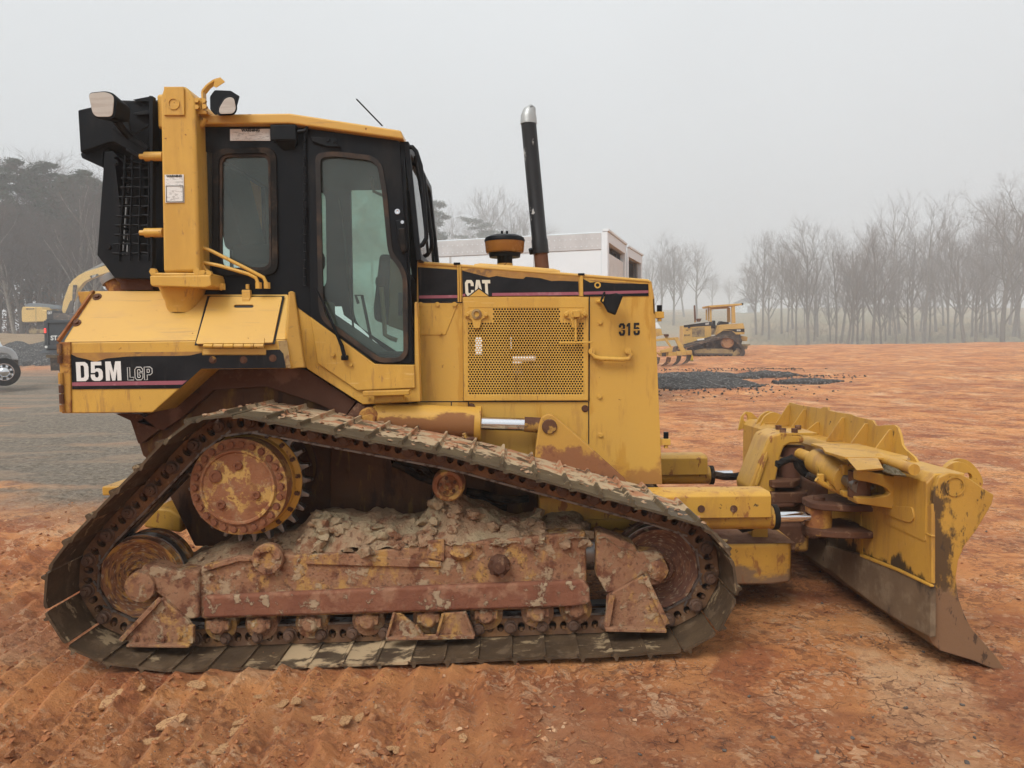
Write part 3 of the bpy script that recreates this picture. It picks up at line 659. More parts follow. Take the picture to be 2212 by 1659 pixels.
def pine_tree(seed, h=20, crown=.35, wid=.17):
    r = random.Random(seed); tr, nd = MB(), MB(); pts = [V((r.gauss(0, .1) * k / 6, r.gauss(0, .1) * k / 6, -.4 + h * k / 8)) for k in range(9)]
    tr.tube(pts, [h * .012 * (1 - .85 * k / 8) for k in range(9)], 7, caps=False)
    for c in range(46):
        t = crown + (1 - crown) * ((c + r.random()) / 46) if c > 5 else r.uniform(crown * .55, crown)
        z = t * h * .98; env = max(.10, math.sin(math.pi * min(1, (1 - t) / (1 - crown + .02) * .66 + .10))) * wid * h * r.choice((.35, .7, .95, 1.2))
        a = r.uniform(0, 6.283); d = V((math.cos(a), math.sin(a), r.uniform(-.05, .45))); o = V((0, 0, z)); e = o + d * env
        tr.tube([o, o.lerp(e, .5) + V((0, 0, -.12)), e], [.07, .045, .015], 3, caps=False)
        for k in range(12):
            q = o.lerp(e, r.uniform(.3, 1.08)) + V((r.gauss(0, .25), r.gauss(0, .25), r.gauss(0, .10)))
            for m in range(13):
                f = q + V((r.gauss(0, .30), r.gauss(0, .30), r.gauss(0, .11))); u = V((r.gauss(0, 1), r.gauss(0, 1), abs(r.gauss(0, .6)))).normalized() * r.uniform(.14, .32)
                w = V((r.gauss(0, 1), r.gauss(0, 1), r.gauss(0, 1))).normalized() * .075
                nd.add([f - u, f + u * .2 + w, f + u, f + u * .2 - w], [(0, 1, 2, 3)])
    return tr, nd
BARE = []
for sd, sp, fk, de in ((1, .42, .22, 1.1), (2, .36, .30, 1.2), (3, .5, .18, 1.1), (4, .38, .15, 1.3), (7, .46, .36, 1)):
    t, w = bare_tree(sd, 20, sp, fk, de); BARE.append((t.mesh('trunk', bark, normals=False), w.mesh('crown', twig_m, normals=False)))
PALE = [(m_[0].copy(), m_[1]) for m_ in BARE[:2]]
for m_ in PALE: m_[0].materials[0] = bark_pale
PINE = []
for sd, cr, wd in ((11, .38, .17), (12, .30, .21), (13, .45, .19)):
    t, w = pine_tree(sd, 20, cr, wd); PINE.append((t.mesh('trunk', pine_bark, normals=False), w.mesh('crown', needle, normals=False)))
trng = random.Random(77)
def plant(kind, protos, px, top, dist, label, group, dz=0, wid=1.0, base=None, idx=None):
    """a tree at photo column px whose tip reaches photo row top, standing dist metres off"""
    Y = dist - 3.82; tip = P('X', px, top, Y); zb = float(H0(np.array([tip.x]), np.array([Y]))[0]) + dz
    h = (tip.z - zb) / 20.0; pr = protos[trng.randrange(len(protos)) if idx is None else idx]
    o = empty(kind, (tip.x, Y, zb)); o.rotation_euler.z = trng.uniform(0, 6.28); o.scale = (h * wid, h * wid, h)
    for nm, me in zip(('trunk', 'crown'), pr):
        c = bpy.data.objects.new(nm, me); col.objects.link(c); c.parent = o
    return tag(o, label, 'tree', group)
ORD = ['first', 'second', 'third', 'fourth', 'fifth', 'sixth', 'seventh', 'eighth', 'ninth', 'tenth', 'eleventh', 'twelfth', 'thirteenth', 'fourteenth', 'fifteenth', 'sixteenth', 'seventeenth', 'eighteenth', 'nineteenth', 'twentieth', 'twenty-first', 'twenty-second', 'twenty-third', 'twenty-fourth', 'twenty-fifth', 'twenty-sixth', 'twenty-seventh', 'twenty-eighth']
row = [(1648, 528, 112), (1690, 532, 118), (1722, 560, 108), (1748, 530, 122), (1768, 536, 110), (1808, 524, 114), (1842, 522, 120), (1866, 540, 108), (1888, 524, 126), (1925, 488, 114),
       (1946, 520, 124), (1978, 500, 116), (2000, 498, 110), (2026, 520, 121), (2052, 514, 112), (2080, 512, 119), (2104, 530, 108), (2122, 505, 123), (2146, 488, 112), (2172, 452, 116), (2196, 460, 108), (2225, 450, 113)]
for k, (px, tp, ds) in enumerate(row):
    ds = trng.uniform(150, 215); tp += 16 if k < 17 else 0
    lb = 'tallest bare tree, at the right edge of the photo' if k == len(row) - 2 else ('bare grey tree half cut by the right edge of the photo' if k == len(row) - 1 else
         'bare grey tree, %s from the left in the row past the clay field' % ORD[k])
    plant('bare_tree', BARE, px, tp, ds, lb, 'bare trees past the clay field', wid=trng.uniform(.72, 1.0))
for k, px in enumerate((1634, 1662, 1702, 1714, 1738, 1760, 1795, 1818, 1830, 1855, 1905, 1915, 1938, 1962, 1990, 2010, 2040, 2064, 2088, 2110, 2132, 2158, 2185, 2205)):
    plant('slender_tree', BARE, px, 618 - (px - 1632) * .09 + trng.uniform(-45, 40), trng.uniform(150, 230), 'slender understorey tree, %s from the left among the tall bare trees' % ORD[k], 'slender trees among the bare row', wid=1.1)
for k, (px, tp, ds) in enumerate([(1405, 570, 250), (1428, 556, 270), (1455, 552, 245), (1478, 565, 290), (1505, 558, 255), (1540, 600, 400), (1575, 605, 440), (1610, 590, 420)]):
    plant('bare_tree', BARE, px, tp, ds, 'fog-dimmed bare tree, %s from the left between the white boxes and the open-cab bulldozer' % ORD[k], 'fog-dimmed bare trees', wid=1.05)
plant('pine_tree', PINE, 942, 432, 175, 'pine tree rising right beside the cab grab rails', 'pine trees', idx=0)
plant('pine_tree', PINE, 1036, 471, 215, 'round-headed pine above the air pre-cleaner', 'pine trees', wid=1.5, idx=1)
for k, (px, tp, ds) in enumerate([(978, 500, 280), (1082, 470, 250), (1108, 478, 265), (1132, 486, 255)]):
    plant('bare_tree', BARE, px, tp, ds, ['low bare tree between the two pines behind the white boxes', 'bare tree just left of the exhaust stack, nearest the round-headed pine', 'middle bare tree left of the exhaust stack', 'bare tree closest to the exhaust stack'][k], 'bare trees behind the white boxes', wid=1.1)
lp = [(-28, 350, 90), (4, 372, 87), (34, 341, 92), (68, 368, 96), (103, 349, 91), (134, 382, 87), (158, 374, 95), (184, 366, 90), (208, 386, 87), (240, 392, 92), (292, 402, 96)]
for k, (px, tp, ds) in enumerate(lp):
    plant('pine_tree', PINE, px, tp, ds, 'tall dark pine, %s from the left in the misty wood' % ORD[k], 'pines in the misty wood', wid=trng.uniform(.95, 1.2))
lb_ = [(-14, 500, 84), (14, 470, 86), (40, 540, 83), (60, 500, 89), (84, 520, 84), (112, 480, 88), (128, 540, 83), (172, 500, 86), (196, 520, 89), (214, 480, 85), (236, 510, 88), (50, 450, 93), (120, 440, 95), (90, 430, 98), (185, 450, 96), (255, 480, 91)]
for k, (px, tp, ds) in enumerate(lb_):
    plant('bare_tree', BARE, px, tp, ds, 'leafless tree, number %s from the left at the foot of the pines' % ORD[k], 'leafless trees under the pines', wid=1.5)
for k, (px, tp, ds) in enumerate([(22, 500, 82), (149, 452, 83), (190, 505, 82)]):
    plant('pale_tree', PALE, px, tp, ds, ['pale-barked bare tree with bent limbs at the left edge', 'tall pale-barked bare tree in front of the dark wood', 'pale-barked bare tree beside the rear screen guard'][k], 'pale-barked trees', wid=1.1)
ub = MB(); rr = random.Random(3)
for k in range(9000):                                     # brush and dead leaves massed under the wood
    Y = rr.uniform(79, 92); x = (Y + 3.82) * rr.uniform(-.78, -.42); h = rr.random() ** 1.3 * 8.5
    q = V((x, Y, float(np.interp(Y, [72, 95, 160], [2.95, 3.1, 5])) + h)); u = V((rr.gauss(0, 1), rr.gauss(0, 1), rr.gauss(0, 1))).normalized() * rr.uniform(.15, .45)
    w = V((rr.gauss(0, 1), rr.gauss(0, 1), rr.gauss(0, 1))).normalized() * .10
    ub.add([q - u, q + w, q + u, q - w], [(0, 1, 2, 3)])
tag(ub.build('undergrowth', dead_leaf, normals=False, smooth=False), 'brown brush massed at the foot of the misty wood', kind='stuff')
# scrub along the field edge under the bare row
ub = MB()
for k in range(9000):
    t = rr.random(); Y = rr.uniform(150, 200); px = 1620 + 640 * t; q = P('X', px, 745, Y); q.z = float(H0(np.array([q.x]), np.array([Y]))[0]) + rr.random() ** 1.5 * 5.5
    u = V((rr.gauss(0, .6), rr.gauss(0, .6), rr.gauss(0, 1))).normalized() * rr.uniform(.3, 1.1); w = u.cross(V((rr.gauss(0, 1), rr.gauss(0, 1), 1))).normalized() * .018
    ub.add([q - u, q + w, q + u, q - w], [(0, 1, 2, 3)])
tag(ub.build('scrub', twig_m, normals=False, smooth=False), 'thin scrub at the far edge of the clay field', kind='stuff')

# ------------------------------------------------------------------ heaps
asphalt = mat('black_asphalt_gravel', (.034, .034, .034), .95, spec=.1, base2=(.065, .063, .06), bs=14, bump=(22, .03), layers=[dict(c=(.26, .25, .235), s=12, t=.58, w=.03, d=3, a=.8), dict(c=(.09, .085, .08), s=5, t=.58, w=.06, a=.7)])
tan_dirt = mat('tan_dirt', (.28, .20, .12), .95, base2=(.22, .15, .085), bs=.6, bump=(5, .05))
def heap(name, cx, cy_, rx, ry, h, m, seed, label, cat, n=44, rough=.35, group=None):
    b = MB(); U, Vv = np.meshgrid(np.linspace(-1, 1, n + 1), np.linspace(-1, 1, n + 1)); X, Y = cx + U * rx * 1.15, cy_ + Vv * ry * 1.15
    rad = np.hypot(U, Vv) * 1.15 + (fbm(X, Y, 1.95 / max(ry, .5), 5, seed, .6) - .5) * 1.25
    k = np.clip(1 - rad, 0, None) ** .7
    Z = H0(X, Y) - .06 + np.where(k > 0, h * k * (1 + rough * (fbm(X, Y, 6 / ry, 4, seed + 3) - .5) * 2) + .09, -.1)
    b.v = [V(q) for q in np.stack([X, Y, Z], -1).reshape(-1, 3)]
    for j in range(n):
        for i in range(n):
            a = j * (n + 1) + i; b.f.append((a, a + 1, a + n + 2, a + n + 1))
    o = b.build(name, m, None, normals=False); return tag(o, label, cat, group)
p = PZ('M', 360, 1120, .22); heap('gravel_heap', p.x, p.y, 1.75, 1.8, .26, asphalt, 201, 'largest low heap of black asphalt gravel, nearest the hood front', 'gravel heap', group='black gravel heaps')
p = PZ('M', 330, 1046, .45); heap('gravel_heap', p.x, p.y, 2.2, 1.0, .16, asphalt, 211, 'thin strip of black gravel behind the largest heap', 'gravel heap', group='black gravel heaps')
p = PZ('M', 740, 1040, .45); heap('gravel_heap', p.x, p.y, 1.2, .7, .15, asphalt, 221, 'black gravel heap in the middle of the clay field', 'gravel heap', group='black gravel heaps')
p = PZ('M', 985, 1068, .4); heap('gravel_heap', p.x, p.y, 1.0, .7, .08, asphalt, 231, 'flattened black gravel heap farthest right on the clay', 'gravel heap', group='black gravel heaps')
p = P('K', 260, 1240, 40); heap('gravel_heap', p.x, 42, 7.5, 4, .95, asphalt, 241, 'tall black gravel bank between the white truck and the dump truck', 'gravel heap', group='black gravel heaps')
p = P('K', 120, 1010, 58); heap('dirt_bank', p.x - 4, 60, 16, 6, .35, tan_dirt, 251, 'tan dirt bank under the excavator', 'dirt bank')

gb = MB(); gr = random.Random(31)
for nm, cxp, ryp, n_ in (((380, 1120), 2.4, 2.2, 420), ((330, 1046), 2.6, 1.4, 140), ((740, 1040), 1.7, 1.1, 160), ((985, 1068), 1.5, 1.1, 170)):
    p = PZ('M', *nm, .3); pts_ = [(p.x + gr.gauss(0, cxp * .55), p.y + gr.gauss(0, ryp * .55)) for k in range(n_)]; zs_ = H(np.array([q[0] for q in pts_]), np.array([q[1] for q in pts_]))
    for (x, y), z in zip(pts_, zs_):
        r = gr.uniform(.012, .05); vs_, fs_ = gr.choice(CL); gb.add([V((x + q.x * r, y + q.y * r, float(z) + .03 + q.z * r)) for q in vs_], fs_)
tag(gb.build('scattered_gravel', asphalt, ground), kind='stuff')
# ================================================================== the bulldozer in front
doz = tag(empty('bulldozer', (-.5, YC, 0)), 'muddy yellow crawler bulldozer with black enclosed cab, filling the foreground', 'bulldozer')
def PL(name, fr, loops, Y, th, m, parent=doz, **k): return plate(name, fr, loops, Y, th, m, parent, **k)
def bolts(name, fr, pts, Y, r, h, m, parent, washer=0):
    for a, b_ in pts: MB().hexbolt(P(fr, a, b_, Y), -NY, r, h, washer).build(name, m, parent)

# ---- hull between the tracks
HY = .86
PL('hull', 'X', [(283, 905), (345, 868), (445, 800), (645, 795), (765, 868), (890, 880), (960, 1010), (1180, 1060), (1440, 1075), (1440, 1130), (1180, 1170), (960, 1190), (420, 1180), (330, 1000), (308, 985)], HY, 2 * (YC - HY), dark_rust, bevel=.01)
PL('wheel_arch', 'X', [(340, 888), (441, 799), (643, 796), (664, 800), (768, 868), (744, 902), (690, 874), (575, 835), (462, 842), (398, 898), (352, 930), (290, 912)], .80, .055, arch_m)
PL('inner_guard', 'F', [[(140, 300), (470, 400), (470, 445), (640, 500), (640, 540), (700, 560), (660, 790), (140, 800)]], .80, .05, dark_rust)
PL('frame_bracket', 'C', [(510, 1165), (700, 1165), (860, 1290), (720, 1400), (690, 1400), (630, 1220)], .80, .30, brown_rust)
# drawbar and rear counterplates low behind the tracks
b = MB(); p0, p1 = P('E', 415, 575, 1.1), P('E', 560, 575, 1.1); b.box((p0.x, 1.1, p0.z - .06), (p1.x + .5, 1.7, p0.z + .0)); b.build('drawbar', yellow_worn, doz, .01)
PL('rear_casing', 'E', [(640, 740), (700, 690), (790, 700), (850, 740), (850, 830), (640, 800)], .9, .9, yellow_worn, bevel=.02)
for (a0, b0, a1, b1, r_) in [(480, 450, 760, 560, .02), (620, 470, 760, 520, .017), (880, 600, 1220, 640, .022), (900, 620, 1100, 690, .02)]:
    A, B_ = P('F', a0, b0, .76), P('F', a1, b1, .76); m_ = A.lerp(B_, .5) + V((0, 0, -.02)); MB().tube([A, A.lerp(m_, .5) + V((0, 0, .008)), m_, m_.lerp(B_, .5) + V((0, 0, -.008)), B_], r_, 8).build('hydraulic_hose', rubber, doz)

# ---- fuel tank and fender at the rear
TY = .50
tank = PL('fuel_tank', 'C', [(92, 600), (1868, 578), (1904, 806), (1190, 812), (806, 1156), (92, 1162)], TY, HY - TY + .02, yellow, bevel=.008)
sl = [P('C', 92, 600, TY), P('C', 1868, 578, TY), P('C', 342, 193, .76), P('C', 1892, 193, .76)]
slope_n = (sl[1] - sl[0]).cross(sl[2] - sl[0]).normalized()
if slope_n.z > 0: slope_n = -slope_n                       # points into the tank
SP = (sl[0], slope_n)
back = [V((sl[2].x - .02, HY + .3, sl[2].z)), V((sl[3].x, HY + .3, sl[3].z)), V((sl[0].x + .05, HY + .3, sl[0].z)), V((sl[1].x, HY + .3, sl[1].z))]
MB().hull(sl + back).build('tank_top', yellow_top, doz, .012)
q = PS('C', [(1892, 195), (1922, 195), (2006, 794), (1906, 806), (1868, 578)], pl=(P('C', 1868, 578, TY + .004), V((-.55, 1, .1)).normalized()))
MB().prism([q], V((-.02, .05, 0))).build('tank_end_panel', yellow_top, doz, .004)
PL('tank_inner_end', 'C', [(1880, 200), (1926, 200), (2012, 800), (1890, 810)], .72, .2, yellow, bevel=.004)
def on_slope(pts, lift): return PS('C', pts, pl=(SP[0] - slope_n * lift, slope_n))
lid = MB().prism([fillet(on_slope([(1258, 236), (1832, 236), (1756, 600), (1148, 610)], .012), .012), fillet(on_slope([(1450, 300), (1605, 300), (1605, 325), (1450, 325)], .012), .02)], slope_n * .010).build('filler_lid', yellow_top, doz, .003)
MB().prism([on_slope([(1440, 292), (1615, 292), (1615, 332), (1440, 332)], .004)], slope_n * .002).build('grip_slot', letter_black, lid)
MB().prism([on_slope([(1240, 232), (1850, 232), (1772, 612), (1138, 622)], .0035)], slope_n * .003).build('lid_seam', black_flat, lid)
b = MB(); L0, L1 = on_slope([(1208, 628)], .012)[0], on_slope([(1690, 628)], .012)[0]
for k in range(6):
    a_, c_ = L0.lerp(L1, k / 6 + .006), L0.lerp(L1, (k + 1) / 6 - .006); MB().cyl(a_, c_, .012, n=12).build('hinge_knuckle', yellow_top if k % 2 else yellow, lid, .002)
MB().prism([on_slope([(1212, 562), (1690, 562), (1690, 606), (1212, 606)], .018)], slope_n * .008).build('hinge_leaf', yellow_top, lid, .002)
PL('hinge_leaf', 'C', [(1205, 650), (1703, 650), (1703, 696), (1205, 696)], TY - .010, .009, yellow_top, lid, bevel=.002)
b = MB(); c_ = on_slope([(1552, 225)], .02)[0]; b.obox(c_, (.05, .03, .06)); b.obox(c_ + V((0, .02, .05)), (.02, .02, .03)); b.obox(c_ + V((0, -.012, -.03)), (.045, .02, .02)); b.build('lid_latch', yellow_top, lid, .004)
for a_, b_ in ((205, 447), (368, 240)):
    c_ = on_slope([(a_, b_)], .0)[0]; MB().lathe(c_, -slope_n, [(.0, .004), (.026, .004), (.026, .0)], 18).build('washer', brown_rust, tank)
    MB().hexbolt(c_, -slope_n, .015, .014).build('bolt', brown_rust, tank)
# rear hinge strip, rusted
strip = PL('rear_hinge_post', 'C', [(58, 598), (152, 596), (160, 1160), (84, 1162)], TY - .012, .1, yellow_rusty, bevel=.006)
for y0, y1 in ((610, 690), (700, 765), (840, 930), (940, 1000), (1010, 1085), (1095, 1150)):
    A, B_ = P('C', 66 + (y0 - 600) * .045, y0, TY - .02), P('C', 66 + (y1 - 600) * .045, y1, TY - .02); MB().cyl(A, B_, .013, n=10).build('hinge_knuckle', brown_rust if y0 % 3 else yellow_rusty, strip)
e0 = P('C', 60, 590, TY); e1 = P('C', 338, 196, .75)
MB().beam(e0 + V((.0, 0, 0)), e1, .016, .018).build('rear_edge_strip', yellow_rusty, strip)
PL('rear_ear', 'C', [(208, 198), (345, 192), (345, 215), (255, 318), (228, 280)], .80, .05, yellow_worn, bevel=.006)
# decal with torn top edge, stripe and lettering
PL('tank_decal', 'C', [(158, 692), (205, 716), (290, 735), (352, 755), (392, 742), (440, 727), (520, 720), (600, 712), (740, 708), (870, 707), (1000, 706), (1100, 703), (1195, 682), (1197, 701), (1702, 701), (1706, 660), (1812, 656), (1842, 690), (1850, 740), (1862, 803), (1190, 809), (1022, 964), (170, 971)], TY - .004, .003, black_flat, tank, bevel=0)
PL('torn_edge', 'C', [(160, 682), (1195, 672), (1190, 690), (1100, 708), (1000, 710), (870, 712), (600, 716), (440, 732), (352, 760), (290, 740), (205, 722), (158, 695)], TY - .0025, .002, torn_m, tank, bevel=0)
PL('bare_patch', 'C', [(1800, 590), (1868, 580), (1885, 680), (1898, 802), (1868, 803), (1850, 740), (1842, 690), (1812, 656)], TY - .0035, .003, bare_metal, tank, bevel=0)
PL('red_stripe', 'C', [(168, 916), (1078, 902), (1040, 934), (170, 946)], TY - .006, .0015, pink, tank, bevel=0)
def quad(fr, ll, lr, ul, Y): return [P(fr, *ll, Y), P(fr, *lr, Y), P(fr, *ul, Y)]
word('model_lettering', [('D', 0, .275), ('5', .32, .59), ('M', .655, 1)], quad('C', (205, 908), (560, 901), (197, 756), TY - .0055), letter_white, tank)
word('outline_lettering', [('L', 0, .27), ('G', .30, .62), ('P', .68, 1)], quad('C', (610, 899), (805, 895), (606, 798), TY - .0055), letter_white, tank, outline=.0022)
bolts('bolt', 'C', [(1283, 738), (1527, 738), (1758, 725)], TY - .004, .014, .008, brown_rust, tank, washer=.021)
# filler neck behind
b = MB(); A = P('K', 1370, 440, 1.0); D_ = V((-.5, 0, .86)).normalized(); b.cyl(A - D_ * .05, A + D_ * .09, .045, n=20); b.build('filler_neck', yellow_rusty, doz)
b = MB(); b.lathe(A + D_ * .07, D_, [(.0, .05), (.035, .05), (.052, .042), (.056, .02), (.056, .0), (.0, .0)], 20); b.build('filler_cap', mat('grey_cap', (.25, .24, .23), .5, bump=(30, .002)), doz)

# ---- undercarriage (near side), then its simpler twin
UY = .33
def circ(fr, x, y, Y): return P(fr, x, y, Y)
cS, cR, cI, cK = P('E', 1218, 545, .36), P('E', 640, 1065, UY), P('G', 850, 985, UY), P('F', 783, 562, UY)
rS, rR, rI, rK = .335, .284, .281, .145
def hull_path():
    pts = []
    for c, r in ((cS, rS), (cR, rR), (cI, rI), (cK, rK)):
        for k in range(180):
            w = 2 * math.pi * k / 180; pts.append((c.x + math.cos(w) * r, c.z + math.sin(w) * r))
    pts += [(x, .040 + (x + 1.51) * .026) for x in np.linspace(-1.75, .55, 24)]
    pts = sorted(set((float(a), float(b)) for a, b in pts)); cr = lambda o, a, b: (a[0] - o[0]) * (b[1] - o[1]) - (a[1] - o[1]) * (b[0] - o[0])
    lo, up = [], []
    for p in pts:
        while len(lo) > 1 and cr(lo[-2], lo[-1], p) <= 0: lo.pop()
        lo.append(p)
    for p in reversed(pts):
        while len(up) > 1 and cr(up[-2], up[-1], p) <= 0: up.pop()
        up.append(p)
    return lo[:-1] + up[:-1]                               # counter-clockwise
hp = np.array(hull_path()); seg = np.roll(hp, -1, 0) - hp; sl_ = np.hypot(seg[:, 0], seg[:, 1]); cum = np.concatenate([[0], np.cumsum(sl_)]); TL = cum[-1]
NP = round(TL / .171); PITCH_T = TL / NP
def at_path(s):
    s %= TL; i = min(int(np.searchsorted(cum, s, 'right') - 1), len(hp) - 1); t = (s - cum[i]) / sl_[i]; p = hp[i] + seg[i] * t
    return p
HP = PITCH_T / 2
# shoe: s along travel, n outward; one grouser bar and lipped edges
prof = [(-HP - .012, .050), (-HP - .004, .056), (HP - .03, .058), (HP - .012, .050), (HP + .006, .046), (HP + .008, .060), (HP - .006, .068), (HP - .022, .070), (-HP + .030, .070), (-HP + .022, .090), (-HP + .012, .091), (-HP + .006, .072), (-HP - .012, .066)]
def shoe_mesh(m, flip=False):
    b = MB(); ch = .03; W = .76
    rows = [(0, .03), (.02, 0), (W - .02, 0), (W, .03)]
    n = len(prof)
    for yy, c in rows:
        for s, nn in prof: b.v.append(V((s * (1 - (c * 1.2 if abs(s) > .05 else 0)), yy, nn)))
    for k in range(3):
        for i in range(n):
            j = (i + 1) % n; b.f.append((k * n + i, k * n + j, (k + 1) * n + j, (k + 1) * n + i))
    tr = tessellate_polygon([[V((s, 0, nn)) for s, nn in prof]])
    for t in tr: b.f.append(tuple(t)); b.f.append(tuple(3 * n + q for q in reversed(t)))
    return b.mesh('track_shoe', m, ang=40)
SH = [shoe_mesh(m_) for m_ in (shoe_m, shoe_top_m, shoe_pale_m)]
# link: plate with two windows and a pin boss
def oval(cx, cz, w, h, n=10): return [V((cx + math.cos(2 * math.pi * k / n) * w, 0, cz + math.sin(2 * math.pi * k / n) * h)) for k in range(n)]
lo_ = [V((x, 0, z)) for x, z in [(-HP - .035, -.012), (-HP - .012, -.046), (-HP + .03, -.050), (HP - .035, -.050), (HP - .01, -.044), (HP + .03, -.030), (HP + .036, .01), (HP + .02, .035), (HP - .02, .052), (-HP + .02, .052), (-HP - .02, .035)]]
lb2 = MB(); lb2.prism([lo_, oval(-.028, .004, .021, .028), oval(.030, .004, .019, .026)], V((0, .045, 0)))
lk2_me = MB().prism([[p + V((0, .165, 0)) for p in lo_]], V((0, .045, 0))).mesh('track_link', link_m, ang=30)
link_me = lb2.mesh('track_link', link_m, ang=30)
rb_ = MB(); rb_.box((-HP - .03, -.006, -.060), (HP + .0, .075, -.0495)); rb_.box((-HP - .03, .135, -.060), (HP, .216, -.0495)); rail_me = rb_.mesh('rail_face', rail_m)
pb = MB(); pb.lathe((0, -.035, 0), (0, 1, 0), [(.0, 0), (.024, 0), (.030, .006), (.030, .028), (.038, .030), (.038, .05)], 16); pb.tube([(0, -.046, 0), (0, -.03, 0)], .016, 6); pin_me = pb.mesh('track_pin', pin_m, ang=40)
nb = MB(); nb.tube([(0, .02, .012), (0, .02, .05)], .012, 6); nut_me = nb.mesh('shoe_bolt', link_m)
track = empty('track', None, doz); far_track = empty('track', None, doz)
trk = random.Random(8)
for k in range(NP):
    s0, s1 = (k + .35) * PITCH_T, (k + 1.35) * PITCH_T; a_, c_ = at_path(s0), at_path(s1); mid = (a_ + c_) / 2
    t = c_ - a_; t = t / np.linalg.norm(t); o_ = np.array([t[1], -t[0]])       # outward for a counter-clockwise loop
    m3 = Matrix(((t[0], 0, o_[0]), (0, 1, 0), (t[1], 0, o_[1]))).to_4x4()
    mw = Matrix.Translation((mid[0], 0, mid[1])) @ m3
    up = o_[1] > .75; low = o_[1] < -.8
    me = SH[1] if up else (SH[2] if low and -1.15 < mid[0] < -.55 else SH[0])
    jit = Matrix.Rotation(trk.gauss(0, .012), 4, 'Y')
    link('track_shoe', me, track, 0, mw @ jit); link('track_shoe', SH[1] if up else SH[0], far_track, 0, Matrix.Translation((mid[0], 2 * YC - .76, mid[1])) @ m3)
    mi = Matrix.Translation((mid[0], .285, mid[1])) @ m3
    link('track_link', link_me, track, 0, mi); link('track_link', lk2_me, track, 0, mi); link('rail_face', rail_me, track, 0, mi); link('shoe_bolt', nut_me, track, 0, mi @ Matrix.Translation((-.028, 0, 0))); link('shoe_bolt', nut_me, track, 0, mi @ Matrix.Translation((.03, 0, 0)))
    link('track_pin', pin_me, track, 0, Matrix.Translation((a_[0], .285, a_[1])) @ m3)
    link('track_link', link_me, far_track, 0, Matrix.Translation((mid[0], 2 * YC - .285 - .21, mid[1])) @ m3)

# caked mud lumps lying on the upper shoes
b = MB(); ml = random.Random(4)
for k in range(420):
    s = ml.uniform(0, TL); p = at_path(s); p2 = at_path(s + .01); t = (p2 - p) / .01; o_ = np.array([t[1], -t[0]])
    if o_[1] < .80: continue
    fy = ml.uniform(.16, .72) if ml.random() < .8 else ml.uniform(.05, .2); r = ml.uniform(.008, .028); c_ = V((p[0] + o_[0] * .074, fy, p[1] + o_[1] * .074)); b.hull([c_ + q for q in clod_pts(r, .45, 9, ml)])
tag(b.build('mud_lumps', mat('pale_mud', (.38, .27, .17), .95, base2=(.36, .16, .08), bs=7, bump=(60, .006)), track, ang=25), kind='stuff')

# sprocket and final drive
spk = empty('sprocket', None, doz)
teeth = []; nT = 25
for k in range(nT):
    w = 2 * math.pi * k / nT
    for dw, r in ((-.40, .292), (-.22, .298), (-.10, .338), (.10, .338), (.22, .298), (.40, .292)):
        ww = w + dw * 2 * math.pi / nT; teeth.append(V((cS.x + math.cos(ww) * r, .36, cS.z + math.sin(ww) * r)))
MB().prism([teeth], V((0, .06, 0))).build('toothed_ring', rail_m, spk, .004)
MB().lathe(V((cS.x, .42, cS.z)), (0, -1, 0), [(.0, .0), (.290, .0), (.292, .07), (.280, .078), (.262, .080), (.256, .105), (.250, .11), (.0, .11)], 56).build('sprocket_flange', yellow_worn, spk)
for k in range(18):
    w = 2 * math.pi * (k + .3) / 18; MB().hexbolt(V((cS.x + math.cos(w) * .271, .345, cS.z + math.sin(w) * .271)), -NY, .013, .012, .018).build('bolt', brown_rust, spk)
cH = P('E', 1148, 548, .19)
hubx = V((cS.x, 0, cS.z))
MB().lathe(V((cS.x, .36, cS.z)), (0, -1, 0), [(.25, .0), (.252, .04), (.256, .13), (.256, .165), (.244, .172), (.205, .172), (.200, .180), (.196, .188), (.186, .188), (.180, .178), (.12, .186), (.06, .190), (.0, .192)], 64).build('final_drive_cover', rust_hub, spk)
for k in range(26):
    w = 2 * math.pi * k / 26; MB().hexbolt(V((cS.x + math.cos(w) * .226, .19, cS.z + math.sin(w) * .226)), -NY, .0165, .016, .021).build('cover_bolt', rust_bolt, spk)
for dx, dz, r in ((-.11, .06, .034), (.10, -.04, .022), (-.085, -.09, .024), (.01, .115, .024)):
    c_ = V((cS.x + dx, .178, cS.z + dz)); MB().lathe(c_, (0, -1, 0), [(r, -.01), (r, .014), (r * .8, .018), (r * .5, .018), (r * .45, .012), (0, .012)], 16).build('plug', rust_bolt, spk)
MB().lathe(V((cS.x, .42, cS.z)), (0, 1, 0), [(.2, 0), (.22, .2), (.25, .45)], 30).build('final_drive_case', dark_rust, spk)
# idlers
def idler(c, r, name='idler_wheel', rm=None):
    p = [(.0, -.02), (.05, -.02), (.06, -.045), (.075, -.045), (.09, -.02), (r * .55, -.012), (r * .80, -.020), (r * .90, -.035), (r * .945, -.035), (r * .95, .01), (r, .014), (r, .06), (r * .95, .065), (r * .95, .11), (r, .115), (r, .16), (.0, .17)]
    mw = Matrix.Translation((c.x, UY, c.z)); o = link(name, MB().lathe(V((0, 0, 0)), (0, 1, 0), p, 56).mesh(name, rm or ring_m), doz, 0, mw)
    link('rim', MB().lathe(V((0, 0, 0)), (0, 1, 0), [(r * .955, .012), (r * 1.004, .013), (r * 1.004, .061), (r * .955, .062)], 56).mesh('rim', rail_m), o); return o
idler(cR, .231); idler(cI, .228, rm=ring_m2)
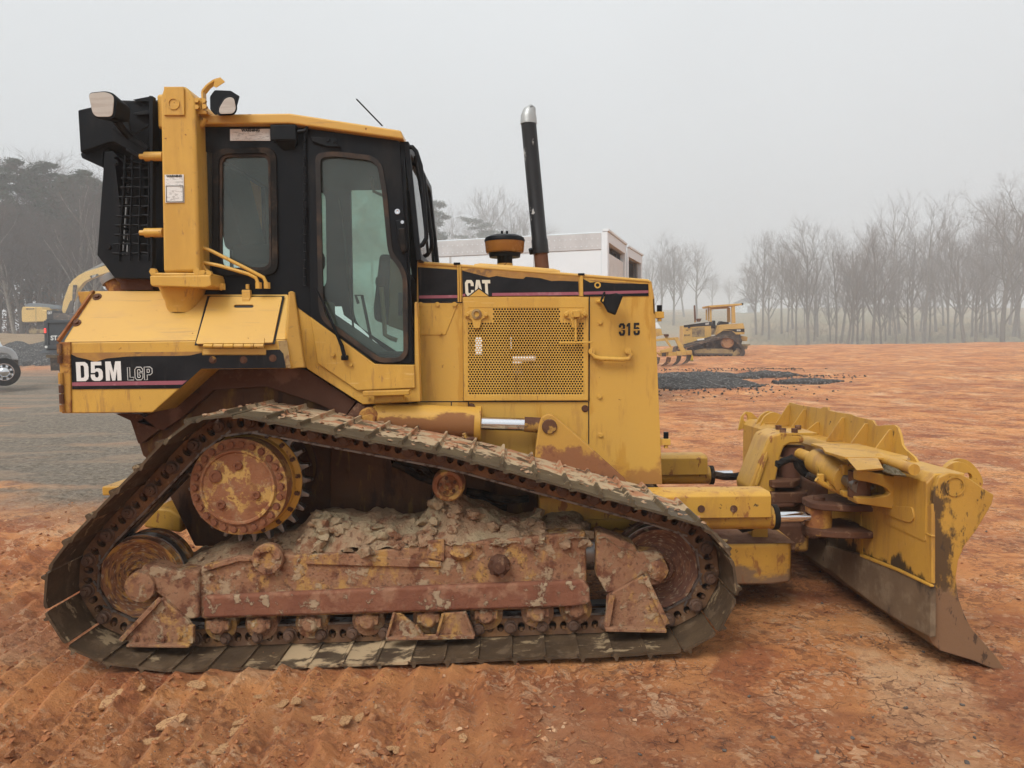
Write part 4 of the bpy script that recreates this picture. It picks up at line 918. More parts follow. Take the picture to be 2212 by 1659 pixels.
# carrier roller on its bracket
o = MB().lathe(V((cK.x, .27, cK.z)), (0, 1, 0), [(.0, .02), (.018, .0), (.03, .02), (.052, .022), (.060, .008), (.078, .006), (.086, .02), (.09, .10), (.075, .12), (.075, .2), (.0, .2)], 32).build('carrier_roller', rust_hub, doz)
for k in range(5):
    w = 2 * math.pi * k / 5 + .5; MB().hexbolt(V((cK.x + math.cos(w) * .042, .292, cK.z + math.sin(w) * .042)), -NY, .010, .012).build('bolt', brown_rust, o)
b = MB(); b.tube([V((cK.x - .01, .45, cK.z)), V((cK.x + .01, .45, cK.z - .25))], .05, 12); b.obox(V((cK.x + .02, .42, cK.z - .26)), (.2, .16, .12)); b.build('carrier_bracket', rust_frame, o, .01)

# track roller frame
fr_ = PL('track_frame', 'X', [(428, 1234), (470, 1226), (545, 1202), (610, 1196), (640, 1200), (930, 1180), (1265, 1148), (1268, 1240), (1265, 1310), (1120, 1318), (440, 1338), (432, 1336)], .225, .30, rust_frame, bevel=.014)
PL('lower_beam', 'X', [(436, 1289), (860, 1270), (1262, 1254), (1274, 1270), (1276, 1306), (1240, 1312), (438, 1337)], .190, .05, rust_beam, fr_, bevel=.018)
PL('top_flange', 'E', [(955, 1012), (1160, 955), (1250, 962), (1250, 985), (1165, 985), (958, 1045)], .205, .05, rust_frame, fr_, bevel=.008)
PL('side_rib', 'F', [(0, 950), (200, 935), (330, 950), (745, 985), (745, 1018), (560, 1016), (0, 1000)], .208, .03, rust_frame, fr_, bevel=.008)
PL('web_plate', 'F', [(668, 870), (760, 862), (760, 985), (668, 965)], .212, .02, rust_frame, fr_, bevel=.006)
# rear fork and guards
rf = PL('rear_fork', 'E', [(558, 1110), (610, 1050), (640, 1000), (720, 1008), (800, 1035), (945, 1035), (945, 1292), (880, 1302), (735, 1172), (705, 1150), (665, 1192), (625, 1195), (585, 1150)], .20, .14, rust_frame, bevel=.014)
MB().lathe(P('E', 625, 1120, .19), (0, -1, 0), [(.085, -.05), (.08, .01), (.05, .02), (.0, .02)], 14).build('axle_cap', rust_frame, rf)
rg2 = PL('rear_guard', 'E', [(515, 1405), (738, 1182), (880, 1300), (905, 1335), (905, 1420), (875, 1436), (570, 1424)], .175, .03, rust_frame, bevel=.006)
MB().beam(P('E', 520, 1412, .165), P('E', 735, 1186, .165), .022, .026).build('guard_edge', rust_frame, rg2, .004)
MB().beam(P('E', 560, 1434, .155), P('E', 900, 1438, .155), .05, .014).build('guard_lip', rust_frame, rg2, .004)
MB().beam(P('E', 905, 1330, .165), P('E', 905, 1425, .165), .03, .03).build('guard_edge', rust_frame, rg2, .004)
bolts('bolt', 'E', [(600, 1395), (725, 1392), (835, 1390), (750, 1400)], .175, .014, .016, rust_frame, rg2, .02)
# front fork and guards
ff = PL('front_fork', 'G', [(503, 792), (540, 790), (725, 862), (735, 898), (875, 905), (912, 1010), (870, 1088), (805, 1095), (772, 1030), (610, 1128), (560, 1138), (500, 1030)], .20, .16, rust_frame, bevel=.014)
fg = PL('front_guard', 'G', [(562, 1150), (772, 1036), (905, 1308), (890, 1338), (555, 1325)], .175, .03, rust_frame, bevel=.006)
MB().beam(P('G', 778, 1040, .165), P('G', 905, 1310, .165), .022, .028).build('guard_edge', rust_frame, fg, .004)
MB().beam(P('G', 550, 1334, .150), P('G', 897, 1342, .150), .05, .018).build('guard_lip', rust_frame, fg, .004)
MB().beam(P('G', 590, 1140, .165), P('G', 560, 1320, .165), .04, .03).build('guard_edge', rust_frame, fg, .004)
MB().lathe(P('G', 850, 1000, .19), (0, -1, 0), [(.06, -.02), (.055, .02), (.03, .03), (.0, .03)], 8).build('axle_cap', rust_frame, ff)
A = P('G', 430, 890, .36); MB().cyl(A, A + V((.16, 0, 0)), .105, n=28).build('recoil_rod', rail_m, doz)
# pivot caps
rc = P('E', 1328, 962, .225)
o = MB().lathe(rc, (0, -1, 0), [(.08, -.02), (.084, .03), (.076, .042), (.045, .044), (.040, .03), (.0, .028)], 22).build('recoil_cap', rust_frame, fr_)
for k in range(6):
    w = k * 1.047 + .3; MB().hexbolt(rc + V((math.cos(w) * .062, -.04, math.sin(w) * .062)), -NY, .014, .012).build('bolt', rust_frame, o)
rc = P('F', 1058, 1000, .225)
o = MB().lathe(rc, (0, -1, 0), [(.062, -.02), (.060, .02), (.050, .045), (.032, .06), (.0, .062)], 9).build('pivot_cap', brown_rust, fr_)
for k in range(5):
    w = k * 1.2566; MB().hexbolt(rc + V((math.cos(w) * .045, -.04, math.sin(w) * .045)), -NY, .013, .014).build('bolt', brown_rust, o)
o = MB().lathe(P('F', 850, 905, .24), V((0, -.6, .8)), [(.065, -.03), (.068, .0), (.055, .014), (.05, .006), (.0, .004)], 24).build('oil_fill_cap', rust_frame, fr_)
# bottom rollers
for fx, fy in ((479, 1349), (567, 1347), (675, 1344), (797, 1338), (928, 1334), (1051, 1326), (1161, 1322), (1243, 1314)):
    c_ = P('X', fx, fy, .29); c_.z += .004
    o = MB().lathe(V((c_.x, .262, c_.z)), (0, 1, 0), [(.0, .0), (.04, .0), (.07, .01), (.088, .012), (.09, .04), (.085, .06), (.085, .15), (.09, .17), (.09, .2), (.0, .2)], 26).build('track_roller', rust_frame, doz)
    b = MB(); b.obox(V((c_.x, .245, c_.z + .012)), (.125, .04, .05)); b.lathe(V((c_.x, .265, c_.z + .004)), (0, -1, 0), [(.05, -.01), (.048, .035), (.035, .05), (.0, .05)], 9); b.build('roller_end_cap', rust_frame, o, .008)
gp = PL('guide_guard', 'F', [(487, 1262), (520, 1262), (545, 1285), (600, 1330), (645, 1390), (720, 1390), (752, 1265), (870, 1255), (922, 1385), (905, 1395), (690, 1408), (448, 1395)], .20, .025, rust_frame, bevel=.006)
for a0, b0, a1, b1 in ((487, 1262, 448, 1395), (870, 1255, 922, 1385), (605, 1330, 645, 1390), (752, 1268, 718, 1390)):
    MB().beam(P('F', a0, b0, .19), P('F', a1, b1, .19), .03, .014).build('guard_rib', rust_frame, gp, .003)
MB().beam(P('F', 446, 1398, .185), P('F', 924, 1388, .185), .05, .014).build('guard_lip', rust_frame, gp, .003)
# dirt heaped on the roller frame
def dirt_strip(name, top, bot_y, y0, y1, seed, amp=.02, n=120):
    """a bank of caked soil whose crest follows measured points; runs from depth y0 back to y1"""
    xs = [p.x for p in top]; zs = [p.z for p in top]; b = MB(); m = 12; rows = n + 1
    X = np.linspace(xs[0], xs[-1], rows); T = np.linspace(0, 1, m + 1); XX, TT = np.meshgrid(X, T, indexing='ij'); YY = y0 + (y1 - y0) * TT
    nz_ = fbm(XX, YY + seed, 16, 4, seed, .6) - .5; lump = np.clip(fbm(XX, YY - seed, 9, 2, seed + 7) - .5, 0, None) * 3
    rise = np.minimum(1, TT * 2.1); zt = np.interp(X, xs, zs)[:, None]; zb = np.array([bot_y(x) for x in X])[:, None]
    ZZ = zb * (1 - rise) + zt * rise + nz_ * amp * 2.4 + lump * amp * 1.2; YY = YY - lump * amp * 1.5 * (1 - TT)
    b.v = [V(q) for q in np.stack([XX, YY, ZZ], -1).reshape(-1, 3)]
    for i in range(n):
        for j in range(m): a = i * (m + 1) + j; b.f.append((a, a + 1, a + m + 2, a + m + 1))
    return b
tp = PS('X', [(360, 1230), (400, 1212), (440, 1200), (480, 1182), (560, 1165), (640, 1160), (672, 1118), (700, 1115), (760, 1125), (840, 1132), (905, 1130), (930, 1100), (945, 1080), (985, 1082), (1020, 1100), (1075, 1122), (1120, 1135), (1150, 1128), (1165, 1115), (1172, 1135), (1255, 1130), (1266, 1142)], .36)
bt = PS('X', [(360, 1250), (440, 1246), (545, 1220), (660, 1212), (760, 1192), (900, 1186), (1000, 1180), (1150, 1176), (1266, 1172)], .212)
bx_, bz_ = [p.x for p in bt], [p.z for p in bt]
tag(dirt_strip('caked_dirt', tp, lambda x: float(np.interp(x, bx_, bz_)), .232, .62, 5, .024).build('caked_dirt', dirt_m, fr_, ang=50), kind='stuff')
b = MB(); dr = random.Random(9)
for k in range(210):
    t = dr.random(); i = dr.randrange(len(tp) - 1); p = tp[i].lerp(tp[i + 1], dr.random()); yy = dr.uniform(.205, .5); f = min(1, (yy - .2) / .16)
    zb = float(np.interp(p.x, bx_, bz_)); c_ = V((p.x, yy, zb * (1 - f) + p.z * f + dr.uniform(-.022, -.002)))
    b.hull([c_ + q for q in clod_pts(dr.uniform(.014, .055) if p.x > -1.1 else dr.uniform(.006, .02), .75, 18, dr)])
tag(b.build('dirt_lumps', dirt_m, fr_, ang=25), kind='stuff')
tp2 = PS('G', [(505, 790), (540, 786), (620, 830), (700, 860), (735, 895)], .26)
tag(dirt_strip('caked_dirt', tp2, lambda x: float(np.interp(x, [p.x for p in tp2], [p.z - .02 for p in tp2])), .195, .34, 8, .010, 40).build('caked_dirt', dirt_m, ff, ang=50), kind='stuff')
# ---- cab
CY = .74; FYc = 2 * YC - CY                                # near wall and far wall
cab = empty('cab', None, doz)
W_out = [(415, 269), (625, 266), (873, 301), (895, 786), (815, 786), (697, 704), (643, 664), (637, 640), (415, 640)]
win_r = [(464, 325), (592, 322), (596, 590), (464, 592)]
win_l = [(426, 328), (458, 327), (458, 592), (426, 592)]
def Bx(l): return [(603.5 + a * .3967, 219.4 + b_ * .3967) for a, b_ in l]
door_o = Bx([(150, 148), (655, 214), (728, 1425), (520, 1420), (235, 1215), (172, 1168)])
door_w = Bx([(206, 292), (300, 282), (500, 304), (548, 345), (572, 480), (602, 790), (614, 836), (662, 895), (686, 965), (690, 1372), (655, 1408), (545, 1412), (248, 1196), (224, 1130)])
def rl(loop, Y, r): return fillet(PS('X', loop, Y), r)
def grow(loop, d):
    cx = sum(p[0] for p in loop) / len(loop); cz = sum(p[1] for p in loop) / len(loop)
    return [(p[0] + (d if p[0] > cx else -d), p[1] + (d if p[1] > cz else -d)) for p in loop]
far_w = fillet(PS('B', [(392, 470), (450, 458), (590, 478), (650, 700), (720, 900), (728, 1365), (690, 1388), (600, 1378), (425, 1210), (405, 1150)], FYc), .05)
def wall(Yp, sgn):
    f = (lambda l: l) if sgn > 0 else (lambda l: [mir(p) for p in l])
    dr_o = rl(door_o, CY, .01) if sgn > 0 else far_w
    return MB().prism([f(PS('X', W_out, CY)), f(rl(win_r, CY, .07)), f(rl(win_l, CY, .02)), dr_o], V((0, .03 * sgn, 0)))
wall(CY, 1).build('side_wall', black, cab, .006); wall(FYc, -1).build('side_wall', black, cab)
dm = MB().prism([rl(door_o, CY - .012, .02), rl(door_w, CY - .012, .03)], V((0, .03, 0)))
door = dm.build('door_frame', black, cab, .006)
MB().prism([far_w], V((0, -.005, 0))).build('far_door_glass', far_glass, cab)
def ring(name, loop, Y, r, w0, w1, m, th, parent):
    o = PS('X', loop, Y); c_ = sum(o, V()) / len(o)
    def off(l, d):
        out = []; n = len(l)
        for i in range(n):
            a, p, q = l[i - 1], l[i], l[(i + 1) % n]; e1, e2 = (p - a).normalized(), (q - p).normalized()
            n1, n2 = V((e1.z, 0, -e1.x)), V((e2.z, 0, -e2.x))
            if n1.dot(p - c_) + n2.dot(p - c_) < 0: n1, n2 = -n1, -n2
            bis = (n1 + n2); bis = bis.normalized() if bis.length > 1e-3 else n1
            out.append(p + bis * d / max(.5, bis.dot(n1)))
        return out
    return MB().prism([fillet(off(o, w0), r + max(w0, 0)), fillet(off(o, -w1), r)], V((0, th, 0))).build(name, m, parent, .004)
ring('window_gasket', door_w, CY - .022, .03, .012, .016, gasket_m, .02, cab)
ring('window_gasket', win_r, CY - .016, .06, .012, .022, rubber, .03, cab)
ring('window_seal', [(474, 334), (584, 332), (587, 582), (474, 584)], CY - .004, .05, 0, .014, gasket_m, .02, cab)
MB().prism([rl(door_w, CY + .004, .03)], V((0, .005, 0))).build('door_glass', cab_glass, cab)
MB().prism([rl(win_r, CY + .012, .06)], V((0, .005, 0))).build('rear_side_glass', cab_glass, cab)
MB().prism([rl(win_l, CY + .012, .02)], V((0, .005, 0))).build('quarter_glass', dark_glass, cab)
for lp_, r in ((win_r, .06), (win_l, .02)):
    MB().prism([[mir(p) for p in rl(lp_, CY + .012, r)]], V((0, -.005, 0))).build('far_side_glass', far_glass, cab)
# yellow lower door panel and sill
sill = PL('cab_sill', 'B', [(96, 1116), (168, 1168), (240, 1222), (520, 1428), (735, 1432), (735, 1092), (752, 1090), (768, 1634), (455, 1650), (152, 1456), (136, 1432)], CY + .004, .08, yellow, cab, bevel=.006)
PL('door_panel', 'B', [(168, 1172), (236, 1222), (520, 1428), (733, 1434), (739, 1560), (425, 1574), (207, 1426)], CY - .014, .02, yellow, cab, bevel=.006)
bolts('bolt', 'B', [(293, 1376), (390, 1431)], CY - .014, .013, .016, yellow, cab)
bolts('bolt', 'B', [(485, 1617), (520, 1632), (690, 1618)], CY, .010, .012, yellow, sill)
b = MB(); A, B_ = P('B', 458, 1590, CY - .07), P('B', 712, 1582, CY - .07); b.beam(A, B_, .07, .03); b.beam(A + V((.06, .03, -.03)), B_ + V((-.04, .03, -.03)), .04, .05); b.build('step', yellow_worn, sill, .006)
PL('cab_base', 'X', [(640, 664), (700, 705), (815, 788), (896, 788), (900, 870), (785, 870), (660, 800)], CY + .09, 1.0, black, cab, bevel=0)
# hinge, rain gutter, handle, lock, wiper
b = MB()
for k in range(18):
    A = P('B', 138, 175 + k * 46, CY - .022); B_ = P('B', 138, 175 + k * 46 + 43, CY - .022); b.cyl(A, B_, .0095, n=8)
b.build('door_hinge', black, cab)
b = MB(); A = P('A', 1435, 402, CY - .05); B_ = P('A', 1605, 500, CY - .05); b.box((A.x, CY - .06, B_.z), (B_.x, CY, A.z)); b.hull([V((A.x + .02, CY - .05, B_.z)), V((B_.x, CY - .05, B_.z)), V((A.x + .06, CY, B_.z - .05)), V((B_.x - .02, CY, B_.z - .04)), V((A.x + .02, CY, B_.z)), V((B_.x, CY, B_.z))]); b.build('hinge_bracket', black, cab, .005)
MB().tube(PS('B', [(100, 165), (138, 160), (150, 145), (150, 105)], CY - .04), .011, 8).build('door_catch', black, cab)
b = MB(); b.hull(PS('B', [(170, 192), (300, 200), (330, 245), (262, 242), (240, 225), (175, 212)], CY - .035) + PS('B', [(170, 192), (330, 245), (200, 245)], CY)); b.build('door_stop', black, cab, .004)
bolts('bolt', 'B', [(266, 208), (300, 212)], CY - .03, .013, .014, black, cab)
hb = PL('door_handle', 'B', [(630, 645), (678, 640), (690, 700), (694, 810), (664, 830), (640, 760)], CY - .04, .035, black, cab, bevel=.008)
PL('handle_grip', 'B', [(648, 690), (682, 688), (690, 808), (668, 822), (650, 770)], CY - .058, .02, rubber, hb, bevel=.008)
MB().lathe(P('B', 643, 600, CY - .013), (0, -1, 0), [(.018, 0), (.016, .006), (.008, .007), (.0, .004)], 16).build('lock', chrome, cab)
MB().lathe(P('B', 670, 657, CY - .042), (0, -1, 0), [(.012, 0), (.010, .006), (.0, .006)], 12).build('lock_button', chrome, hb)
wp = MB().tube(PS('B', [(355, 1392), (340, 1330), (320, 1285), (250, 1120), (200, 1020)], CY - .05), [.012, .012, .009, .007, .005], 8).build('wiper', black, cab)
MB().obox(P('B', 356, 1395, CY - .04), (.04, .03, .03)).build('wiper_pivot', black, wp, .006)
pl_ = PL('warning_plate', 'A', [(1170, 428), (1432, 426), (1434, 504), (1171, 504)], CY - .006, .005, letter_white, cab, bevel=.001)
prn = mat('fine_print', (.80, .79, .75), .5, layers=[dict(c=(.30, .29, .27), s=12, t=.56, w=.06, st=(3, 3, 9), d=2, a=.55)])
PL('fine_print', 'A', [(1185, 446), (1425, 446), (1426, 496), (1186, 496)], CY - .008, .0015, prn, pl_, bevel=0)
print_text('warning_heading', 'WARNING', P('A', 1305, 444, CY - .009), .022, letter_black, pl_)
# roof, windshield, rear wall, interior
rp = PS('X', [(426, 268), (426, 250), (470, 246), (625, 244), (866, 281), (872, 301), (625, 267)], .68)
MB().prism([rp], V((0, 2 * (YC - .68), 0))).build('roof', yellow_top, cab, .012)
MB().tube(PS('X', [(826, 272), (770, 214)], 1.1), .005, 6).build('antenna', rubber, cab)
w0, w1 = P('B', 676, 218, CY), P('B', 745, 865, CY)
fw = [w0, w1]; nX = (w1 - w0).cross(NY).normalized()
if nX.x < 0: nX = -nX
def wsp(a, yy): return w0.lerp(w1, a) + NY * (yy - CY)
lo_w = [wsp(0, CY), wsp(1, CY), wsp(1, FYc), wsp(0, FYc)]
ho_w = [wsp(.08, CY + .035), wsp(.94, CY + .035), wsp(.94, FYc - .09), wsp(.08, FYc - .09)]
MB().prism([lo_w, fillet(ho_w, .06)], nX * .03).build('windshield_frame', black, cab, .006)
MB().prism([ho_w], nX * .006).build('windshield', far_glass, cab)
MB().tube([wsp(.10, CY + .08) + nX * .05, wsp(.45, CY + .12) + nX * .06, wsp(.9, CY + .25) + nX * .05], .009, 6).build('front_wiper', black, cab)
for (loop, Yg) in ((Bx([(685, 250), (725, 248), (745, 272), (770, 350), (800, 700), (800, 745), (780, 780), (740, 800)]), CY + .03), (Bx([(690, 325), (725, 335), (768, 362), (785, 400), (830, 760), (828, 800), (805, 835), (785, 845)]), CY + .3)):
    MB().tube([P('X', a, b_, Yg) for a, b_ in loop], .0135, 10).build('grab_rail', black, cab)
bk = P('X', 432, 268, CY); bk2 = P('X', 432, 640, CY)
MB().prism([[V((bk.x, CY + .03, bk.z)), V((bk.x, FYc - .03, bk.z)), V((bk.x, FYc - .03, bk2.z)), V((bk.x, CY + .03, bk2.z))], [V((bk.x, CY + .2, bk.z - .15)), V((bk.x, FYc - .2, bk.z - .15)), V((bk.x, FYc - .2, bk2.z + .2)), V((bk.x, CY + .2, bk2.z + .2))]], V((.03, 0, 0))).build('rear_wall', black, cab)
interior = mat('cab_trim', (.05, .052, .05), .8); beige = mat('beige_console', (.34, .30, .20), .7)
fl = P('X', 700, 660, 1.0); MB().box((bk.x + .05, CY + .05, fl.z - .35), (w1.x - .05, FYc - .05, fl.z - .3)).build('cab_floor', interior, cab)
hd = P('X', 866, 306, .68); MB().box((bk.x + .05, CY + .05, hd.z - .02), (w0.x - .05, FYc - .05, hd.z)).build('headliner', interior, cab)
sx = P('X', 560, 560, 1.3); seat = MB().box((sx.x - .12, 1.1, sx.z - .05), (sx.x + .36, 1.66, sx.z + .08)).build('operator_seat', interior, cab, .04)
b = MB(); b.hull([V((sx.x - .16 + dx - .0, yy, sx.z + zz)) for dx, zz in ((0, .05), (.12, .05), (-.10, .68), (-.02, .70)) for yy in (1.12, 1.64)]); b.build('seat_back', interior, seat, .03)
MB().hull([V((sx.x - .24 + dx, yy, sx.z + zz)) for dx, zz in ((0, .70), (.08, .70), (-.02, .90), (.05, .90)) for yy in (1.24, 1.52)]).build('headrest', interior, seat, .02)
PL('dash_console', 'B', [(545, 830), (600, 830), (690, 940), (690, 1240), (585, 1215), (515, 1190), (510, 1120)], 1.05, .5, interior, cab, bevel=.02)
PL('console_trim', 'B', [(602, 850), (660, 900), (690, 950), (690, 1255), (590, 1220)], 1.03, .03, beige, cab, bevel=.01)
PL('console_screen', 'B', [(648, 1040), (668, 1040), (668, 1165), (648, 1165)], 1.022, .01, letter_black, cab, bevel=0)
MB().tube(PS('B', [(555, 1010), (570, 1180), (575, 1270), (610, 1290), (640, 1300)], .92), .014, 8).build('control_lever', beige, cab)
MB().lathe(P('B', 553, 985, .92), (0, 0, 1), [(0, -.03), (.03, -.02), (.035, .0), (.03, .03), (0, .04)], 12).build('lever_knob', interior, cab)
MB().tube(PS('B', [(325, 530), (345, 640), (360, 800), (380, 1000), (410, 1310)], 1.75), .008, 6).build('wiring_loom', interior, cab)
MB().tube(PS('B', [(515, 345), (500, 400), (515, 490), (560, 510)], 1.5), .012, 6).build('mirror_bracket', beige, cab)
b = MB(); A = P('B', 245, 1090, 1.2); b.box((A.x - .15, 1.1, A.z - .25), (A.x + .05, 1.3, A.z)); b.build('armrest', beige, cab, .02)
MB().tube(PS('B', [(500, 1300), (450, 1055), (415, 1055), (430, 1100)], 1.9), .012, 6).build('far_handrail', interior, cab)

# ---- rollover post and cross beam
RY = .60
rops = PL('rollover_post', 'A', [(712, 215), (735, 146), (872, 142), (905, 175), (940, 230), (972, 1362), (730, 1372)], RY, .24, yellow, bevel=.022)
PL('lifting_plate', 'A', [(737, 150), (868, 150), (872, 338), (738, 338)], RY - .012, .014, yellow, rops, bevel=.004)
c_ = P('A', 803, 262, RY - .012); b = MB(); b.lathe(c_, (0, -1, 0), [(.034, -.004), (.034, .005), (.026, .005), (.026, -.004)], 22); b.build('stamped_ring', yellow, rops)
b = MB(); t0 = P('A', 800, 205, RY + .1); b.beam(V((t0.x, RY + .1, t0.z - .09)), V((t0.x, 2 * YC - RY - .1, t0.z - .09)), .2, .2); b.build('cross_beam', yellow, rops, .02)
MB().prism([[mir(p) for p in PS('A', [(712, 215), (735, 146), (872, 142), (940, 230), (972, 1362), (730, 1372)], RY)]], V((0, -.24, 0))).build('rollover_post', yellow, doz, .02)
fl_ = PL('post_flange', 'A', [(645, 1385), (1042, 1382), (1049, 1452), (1010, 1465), (660, 1455), (648, 1440)], RY - .07, .4, yellow, rops, bevel=.01)
PL('post_flange', 'A', [(650, 1362), (700, 1366), (1040, 1368), (1044, 1388), (648, 1388)], RY - .06, .38, yellow, rops, bevel=.008)
b = MB(); A, B_ = P('A', 868, 1455, RY + .12), P('A', 868, 1560, RY + .12); b.lathe(B_, (0, 0, 1), [(.09, -.06), (.10, .0), (.112, .03), (.135, A.z - B_.z)], 30); b.build('post_neck', yellow, rops)
bolts('bolt', 'A', [(680, 1362), (965, 1360), (1005, 1372), (1040, 1376)], RY - .03, .02, .03, yellow, rops)
for yy in (607, 1105):
    A = P('A', 712, yy, RY + .08); MB().cyl(A + V((.02, 0, 0)), A - V((.085, 0, 0)), .027, n=16).build('standoff', yellow, rops); MB().hexbolt(A - V((.085, 0, 0)), (-1, 0, 0), .016, .03).build('bolt', yellow, rops)
pl_ = PL('warning_plate', 'A', [(743, 726), (868, 725), (872, 908), (749, 910)], RY - .005, .004, letter_white, rops, bevel=.001)
PL('fine_print', 'A', [(752, 745), (862, 745), (866, 900), (756, 902)], RY - .0065, .0015, prn, pl_, bevel=0)
print_text('warning_heading', 'WARNING', P('A', 806, 742, RY - .007), .018, letter_black, pl_)
MB().prism([PS('A', [(752, 798), (864, 797), (866, 904), (754, 905)], RY - .0085), PS('A', [(755, 801), (861, 800), (863, 901), (757, 902)], RY - .0085)], V((0, .001, 0))).build('print_frame', letter_black, pl_)
# lines running from the post to the cab
for pts in ([(958, 1192), (1040, 1220), (1280, 1340), (1390, 1398), (1410, 1440), (1413, 1470)], [(962, 1292), (1100, 1320), (1290, 1375), (1340, 1400), (1356, 1440), (1358, 1470)], [(962, 1190), (968, 1260), (1000, 1330), (1080, 1420), (1120, 1478)]):
    q = PS('A', pts, CY - .07); MB().tube(q, .0105, 8).build('hydraulic_line', yellow, doz)
    MB().cyl(q[-1] + V((0, 0, .0)), q[-1] + V((0, 0, .035)), .019, n=6).build('line_fitting', yellow, doz)
# ---- lights
def work_light(fr, pts, Y, depth, aim, stem=None, lens=.82):
    front = PS(fr, pts, Y); c_ = sum(front, V()) / len(front); aim = V(aim).normalized(); fr3 = fillet(front, .03)
    bk_ = [c_ + (p - c_) * .62 + -aim * depth for p in fr3]; b = MB(); n = len(fr3)
    b.v += fr3 + bk_
    for i in range(n): j = (i + 1) % n; b.f.append((i, j, n + j, n + i))
    b.f.append(tuple(range(n, 2 * n))); b.f.append(tuple(reversed(range(n))))
    o = b.build('work_light', black, doz, .006)
    ln = [c_ + (p - c_) * lens + aim * .004 for p in fr3]; MB().prism([ln], aim * .004).build('lens', lamp_glass, o, .004); return o
wl1 = work_light('A', [(240, 188), (370, 176), (432, 205), (420, 362), (300, 362), (272, 335)], .50, .13, (-.35, -.9, .1), lens=.88)
MB().tube([P('A', 425, 370, .58), P('A', 480, 440, .66), P('A', 520, 480, .7)], .02, 8).build('light_arm', black, wl1)
wl2 = work_light('A', [(1135, 212), (1205, 205), (1222, 300), (1200, 338), (1090, 342), (1085, 300)], .56, .13, (.35, -.9, -.15))
MB().hull(PS('A', [(1070, 172), (1175, 176), (1238, 215), (1215, 300), (1195, 205), (1130, 212), (1075, 340), (1040, 300), (1038, 215)], .60) + PS('A', [(1075, 185), (1180, 190), (1060, 320)], .66)).build('light_shell', black, wl2, .006)
b = MB(); q = PS('A', [(1005, 310), (998, 190), (1030, 150), (1075, 118), (1120, 105)], .66)
for i in range(4): b.beam(q[i], q[i + 1], .012, .05, NY)
b.build('light_bracket', yellow, wl2, .002)
MB().hull(PS('A', [(1070, 110), (1108, 92), (1140, 120), (1080, 160), (1062, 150)], .62) + PS('A', [(1070, 110), (1108, 95), (1130, 125)], .68)).build('light_bracket', yellow, wl2, .003)
PL('bracket_foot', 'A', [(922, 225), (980, 222), (985, 300), (1025, 310), (1022, 330), (935, 330)], .64, .06, yellow, wl2, bevel=.004)
bolts('bolt', 'A', [(960, 246), (1006, 248), (960, 290), (1012, 286)], .63, .014, .02, yellow, wl2)
b = MB(); b.beam(P('A', 945, 400, .7), P('A', 1030, 335, .7), .03, .06); b.tube(PS('A', [(945, 412), (985, 400), (1010, 360)], .68), .02, 8); b.build('roof_bracket', yellow, doz, .004)
# ---- screened guard behind the cab
gy_ = .72
gd = empty('rear_screen_guard', None, doz)
PL('guard_inner_panel', 'A', [(640, 240), (735, 240), (735, 1370), (640, 1370)], .84, .03, black, gd, bevel=0)
PL('screen_backing', 'A', [(512, 630), (735, 630), (735, 1400), (500, 1400)], .98, .03, black, gd, bevel=0)
MB().prism([PS('A', [(174, 302), (350, 262), (440, 236), (560, 240), (650, 210), (652, 330), (640, 640), (410, 515), (375, 520), (190, 582)], gy_)], V((0, 2 * (YC - gy_), 0))).build('air_conditioner_box', black, gd, .01)
PL('box_lower_panel', 'A', [(190, 584), (372, 524), (372, 560), (345, 575), (340, 680), (198, 615)], gy_ + .05, 1.0, black, gd, bevel=.008)
PL('box_flange', 'A', [(640, 208), (668, 212), (664, 1370), (650, 1370), (646, 640), (642, 540)], gy_ - .05, .04, black, gd, bevel=.004)
for y0, y1 in ((236, 215), (325, 300)): MB().hull(PS('A', [(535, y0), (645, y1), (645, y1 + 30), (560, y0 + 12)], gy_ - .03) + PS('A', [(535, y0), (645, y1 + 30)], gy_)).build('box_gusset', black, gd, .003)
MB().beam(P('A', 415, 412, gy_ - .02), P('A', 640, 560, gy_ - .02), .03, .03).build('brace', black, gd, .004)
MB().beam(P('A', 500, 560, gy_ - .02), P('A', 640, 640, gy_ - .02), .03, .02).build('brace', black, gd, .004)
MB().tube(PS('A', [(470, 355), (500, 350), (520, 440), (560, 455), (640, 405)], gy_ - .03), .006, 6).build('light_cable', rubber, gd)
scr = PL('screen_frame', 'A', [[(350, 576), (405, 572), (475, 640), (640, 645), (662, 650), (666, 1408), (415, 1400), (302, 1252)], [(478, 648), (640, 650), (655, 1240), (440, 1250)]], gy_ - .01, .05, black, gd, bevel=.005)
bolts('bolt', 'A', [(420, 648), (380, 1196)], gy_ - .01, .016, .012, black, gd, .02)
for k, yy in enumerate((684, 748, 808, 870, 932, 994, 1056, 1116, 1178, 1238)):
    MB().tube(PS('A', [(470 - k * 7.5, yy + 2), (540, yy + (3 if k % 2 else -3)), (600, yy + (-3 if k % 2 else 3)), (650, yy)], gy_ - .012), .0055, 6).build('screen_rod', black, scr)
for xa, xb in ((486, 446), (532, 516), (585, 576), (640, 640)):
    MB().tube(PS('A', [(xa, 600), (xa * .7 + xb * .3 + 3, 800), (xa * .4 + xb * .6 - 3, 1050), (xb, 1290)], gy_ - .022), .0055, 6).build('screen_rod', black, scr)
MB().prism([[mir(p) for p in l] for l in (PS('A', [(350, 576), (405, 572), (475, 640), (640, 645), (662, 650), (666, 1408), (415, 1400), (302, 1252)], gy_), PS('A', [(425, 660), (640, 650), (650, 1220), (380, 1230)], gy_))], V((0, -.05, 0))).build('screen_frame', black, gd, .005)
PL('screen_bottom', 'A', [(415, 1402), (664, 1408), (664, 1480), (455, 1480), (455, 1440)], gy_ + .06, 1.1, arch_m, gd, bevel=.005)
A, B_ = P('A', 330, 600, gy_), P('A', 305, 1250, gy_)
b = MB()
